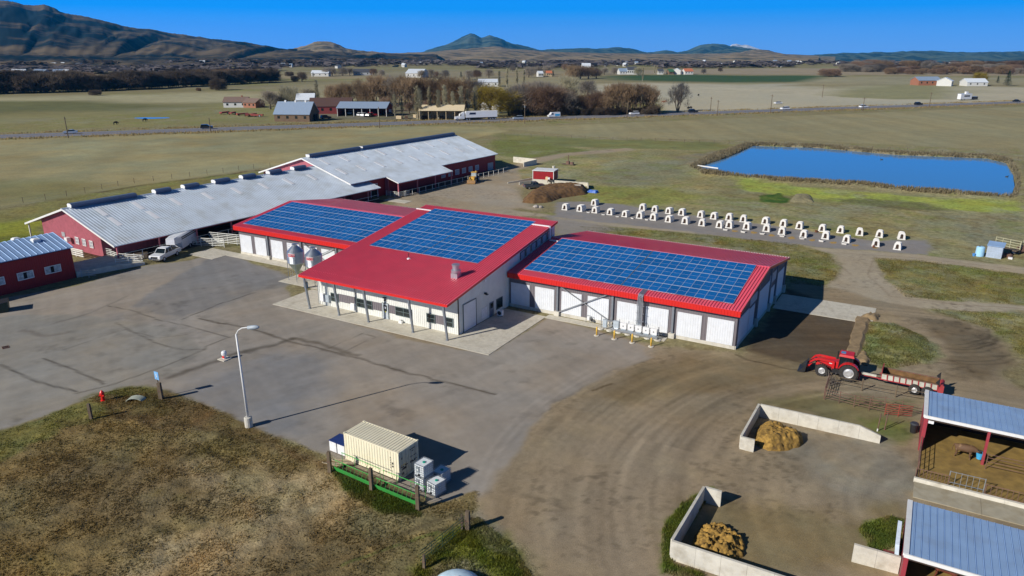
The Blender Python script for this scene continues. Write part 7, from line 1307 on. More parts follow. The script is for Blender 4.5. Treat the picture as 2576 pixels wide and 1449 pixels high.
# ------------------------------------------------------------------ bare trees
def tree_parts(kind, seed):
    rr = random.Random(seed); T_, C_ = M(), M(); tips = []
    def limb(p, d, L, r, lev, up):
        q = p + d * L; T_.tube(tuple(p), tuple(q), r, r * .6, n=5 if lev < 2 else 3, cap=False)
        if lev >= 3 or r < .03: tips.append((q, d, L)); return
        tips.append((p + d * L * .7, d, L)) if lev >= 1 else None
        for _ in range(rr.choice((2, 3, 3)) + (lev == 0) * 2):
            a = Vector((rr.gauss(0, 1), rr.gauss(0, 1), rr.gauss(0, .5))).normalized(); limb(q - d * L * rr.uniform(0, .35), (d + a * rr.uniform(.45, .8) + Vector((0, 0, up))).normalized(), L * rr.uniform(.62, .85), r * .55, lev + 1, up)
    if kind == 'poplar':
        T_.tube((0, 0, 0), (.15, 0, 13), .22, .04, n=6, cap=False)
        for k in range(46):
            z = rr.uniform(1.2, 12); a = rr.uniform(0, 6.28); L = rr.uniform(1.2, 2.6) * (1.1 - z / 16); d = Vector((math.cos(a) * .35, math.sin(a) * .35, 1)).normalized(); p = Vector((.011 * z, 0, z)); T_.tube(tuple(p), tuple(p + d * L), .04, .015, n=3, cap=False); tips.append((p + d * L * .7, d, L * .8))
        nt_, tl, sw, tw = 26, 1.1, .4, .045
    elif kind == 'thicket':
        for k in range(9):
            a = rr.uniform(0, 6.28); rad = rr.uniform(0, 2.6); limb(Vector((rad * math.cos(a), rad * math.sin(a), 0)), Vector((rr.gauss(0, .25), rr.gauss(0, .25), 1)).normalized(), rr.uniform(2.2, 3.4), .11, 1, .25)
        nt_, tl, sw, tw = 15, 1.5, .8, .075
    elif kind == 'willow':
        limb(Vector((0, 0, 0)), Vector((.1, 0, 1)), 3.0, .38, 0, .3); nt_, tl, sw, tw = 12, 1.6, .75, .06
    elif kind == 'vase':
        for k in range(4): a = k * 1.57 + rr.uniform(0, 1); limb(Vector((.3 * math.cos(a), .3 * math.sin(a), 0)), Vector((.28 * math.cos(a), .28 * math.sin(a), 1)).normalized(), rr.uniform(3.6, 4.6), .26, 0, .32)
        nt_, tl, sw, tw = 6, 1.5, .55, .06
    else:
        limb(Vector((0, 0, 0)), Vector((rr.uniform(-.1, .1), 0, 1)).normalized(), 2.0, .34, 0, .2); nt_, tl, sw, tw = 9, 1.4, .7, .045
    zt = max(q.z for q, d, L in tips); rx = max(1.2, max(math.hypot(q.x, q.y) for q, d, L in tips))
    for _ in range({'poplar': 40, 'thicket': 330, 'willow': 150, 'vase': 90, 'round': 140}[kind]):      # finer shoots through the whole crown
        z = rr.uniform(.12 if kind in ('thicket', 'poplar') else .22, 1.0); a = rr.uniform(0, 6.28); w_ = rx * math.sqrt(rr.random()) * (1.15 if kind != 'vase' else .9) * math.sqrt(max(.05, 1 - abs(z * 1.5 - .72) ** 2.2)) * (.5 if kind == 'poplar' else 1); p = Vector((w_ * math.cos(a), w_ * math.sin(a), z * zt)); tips.append((p, Vector((math.cos(a) * .5, math.sin(a) * .5, .8)).normalized(), 1))
    for q, d, L in tips:
        for _ in range(nt_):
            e = Vector((rr.gauss(0, sw), rr.gauss(0, sw), rr.gauss(.55 if kind != 'willow' else -.1, sw * .7))); e = (d * .6 + e).normalized() * tl * rr.uniform(.5, 1.3); b = q + Vector((rr.gauss(0, .35), rr.gauss(0, .35), rr.gauss(0, .35))) * (.35 if kind == 'poplar' else 1)
            s = e.orthogonal().normalized() * tw; C_.add([tuple(b - s), tuple(b + s), tuple(b + e)], [(0, 1, 2)])
    return T_, C_
BARK = mat('grey_bark', al(92, 80, 68), .95, var=.2, scale=.8); PBARK = mat('pale_poplar_bark', al(150, 142, 122), .95, var=.15, scale=.5)
TWIG = {'brown': mat('brown_twigs', al(136, 114, 88), .95, var=.22, scale=.25), 'dark': mat('dark_twigs', al(92, 80, 68), .95, var=.3, scale=.2), 'pale': mat('pale_twigs', al(160, 152, 126), .95, var=.15, scale=.3), 'red': mat('reddish_twigs', al(134, 110, 90), .95, var=.2, scale=.25), 'yellow': mat('yellow_willow_twigs', al(158, 138, 58), .95, var=.22, scale=.3), 'grey': mat('grey_twigs', al(140, 130, 118), .95, var=.2, scale=.25)}
for m_ in TWIG.values(): leafy(m_, .45)
TM = {}
def tree_mesh(kind, tint, v):
    if (kind, tint, v) not in TM:
        a, b = tree_parts(kind, hash_(kind) + v * 7); zt = max(p[2] for p in b.v)
        TM[(kind, tint, v)] = (a.mesh('trunk', PBARK if tint == 'pale' else BARK), b.mesh('crown', TWIG[tint]), zt)
    return TM[(kind, tint, v)]
def hash_(s): return sum(ord(c) * (i + 3) for i, c in enumerate(s))
def tree(u, v, hpx, kind, tint, label, group, name='bare_tree', dz=0, cat='tree', wide=1.0):
    x, y = gp(u, v); d = math.hypot(x - CAM[0], y - CAM[1]); h = hpx * (1.12 if 250 < v < 305 else 1) * math.hypot(d, CAM[2]) / FPX; a, b, zt = tree_mesh(kind, tint, random.randint(0, 3)); s = h / zt
    t = thing(name, label, cat, (x, y, fall(np.array([d]))[0]), random.uniform(0, 6.28), group); t.scale = (s * wide, s * wide, s); link('trunk', a, t); link('crown', b, t); return t
def conifer(u, v, hpx, label, group=None):
    x, y = gp(u, v); d = math.hypot(x - CAM[0], y - CAM[1]); h = hpx * d / FPX; t = thing('conifer', label, 'tree', (x, y, 0), random.uniform(0, 6), group); t.scale = (h / 8,) * 3
    if 'C' not in TM:
        a = M(); a.tube((0, 0, 0), (0, 0, 7.5), .2, .03, n=5); b = M(); rr = random.Random(4)
        for k in range(900): z = rr.uniform(.6, 8); r_ = (8.2 - z) * .3 * math.sqrt(rr.random()); an = rr.uniform(0, 6.28); p = Vector((r_ * math.cos(an), r_ * math.sin(an), z)); e = Vector((math.cos(an), math.sin(an), -.3)) * rr.uniform(.3, .7); s = Vector((-math.sin(an), math.cos(an), .2)) * .2; b.add([tuple(p - s), tuple(p + s), tuple(p + e)], [(0, 1, 2)])
        TM['C'] = (a.mesh('trunk', BARK), b.mesh('crown', mat('conifer_needles', al(38, 56, 36), .9, var=.3, scale=.5)))
    link('trunk', TM['C'][0], t); link('crown', TM['C'][1], t); return t
G1 = 'bare trees of the dark thicket at far left'
FARW = leafy(mat('far_wood_grey', al(112, 104, 104), .95, var=.12, scale=.02), .5); TWIG['far'] = FARW
for row, (dv, n, hp) in enumerate(((0, 30, 44), (-9, 28, 38), (-18, 26, 32), (-26, 24, 26))):
    for k in range(n):
        u = -60 + 760 * (k + random.uniform(-.4, .4)) / n; vb = np.interp(u, [-60, 250, 430, 640, 720], [237, 229, 220, 209, 205]) + dv * np.interp(u, [-60, 700], [1, .55]); tree(u, vb, hp * random.uniform(.75, 1.15) * np.interp(u, [-60, 300, 700], [1.05, .9, .75]), 'thicket', ('dark', 'dark', 'brown', 'red')[row] if random.random() < .7 else 'dark', 'bare dark tree in the dense thicket beyond the pasture at far left', G1, wide=1.25)
for u, v, h_, lb in ((240, 240, 13, 'lone dark bush before the thicket at far left'), (551, 227, 28, 'lone rounded bare tree right of the thicket, before the tan house'), (612, 212, 9, 'low reddish bush at the right end of the thicket'), (500, 229, 8, 'small scrubby bush in the field left of the lone rounded tree')): tree(u, v, h_, 'thicket', 'dark' if h_ > 10 else 'red', lb, None, 'bush', cat='bush', wide=1.4)
G2 = 'bare trees behind the farmstead by the highway'
for u, v, h_, k, c in [(681, 275, 48, 'round', 'grey'), (706, 272, 34, 'round', 'grey'), (729, 272, 52, 'round', 'pale'), (774, 262, 40, 'round', 'grey'), (790, 258, 36, 'round', 'pale'), (838, 262, 46, 'round', 'brown'), (858, 258, 52, 'round', 'brown'), (880, 262, 50, 'round', 'brown'), (902, 258, 55, 'vase', 'brown'), (922, 264, 50, 'round', 'brown'), (942, 262, 66, 'vase', 'brown'), (962, 266, 70, 'vase', 'brown'), (980, 262, 60, 'round', 'brown'), (1000, 268, 70, 'vase', 'grey'), (1016, 270, 74, 'vase', 'brown'), (1034, 272, 70, 'vase', 'brown'), (1052, 268, 72, 'round', 'brown'), (1072, 270, 74, 'round', 'brown'), (1092, 270, 76, 'vase', 'brown'), (1112, 268, 74, 'round', 'brown'), (1132, 272, 76, 'round', 'brown'), (1152, 270, 74, 'vase', 'brown'), (1172, 272, 74, 'round', 'brown'), (1192, 272, 72, 'round', 'grey'), (1212, 275, 66, 'round', 'grey'), (970, 280, 34, 'round', 'red'), (1030, 286, 30, 'round', 'red'), (1078, 286, 34, 'round', 'red')]: tree(u, v, h_, k, c, 'bare brown tree standing behind the red sheds and hay shelter of the roadside farm', G2)
G3 = 'pale bare poplars in front of the hay shelter'
for u, v, h_ in [(994, 293, 50), (1012, 292, 46), (1050, 300, 74), (1058, 302, 70), (1082, 300, 72), (1104, 301, 66), (1120, 299, 74), (1140, 300, 62), (1160, 299, 72), (1178, 298, 68), (1197, 297, 70), (1207, 296, 60), (799, 262, 52)]: tree(u, v, h_, 'poplar', 'pale', 'slender pale bare poplar in the row before the hay shelter by the highway' if u > 900 else 'slender pale bare poplar standing behind the red sheds', G3 if u > 900 else None, wide=1.15)
tree(1236, 295, 78, 'willow', 'yellow', 'larger yellow-green willow behind the white semi trailer', None, 'willow_tree', wide=1.2); tree(1280, 291, 60, 'willow', 'yellow', 'smaller yellow-green willow right of the larger one', None, 'willow_tree', wide=1.15)
G4 = 'bare brown trees between the willows and the cottonwoods'
for u, v, h_, k, c in [(1302, 290, 72, 'round', 'grey'), (1322, 286, 74, 'round', 'brown'), (1342, 291, 70, 'round', 'red'), (1362, 288, 72, 'round', 'red'), (1382, 291, 76, 'round', 'red'), (1402, 288, 68, 'round', 'red'), (1420, 284, 62, 'round', 'brown'), (1432, 290, 58, 'vase', 'grey'), (1452, 286, 50, 'round', 'brown'), (1488, 288, 52, 'round', 'red'), (1504, 286, 58, 'round', 'red'), (1520, 288, 46, 'round', 'brown'), (1350, 275, 60, 'round', 'grey'), (1390, 270, 58, 'round', 'grey'), (1310, 268, 56, 'round', 'grey'), (1330, 256, 50, 'round', 'grey'), (1360, 255, 50, 'round', 'grey')]: tree(u, v, h_, k, c, 'bare reddish-brown tree in the grove right of the yellow willows', G4, wide=1.15)
G5 = 'tall bare cottonwoods beside the highway'
for u, v, h_ in [(1538, 284, 66), (1556, 285, 70), (1574, 286, 70), (1590, 285, 72), (1606, 286, 70), (1624, 285, 66), (1640, 286, 56)]: tree(u, v, h_, 'vase', 'brown', 'tall vase shaped bare cottonwood close to the highway', G5, wide=1.05)
tree(1705, 281, 66, 'vase', 'grey', 'solitary bare tree in the fields right of the cottonwoods', None); tree(1428, 248, 62, 'round', 'pale', 'tall pale tree rising behind the reddish grove', None); tree(1478, 241, 42, 'round', 'grey', 'dense grey tree behind the reddish grove, right of the tall pale one', None, wide=1.3)
G6 = 'dark shrubs along the highway verge'
for k in range(26): tree(1300 + 350 * k / 25 + random.uniform(-4, 4), 292 - 5 * k / 25 + random.uniform(-2, 1), random.uniform(12, 20), 'thicket', 'dark', 'dark bare shrub at the foot of the trees along the highway', G6, 'shrub', cat='shrub', wide=1.3)
G7 = 'small bare trees dotted over the middle fields'
for u, v, h_, k, c in [(1275, 221, 48, 'poplar', 'pale'), (1256, 222, 42, 'poplar', 'pale'), (1300, 218, 46, 'poplar', 'pale'), (1318, 216, 40, 'poplar', 'pale'), (1060, 196, 22, 'round', 'grey'), (1085, 196, 24, 'round', 'grey'), (1100, 197, 20, 'round', 'red'), (1120, 196, 22, 'round', 'grey'), (1180, 200, 26, 'round', 'grey'), (1200, 198, 24, 'round', 'red'), (1230, 196, 26, 'round', 'grey'), (820, 192, 24, 'round', 'grey'), (836, 191, 24, 'round', 'grey'), (862, 191, 24, 'round', 'grey'), (880, 190, 22, 'round', 'grey'), (940, 190, 20, 'round', 'red'), (960, 192, 18, 'round', 'grey'), (760, 205, 26, 'round', 'dark'), (742, 206, 16, 'thicket', 'dark'), (728, 192, 12, 'thicket', 'dark'), (1330, 195, 30, 'round', 'grey'), (1352, 192, 28, 'round', 'grey'), (1374, 188, 26, 'round', 'grey'), (1440, 200, 40, 'round', 'brown'), (1460, 199, 36, 'round', 'red'), (1480, 198, 34, 'round', 'brown'), (1500, 197, 28, 'round', 'red'), (1520, 188, 20, 'round', 'grey'), (1545, 186, 18, 'round', 'grey'), (1604, 190, 22, 'round', 'pale'), (1616, 204, 34, 'poplar', 'pale'), (1646, 187, 22, 'poplar', 'pale'), (1652, 187, 22, 'poplar', 'pale'), (1770, 186, 14, 'round', 'grey'), (1812, 181, 12, 'round', 'dark'), (1290, 180, 16, 'round', 'grey'), (1420, 176, 16, 'round', 'red'), (1390, 175, 14, 'round', 'grey')]: tree(u, v, h_, k, c, 'small bare tree among the fields and houses beyond the highway', G7, wide=1.2)
tree(2086, 193, 20, 'thicket', 'red', 'broad dense brown bush alone in the fields at right', None, 'bush', cat='bush', wide=2.0)
G8 = 'bare trees of the belt at far right'
for row in range(3):
    for k in range(22):
        u = 2130 + 480 * (k + random.uniform(-.4, .4)) / 22; v = 186 - row * 6 + random.uniform(-1.5, 1.5) - (6 if u < 2230 else 0); tree(u, v, random.uniform(11, 20), 'thicket', random.choice(('red', 'brown', 'grey')), 'bare reddish tree in the long belt beyond the far right farm', G8, wide=1.5)
tree(2463, 215, 30, 'willow', 'yellow', 'yellow-green willow beside the far right farm', None, 'willow_tree', wide=1.2)
for u, v, h_, lb in ((2509, 209, 14, 'broad dark conifer left of the tall one at the far right farm'), (2533, 216, 29, 'tall narrow dark conifer at the far right farm'), (1160, 195, 14, 'broad dark conifer by the white metal building'), (788, 193, 10, 'small dark conifer left of the pale sheds'), (913, 184, 10, 'small dark conifer beside the dark roofed house'), (1391, 192, 14, 'dark conifer beside the orange roofed cottage'), (1457, 197, 18, 'dark conifer in front of the brown grove'), (1421, 176, 10, 'small dark conifer far behind the grove'), (1708, 182, 9, 'small dark conifer by the white gabled house')): conifer(u, v, h_, lb)
# far woods and towns that read as one mass
def mass(label, boxes, n, tint, hmin, hmax, seed):
    rr = random.Random(seed); m = M()
    for _ in range(n):
        (u0, v0, u1, v1) = rr.choice(boxes); u = rr.uniform(u0, u1); v = v0 + (v1 - v0) * (u - u0) / (u1 - u0) + rr.gauss(0, 1.2); x, y = gp(u, v); d = math.hypot(x - CAM[0], y - CAM[1])
        if d > 2600: x = CAM[0] + (x - CAM[0]) * 2600 / d; y = CAM[1] + (y - CAM[1]) * 2600 / d; d = 2600
        z = fall(np.array([d]))[0]; r_ = rr.uniform(hmin, hmax); q = [Vector((rr.gauss(0, .6), rr.gauss(0, .6), rr.uniform(.2, 1.0))) * r_ for _ in range(7)]
        for k in range(9): a, b, c = rr.sample(q, 3); m.add([(x + a.x * 1.4, y + a.y * 1.4, z + a.z), (x + b.x * 1.4, y + b.y * 1.4, z + b.z), (x + c.x * 1.4, y + c.y * 1.4, z + c.z)], [(0, 1, 2)])
    return stuff(m.build('distant_trees', TWIG[tint]), label, 'trees')
mass('grey-brown belt of far woods across the valley floor', [(-50, 178, 640, 170), (100, 186, 700, 178), (600, 168, 1300, 163), (900, 160, 1700, 158), (1400, 166, 2000, 163), (1900, 162, 2650, 160), (2100, 168, 2650, 166), (1200, 171, 1500, 168), (1650, 170, 2000, 168), (400, 160, 1100, 157)], 2600, 'far', 4, 9, 3)
mass('dark scrub patches on the slopes at left', [(60, 158, 300, 165), (250, 150, 480, 158), (480, 158, 760, 162), (700, 150, 1000, 158), (-50, 165, 120, 170)], 800, 'dark', 5, 11, 5)

# ------------------------------------------------------------------ far houses and the roadside farm
PAINTS = {'white': mat('house_white', al(186, 184, 180), .7), 'tan': mat('house_tan', al(178, 158, 126), .8, var=.1), 'brick': mat('house_brick', al(140, 92, 70), .8, var=.15), 'log': mat('house_log', al(104, 84, 66), .9, var=.25, scale=1.5, stretch=(.3, .3, 3)), 'dkred': mat('shed_dark_red', al(112, 44, 44), .8, var=.1), 'grey': mat('house_grey', al(150, 152, 156), .7), 'red': DEEP_RED}
ROOFS = {'grey': mat('roof_grey_metal', al(130, 145, 165), .5, metal=.1, var=.1), 'brown': mat('roof_brown', al(112, 92, 82), .9, var=.12), 'dkbrown': mat('roof_dark_brown', al(78, 56, 50), .8, var=.12), 'white': mat('roof_white_metal', al(196, 200, 206), .5), 'dark': mat('roof_dark', al(64, 66, 72), .9), 'orange': mat('roof_orange', al(170, 100, 70), .9), 'green': mat('roof_green', al(50, 90, 66), .8), 'tan': mat('roof_tan', al(196, 178, 146), .7)}
def house(u, v, wpx, dm, hm, rz, wall, roof, label, cat='house', name='house', rise=.35, wins=3, open_side=False, group=None, chim=False):
    x, y = gp(u, v); d = math.hypot(x - CAM[0], y - CAM[1]); w = wpx * d / FPX; z0 = fall(np.array([d]))[0]; t = thing(name, label, cat, (x, y, z0), rz + R(YAW), group); rh = dm / 2 * rise * 2 * .7
    m = M()
    if open_side:
        m.box(-w / 2, w / 2, dm / 2 - .2, dm / 2, 0, hm); m.box(-w / 2, -w / 2 + .2, -dm / 2 + .2, dm / 2 - .2, 0, hm); m.box(w / 2 - .2, w / 2, -dm / 2 + .2, dm / 2 - .2, 0, hm); m.box(-w / 2 + .3, w / 2 - .3, dm / 2 - 1, dm / 2 - .8, 0, hm * .8)
    else: m.box(-w / 2, w / 2, -dm / 2, dm / 2, 0, hm)
    for s in (-1, 1): m.prism([(s * w / 2, -dm / 2, hm), (s * w / 2, dm / 2, hm), (s * w / 2, 0, hm + rh)], (-s * .2, 0, 0))
    m.build('wall', PAINTS[wall], t); o = .4
    m = M(); k = rh / (dm / 2); P = [(-dm / 2 - o, hm - k * o), (0, hm + rh), (dm / 2 + o, hm - k * o), (dm / 2 + o, hm - k * o + .25), (0, hm + rh + .28), (-dm / 2 - o, hm - k * o + .25)]; m.prism([(-w / 2 - o, a, b) for a, b in P], (w + 2 * o, 0, 0)); r_ = m.build('roof', ROOFS[roof], t)
    if chim: m = M(); m.box(w * .2, w * .2 + .8, -.4, .4, hm + rh * .6, hm + rh + 1); m.build('chimney', PAINTS['brick'], r_)
    if open_side:
        for k in range(int(w / 4) + 1): xx = -w / 2 + w * k / int(w / 4); m = M(); m.box(xx - .12, xx + .12, -dm / 2, -dm / 2 + .24, 0, hm); m.build('post', PAINTS['white' if wall == 'dkred' else wall], t)
    else:
        for k in range(wins): xx = -w / 2 + w * (k + .5) / wins; m = M(); m.box(xx - .6, xx + .6, -dm / 2 - .06, -dm / 2, hm * .4, hm * .75); m.build('window' if k != wins // 2 else 'door', GLASS, t)
    return t
house(598, 269, 52, 10, 3.2, .1, 'white', 'brown', 'tan roofed house with a white gable in the field left of the roadside farm', chim=True); house(640, 270, 36, 8, 3.0, -.4, 'brick', 'brown', 'brown brick garage right of the tan roofed house', name='garage', cat='garage')
lb_ = house(748, 303, 84, 13, 3.6, -.1, 'log', 'grey', 'old log barn with a grey metal roof and three white vents beside the highway', 'barn', 'log_barn', .55, 4)
for k in range(3): x = -5 + 5 * k; simple('roof_vent', WHITE_P, lb_, (x - .4, x + .4, -.4, .4, 8.3, 9.5))
simple('barn_door', DARK, lb_, (9.0, 9.6, -1.5, 1.5, 0, 3))
house(836, 284, 96, 12, 4.0, .12, 'dkred', 'dkbrown', 'long dark red shed with a brown roof behind the log barn', 'shed', 'red_shed', .45, 5); house(772, 272, 40, 9, 5.0, .12, 'white', 'white', 'pale gabled barn end behind the dark red shed', 'barn', 'pale_barn', .5, 2)
house(920, 290, 118, 14, 4.2, -.08, 'dkred', 'grey', 'dark red carport building with a grey roof and white arched front', 'carport', 'carport', .25, 5, True); simple('door_panel', WBOX, thing('overhead_door', 'white overhead door on the right end of the carport building', 'door', (*gp(978, 291), 0), R(YAW)), (-1.6, 1.6, -.1, .1, 0, 3.2))
house(1114, 300, 106, 10, 4.6, -.02, 'tan', 'tan', 'open tan hay shelter behind the pale poplars', 'hay shelter', 'hay_shelter', .3, 0, True)
house(1050, 194, 40, 30, 5, -.15, 'white', 'white', 'large white metal building in the fields beyond the farm', 'building', 'metal_building', .2, 3); house(1230, 217, 50, 16, 4, 0, 'white', 'white', 'long low white roofed building behind the brown trees', 'building', 'metal_building', .2, 3)
house(1566, 187, 20, 14, 4, .1, 'white', 'grey', 'white house with a grey roof at the left end of the green field'); house(1588, 187, 22, 14, 6, 0, 'white', 'dark', 'big two storey white house with dormers above the green field', wins=5)
house(1660, 187, 12, 12, 4, 0, 'white', 'dark', 'white house with a dark roof right of the slim poplars'); house(1686, 187, 12, 12, 3.5, .1, 'log', 'green', 'low house with a green roof beyond the green field'); house(1702, 187, 11, 11, 5, 1.2, 'white', 'white', 'narrow white gabled house beyond the green field'); house(1729, 187, 20, 13, 4, .1, 'white', 'orange', 'white house with an orange roof beyond the green field')
house(2327, 214, 48, 14, 4.5, .05, 'brick', 'grey', 'long farm building with pale metal roof and orange front at far right', 'barn', 'farm_shed', .3, 4); house(2376, 216, 22, 12, 4.5, .9, 'white', 'white', 'white gabled house left of the far right willow'); house(2448, 216, 42, 12, 3.5, 0, 'white', 'white', 'long low white house right of the far right willow')
house(912, 189, 40, 14, 4, .1, 'grey', 'dark', 'dark roofed bungalow beyond the fields behind the farm'); house(808, 192, 40, 12, 4, 0, 'white', 'white', 'pale low sheds beyond the field behind the log barn', 'shed', 'pale_shed')
house(1358, 193, 12, 10, 4, .2, 'white', 'white', 'small white cottage left of the orange roofed one'); house(1380, 192, 14, 10, 4, .1, 'tan', 'orange', 'small cottage with an orange roof beyond the brown grove'); house(1474, 173, 20, 16, 5, 0, 'white', 'white', 'white glasshouse roof behind the brown grove', 'building', 'metal_building')
for k, (u, v, w) in enumerate(((12, 187, 22), (50, 187, 24), (100, 187, 16), (112, 188, 14), (150, 187, 20), (168, 188, 10), (136, 167, 12), (160, 166, 10), (200, 167, 12), (188, 161, 10), (510, 160, 12), (560, 157, 14), (640, 158, 10))): house(u, v, w, 10, 4, random.uniform(-.6, .6), random.choice(('white', 'grey')), random.choice(('grey', 'dark', 'white')), 'small house in the scattered settlement at the foot of the left mountain', group='houses at the foot of the left mountain')
rr = random.Random(12)
for k in range(34):
    u, v = rr.uniform(680, 2560), rr.uniform(157, 172); house(u, v, rr.uniform(4, 9), 9, 4, rr.uniform(-.8, .8), 'white', rr.choice(('white', 'grey', 'white', 'dark')), 'tiny pale house far across the valley', group='tiny pale houses far across the valley', wins=1)
t = thing('storage_tanks', 'pair of white round tanks behind the semi trailer', 'tank', (*gp(1226, 284), 0)); m = M(); m.lathe([(3, 0), (3, 4.5), (.3, 5.4)], (-2, 0, 0), 14); m.build('tank', WBOX, t); m = M(); m.lathe([(3.2, 0), (3.2, 3.8), (.3, 4.6)], (5, 0, 0), 14); m.build('tank', WBOX, t)
for k in range(7):
    x, y = gp(1006 + 20 * k + random.uniform(-4, 4), 299 - random.uniform(0, 4)); t = thing('pallet_stack', 'weathered timber stack before the hay shelter', 'timber', (x, y, 0), random.uniform(0, 3), 'timber stacks before the hay shelter')
    for j in range(3): simple('board', PAINTS['log' if k % 2 else 'tan'], t, (-1.6, 1.6, -.8, .8, j * .5, j * .5 + .4))
for k, (u, v) in enumerate(((610, 291), (622, 293), (636, 292), (585, 288), (565, 287), (648, 294))):
    t = thing('farm_implement', 'rusty red farm implement parked in the field left of the log barn', 'implement', (*gp(u, v), 0), random.uniform(0, 3), 'rusty farm implements left of the log barn'); simple('frame', RUSTRED, t, (-3, 3, -.8, .8, .6, 1.3)); wheel(t, -1.5, 1, .6, .3, mt=BLACKM); wheel(t, 1.5, -1, .6, .3, mt=BLACKM)
m = M(); m.add([(0, 0, .05)] + [(9 * math.cos(a), 3.4 * math.sin(a) * (1 + .2 * math.sin(3 * a)), .05) for a in np.arange(0, 6.28, .35)], [(0, k + 1, (k + 1) % 18 + 1) for k in range(18)]); o = m.build('puddle_water', wat, None, loc=(*gp(382, 297), 0), rz=R(YAW)); struct(o)

# ------------------------------------------------------------------ vehicles on the highway
HA_ = math.atan2(hd[1], hd[0])
def car(label, u, v, paint, kind='suv', away=True, group='vehicles on the highway', rz=None, z=.04):
    x, y = gp(u, v); t = thing({'suv': 'car', 'sedan': 'car', 'van': 'van'}[kind], label, {'van': 'van'}.get(kind, 'car'), (x, y, z), (HA_ if away else HA_ + math.pi) if rz is None else rz, group); t.scale = (1.12,) * 3
    L_, W_ = (4.6, 1.85) if kind != 'van' else (5.6, 2.0); m = M()
    if kind == 'suv': car_body(m, L_, W_, [(-2.3, .35), (2.25, .35), (2.3, .75), (2.1, 1.0), (1.0, 1.08), (-2.25, 1.08), (-2.35, .8)], 1); m.build('body', paint, t); m = M(); m.hexa([(-2.2, -.88, 1.08), (1.05, -.88, 1.08), (1.05, .88, 1.08), (-2.2, .88, 1.08), (-2.0, -.7, 1.66), (.3, -.7, 1.66), (.3, .7, 1.66), (-2.0, .7, 1.66)]); m.build('windows', VGL, t); m = M(); m.hexa([(-2.05, -.73, 1.64), (.36, -.73, 1.64), (.36, .73, 1.64), (-2.05, .73, 1.64), (-1.9, -.62, 1.73), (.2, -.62, 1.73), (.2, .62, 1.73), (-1.9, .62, 1.73)]); m.build('roof', paint, t)
    elif kind == 'sedan': car_body(m, L_, W_, [(-2.3, .35), (2.25, .35), (2.3, .7), (2.0, .88), (-2.25, .95), (-2.35, .7)], 1); m.build('body', paint, t); m = M(); m.hexa([(-1.7, -.86, .93), (1.0, -.86, .9), (1.0, .86, .9), (-1.7, .86, .93), (-1.0, -.66, 1.4), (.2, -.66, 1.4), (.2, .66, 1.4), (-1.0, .66, 1.4)]); m.build('windows', VGL, t); m = M(); m.hexa([(-1.05, -.69, 1.38), (.26, -.69, 1.38), (.26, .69, 1.38), (-1.05, .69, 1.38), (-.9, -.58, 1.46), (.1, -.58, 1.46), (.1, .58, 1.46), (-.9, .58, 1.46)]); m.build('roof', paint, t)
    else:
        car_body(m, L_, W_, [(-2.8, .4), (2.75, .4), (2.8, .9), (2.0, 1.25), (1.35, 2.2), (-2.75, 2.3), (-2.85, 1.0)], .9); m.build('body', paint, t)
        for y in (-1, 1): m = M(); m.hexa([(.5, min(y * .93, y * 1.0), 1.25), (1.7, min(y * .93, y * 1.0), 1.25), (1.7, max(y * .93, y * 1.0), 1.25), (.5, max(y * .93, y * 1.0), 1.25), (.5, min(y * .9, y * .96), 1.95), (1.3, min(y * .9, y * .96), 1.95), (1.3, max(y * .9, y * .96), 1.95), (.5, max(y * .9, y * .96), 1.95)]); m.build('windows', VGL, t); simple('blue_graphic', mat('van_graphic_blue', al(40, 150, 200), .4), t, (-2.5, -.2, min(y * .985, y * 1.02), max(y * .985, y * 1.02), .7, 1.5))
    for xx in (1.45, -1.4):
        for yy in (-.8, .8): wheel(t, xx, yy, .34, .24)
    return t
CW = mat('white_car_paint', (0, 0, 0)); CK = mat('black_car_paint', (.015, .015, .018), .25, coat=.5); CS = mat('silver_car_paint', (.42, .48, .55), .3, metal=.4)
def on_road(u, side):   # picture column -> v on the lane
    best = min(np.arange(240, 350, .1), key=lambda v: abs((np.array(gp(u, v)) - HA2) @ hn - side)); return best
for u, side, p, k, aw, lb in ((177, 2, CS, 'sedan', False, 'silver car at the left end of the highway'), (521, 3, CK, 'suv', True, 'black car on the highway left of the roadside farm'), (1303, -2, CS, 'suv', False, 'silver car just right of the semi truck'), (1393, 3, CW, 'van', False, 'white van with a blue graphic on the highway'), (1595, 2, CW, 'suv', False, 'white car on the highway before the cottonwoods'), (1743, 3, CK, 'suv', True, 'black car on the highway right of the solitary tree'), (1974, 2, CW, 'suv', False, 'white car on the highway above the pond'), (2172, -2, CW, 'suv', True, 'white car on the highway left of the pale power pole'), (2310, 3, CK, 'suv', True, 'black car on the highway right of the white cars'), (2557, 3, CK, 'sedan', True, 'black car at the right end of the highway'), (1957, 40, CW, 'sedan', False, 'white car on the side lane beyond the highway')): car(lb, u, on_road(u, side), p, k, aw)
x, y = gp(1210, on_road(1210, 3)); t = thing('semi_truck', 'white semi truck with a long white trailer on the highway', 'truck', (x, y, .04), HA_ + math.pi); TKW = CW
m = M(); m.box(-8.0, 8.0, -1.3, 1.3, 1.3, 4.2); m.build('trailer_box', mat('trailer_white', al(222, 222, 222), .5), t); simple('trailer_frame', BLACKM, t, (-7.8, 8, -1.0, 1.0, .95, 1.3)); 
for s in (-1.31, 1.31): m = M(); y0, y1 = sorted((s, s * 1.01)); m.hexa([(3.0, y0, 2.7), (6.3, y0, 2.7), (6.3, y1, 2.7), (3.0, y1, 2.7), (3.0, y0, 3.6), (6.0, y0, 3.6), (6.0, y1, 3.6), (3.0, y1, 3.6)]); m.build('dark_logo', mat('logo_navy', (.02, .03, .08), .5), t)
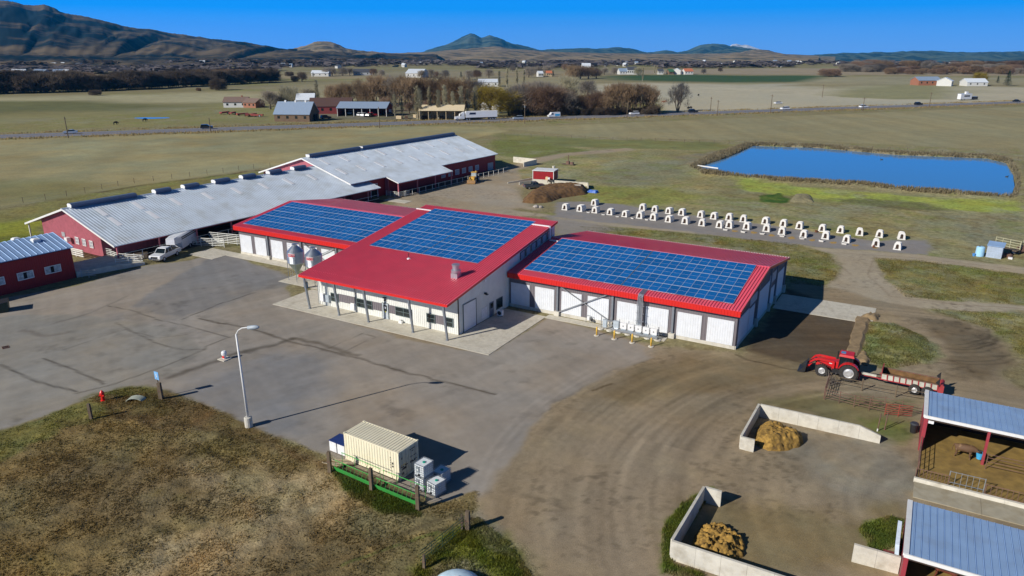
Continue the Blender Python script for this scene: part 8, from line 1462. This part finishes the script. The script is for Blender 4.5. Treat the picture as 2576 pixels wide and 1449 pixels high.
m = M(); m.hexa([(8.6, -1.2, .8), (11.2, -1.2, .8), (11.2, 1.2, .8), (8.6, 1.2, .8), (8.6, -1.15, 3.3), (10.7, -1.1, 3.2), (10.7, 1.1, 3.2), (8.6, 1.15, 3.3)]); m.hexa([(8.6, -1.1, 3.3), (10.2, -1.0, 3.25), (10.2, 1.0, 3.25), (8.6, 1.1, 3.3), (8.6, -1.0, 4.0), (9.0, -1.0, 4.0), (9.0, 1.0, 4.0), (8.6, 1.0, 4.0)]); m.hexa([(11.2, -.95, .8), (13.2, -.85, .7), (13.2, .85, .7), (11.2, .95, .8), (11.2, -.95, 2.1), (13.1, -.8, 1.8), (13.1, .8, 1.8), (11.2, .95, 2.1)]); m.build('cab', TKW, t); simple('cab_glass', VGL, t, (10.3, 10.75, -1.16, -1.1, 2.1, 2.9), (10.3, 10.75, 1.1, 1.16, 2.1, 2.9)); simple('chassis', BLACKM, t, (4.5, 8.6, -.6, .6, .8, 1.25))
for xx in (-7, -5.6, -4.4, 6.2, 7.5, 12.1):
    for yy in (-1.05, 1.05): wheel(t, xx, yy, .52, .4)
x, y = gp(2428, 252); t = thing('camper_trailer', 'white camper trailer with a small dark tow car beside the far end of the highway', 'camper', (x, y, 0), HA_); m = M(); m.box(-6, 4, -1.3, 1.3, .8, 4.2); m.build('body', CW, t); simple('roof_unit', WBOX, t, (-1, 1, -.6, .6, 4.2, 5.6)); simple('window', VGL, t, (-3, 2, -1.34, -1.3, 2.4, 3.2)); simple('dark_car', CK, t, (6, 10, -1, 1, .4, 2.2)); wheel(t, -2, -1.1, .5, .3); wheel(t, -2, 1.1, .5, .3)
for k, (u, v, p) in enumerate(((876, 288, CK), (886, 288, CW), (898, 291, CK), (910, 292, CW), (918, 293, CW), (930, 294, CK), (982, 292, CK), (820, 299, CK), (1332, 290, CW), (938, 292, RED))): car('dark or white vehicle parked before the carport building' if k not in (8, 9, 7) else ('white car half hidden under the grove by the highway' if k == 8 else 'bright red machine parked under the carport' if k == 9 else 'dark pickup parked right of the log barn'), u, v, p, 'suv', True, 'vehicles parked at the roadside farm' if k < 7 else None, rz=random.uniform(1.0, 1.8), z=0)
# livestock in the far fields
for k, (u, v, c, lb, g) in enumerate(((1731, 275, (.015, .013, .012), 'black cow standing on the verge beyond the highway', 'black cattle beyond the highway'), (1738, 274.5, (.015, .013, .012), 'black cow standing on the verge beyond the highway', 'black cattle beyond the highway'), (1757, 242, (.015, .013, .012), 'black cow alone in the field right of the solitary tree', None), (1667, 260, al(110, 70, 44), 'brown horse grazing left of the solitary tree', 'brown horses near the solitary tree'), (1673, 259, al(110, 70, 44), 'brown horse grazing left of the solitary tree', 'brown horses near the solitary tree'), (291, 314, (.02, .018, .015), 'dark cow grazing in the pasture left of the small pond puddle', None), (364, 306, (.02, .018, .015), 'dark cow grazing beside the small blue puddle', None))):
    t = thing('cow' if 'cow' in lb else 'horse', lb, 'cow' if 'cow' in lb else 'horse', (*gp(u, v), 0), random.uniform(0, 6), g); t.scale = (1.2,) * 3
    if 'FC' not in TM: TM['FC'] = skin('body', [((-.55, 0, 1.12), (.30, .30), None), ((-.1, 0, 1.06), (.36, .37), 0), ((.4, 0, 1.1), (.34, .35), 1), ((.75, 0, 1.05), (.2, .26), 2), ((1.1, 0, .7), (.13, .16), 3), ((1.25, 0, .35), (.09, .1), 4), ((-.6, .19, .7), (.12, .12), 0), ((-.6, .19, .03), (.07, .07), 6), ((-.6, -.19, .7), (.12, .12), 0), ((-.6, -.19, .03), (.07, .07), 8), ((.5, .19, .7), (.12, .12), 2), ((.5, .19, .03), (.07, .07), 10), ((.5, -.19, .7), (.12, .12), 2), ((.5, -.19, .03), (.07, .07), 12)], [BLACKM])
    me = TM['FC'].copy(); me.materials.clear(); me.materials.append(mat('hide_%s' % ('black' if c[0] < .03 else 'brown'), c, .8)); link('body', me, t)
# power poles
for k, (u, v, h_, lb, cross) in enumerate(((172, 347, 44, 'power pole at the left end of the highway', 0), (955, 322, 50, 'dark power pole before the carport building', 0), (1320, 311, 56, 'power pole with crossarms and transformers before the grove', 1), (1577, 298, 38, 'slim pole on the near verge before the cottonwoods', 0), (1787, 279, 32, 'pole beyond the highway right of the solitary tree', 0), (1804, 291, 36, 'pole on the near verge right of the black car', 0), (1938, 285, 42, 'pole on the near verge above the pond corner', 0), (2068, 245, 28, 'pole standing out in the far right fields', 0), (2170, 280, 30, 'pole on the near verge by the white cars', 0), (2337, 271, 32, 'pale pole at the near verge at far right', 0), (530, 332, 32, 'thin pole by the black car at left', 0))):
    x, y = gp(u, v); d = math.hypot(x - CAM[0], y - CAM[1]); h = h_ * d / FPX; t = thing('power_pole', lb, 'power pole', (x, y, 0), HA_); m = M(); m.tube((0, 0, 0), (0, 0, h), .2, .13, n=6); m.build('pole', WOOD, t)
    m = M(); m.box(-.08, .08, -1.2, 1.2, h - .8, h - .62); m.build('crossarm', WOOD, t)
    if cross: m = M(); m.box(-.1, .1, -2.4, 2.4, h - 2.2, h - 1.95); m.build('crossarm', WOOD, t); m = M(); m.lathe([(.3, 0), (.3, 1.0)], (.4, .9, h - 3.4), 8); m.build('transformer', GREYBOX, t)

# ------------------------------------------------------------------ grass tufts and reeds (nobody could count them)
def tufts(name, label, px, n, h0_, h1_, w, seed, cols, dens_ns=None, blades=3, poly=None):
    rg = np.random.default_rng(seed); P = PL(px) if poly is None else poly; lo, hi = P.min(0), P.max(0); X = rg.uniform(lo[0], hi[0], n * 4); Y = rg.uniform(lo[1], hi[1], n * 4); d = sdist(P, X, Y) + .5 * (fbm(X, Y, seed, 3) - .5); k = d < 0
    if dens_ns: k &= rg.random(n * 4) < np.clip((fbm(X / dens_ns, Y / dens_ns, seed + 2, 3) - .35) * 3.2, .08, 1)
    X, Y = X[k][:n], Y[k][:n]; N_ = len(X); Z = heights(X, Y); base, _ = paint(X, Y, LAYP, (), False)
    V, C = [], []
    for b in range(blades):
        a = rg.uniform(0, 6.28, N_); h = rg.uniform(h0_, h1_, N_); ww = w * rg.uniform(.6, 1.4, N_); lean = rg.uniform(.1, .7, N_) * h; a2 = rg.uniform(0, 6.28, N_); ox, oy = rg.normal(0, w * .8, N_), rg.normal(0, w * .8, N_)
        dx, dy = np.cos(a) * ww, np.sin(a) * ww; p0 = np.c_[X + ox - dx, Y + oy - dy, Z - .02]; p1 = np.c_[X + ox + dx, Y + oy + dy, Z - .02]; p2 = np.c_[X + ox + np.cos(a2) * lean, Y + oy + np.sin(a2) * lean, Z + h]
        V.append(np.stack([p0, p1, p2], 1)); mixc = rg.uniform(.55, 1.5, N_)[:, None] * base * np.array(cols[b % len(cols)])[None]; C.append(np.repeat(mixc[:, None], 3, 1))
    V = np.concatenate(V).reshape(-1, 3); C = np.concatenate(C).reshape(-1, 3); Q = np.arange(len(V)).reshape(-1, 3)
    return stuff(link(name, np_mesh(name, V, Q, np.clip(C, 0, .9), GRASSM, smooth=False)), label, 'grass')
GRASSM = attr_mat('grass_blades', sc1=.6, amp1=.12, sc2=3, amp2=.1, bump=0, spec=.02)
leafy(GRASSM, .5)
FP = [l for l in LAYP if l[0][2] == (118, 102, 68)][0][1]
tufts('dry_grass', 'rough dry grass covering the foreground field', '', 42000, .03, .12, .05, 4, [(1.3, 1.25, 1.15), (1.15, 1.2, 1.05), (1.0, 1.0, .92)], 2.0, 3, FP)
tufts('green_weeds', 'green weeds along the lower bunker wall', '1720,1265 1790,1230 1780,1260 1700,1350 1690,1420 1770,1445 1760,1460 1668,1440 1664,1330', 5000, .08, .32, .05, 5, [(1.15, 1.25, .95), (1.35, 1.35, 1.0)])
tufts('green_weeds', 'green weeds by the lower shed and the straight wall', '2160,1330 2240,1300 2275,1310 2275,1370 2200,1390', 3500, .06, .28, .05, 6, [(1.15, 1.25, .95), (1.35, 1.35, 1.0)])
tufts('green_grass', 'short green grass around the pipe gate and the post', '1040,1440 1120,1350 1200,1300 1290,1372 1340,1449 1360,1500 1000,1500', 9000, .04, .18, .04, 7, [(1.15, 1.25, .95), (1.35, 1.35, 1.0)], 1.2)
tufts('green_grass', 'dark green grass strip below the green feed bunks', '830,1180 860,1170 1050,1275 1060,1300 960,1290 880,1250', 5000, .04, .2, .04, 8, [(1.15, 1.25, .95), (1.35, 1.35, 1.0)])
tufts('rough_grass', 'rough grass on the bank behind the tractor', '2185,810 2250,812 2330,850 2360,890 2330,915 2240,925 2160,905 2170,850', 6000, .04, .16, .06, 9, [(1.2, 1.2, 1.05), (1.3, 1.25, 1.1), (1.0, 1.05, .85)], 1.5)
tufts('rough_grass', 'rough grass between the new building and the track', '1460,570 1600,575 1800,592 2000,612 2090,640 2110,672 2100,700 2080,722 1990,712 1960,640 1700,600 1480,588', 9000, .04, .14, .07, 10, [(1.2, 1.2, 1.05), (1.3, 1.25, 1.1), (1.0, 1.05, .85)], 2)
tufts('rough_grass', 'rough grass between the two dirt tracks at right', '2200,648 2330,655 2576,690 2700,705 2700,778 2576,768 2400,757 2280,748 2225,700', 8000, .04, .14, .07, 11, [(1.2, 1.2, 1.05), (1.3, 1.25, 1.1), (1.0, 1.05, .85)], 2)
tufts('rough_grass', 'rough grass in the right corner below the lower track', '2340,778 2576,790 2700,800 2700,930 2576,900 2500,830 2400,800', 6000, .04, .14, .07, 12, [(1.2, 1.2, 1.05), (1.3, 1.25, 1.1), (1.0, 1.05, .85)], 2)
tufts('pond_reeds', 'pale dry reeds fringing the pond bank', '1700,395 1800,378 1890,364 2300,380 2480,395 2550,410 2560,470 2556,500 2480,498 2376,490 2270,480 2055,462 1880,450 1750,432', 0, .3, .9, .2, 13, [(1, 1, 1)]) if 0 else None
bank = PL('1735,425 1758,408 1800,384 1893,362 2055,367 2258,384 2486,393 2540,404 2562,440 2566,475 2552,504 2480,500 2378,492 2270,484 2170,472 2055,465 1953,459 1878,452 1770,440')
def ring_reeds():
    rg = np.random.default_rng(15); n = 90000; lo, hi = bank.min(0), bank.max(0); X = rg.uniform(lo[0], hi[0], n); Y = rg.uniform(lo[1], hi[1], n); k = (sdist(bank, X, Y) < 0) & (sdist(POND, X, Y) > .3) & (rg.random(n) < np.clip((fbm(X / 2.5, Y / 2.5, 8, 3) - .3) * 2.5, .1, 1)); X, Y = X[k], Y[k]; Z = heights(X, Y); N_ = len(X); V = []; C = []
    for b in range(3):
        a = rg.uniform(0, 6.28, N_); h = rg.uniform(.3, 1.0, N_); dx, dy = np.cos(a) * .1, np.sin(a) * .1; ox, oy = rg.normal(0, .15, N_), rg.normal(0, .15, N_); V.append(np.stack([np.c_[X + ox - dx, Y + oy - dy, Z], np.c_[X + ox + dx, Y + oy + dy, Z], np.c_[X + ox + rg.normal(0, .2, N_), Y + oy + rg.normal(0, .2, N_), Z + h]], 1)); C.append(np.repeat((rg.uniform(.6, 1.35, N_)[:, None] * np.array(al(142, 130, 104))[None])[:, None], 3, 1))
    V = np.concatenate(V).reshape(-1, 3); C = np.concatenate(C).reshape(-1, 3); return stuff(link('pond_reeds', np_mesh('pond_reeds', V, np.arange(len(V)).reshape(-1, 3), C, GRASSM, smooth=False)), 'pale dry reeds fringing the pond bank', 'reeds')
ring_reeds()
def verge():
    rg = np.random.default_rng(16); n = 26000; s = rg.uniform(-120, np.linalg.norm(HB2 - HA2) + 100, n); o = np.where(rg.random(n) < .6, -rg.uniform(8, 15, n), rg.uniform(8, 13, n)); k = rg.random(n) < np.clip((fbm(s / 9, o / 3, 4, 3) - .3) * 2.5, .05, 1); P = HA2[None] + s[k][:, None] * hd[None] + o[k][:, None] * hn[None]; X, Y = P[:, 0], P[:, 1]; N_ = len(X); a = rg.uniform(0, 6.28, N_); h = rg.uniform(.3, .9, N_); dx, dy = np.cos(a) * .22, np.sin(a) * .22
    V = np.stack([np.c_[X - dx, Y - dy, X * 0], np.c_[X + dx, Y + dy, X * 0], np.c_[X + rg.normal(0, .3, N_), Y, h]], 1).reshape(-1, 3); C = np.repeat(rg.uniform(.7, 1.3, N_)[:, None] * np.array(al(156, 136, 96))[None], 3, 0); return stuff(link('verge_grass', np_mesh('verge_grass', V, np.arange(len(V)).reshape(-1, 3), C, GRASSM, smooth=False)), 'tall dry grass on both verges of the highway', 'grass')
verge()
# ------------------------------------------------------------------ haze: the air of the valley
m = M(); m.box(-13000, 8500, -900, 13500, -330, 470)
hz_ = bpy.data.materials.new('valley_haze'); hz_.use_nodes = True; nt = hz_.node_tree; nt.nodes.clear(); o_ = nt.nodes.new('ShaderNodeOutputMaterial'); pv = nt.nodes.new('ShaderNodeVolumePrincipled'); pv.inputs['Color'].default_value = (.03, .45, 1.0, 1); pv.inputs['Density'].default_value = .000042; pv.inputs['Anisotropy'].default_value = 0; nt.links.new(pv.outputs[0], o_.inputs['Volume'])
hb = m.build('haze', hz_); hb['kind'] = 'stuff'; hb['label'] = 'thin blue haze over the valley'; hb['category'] = 'haze'
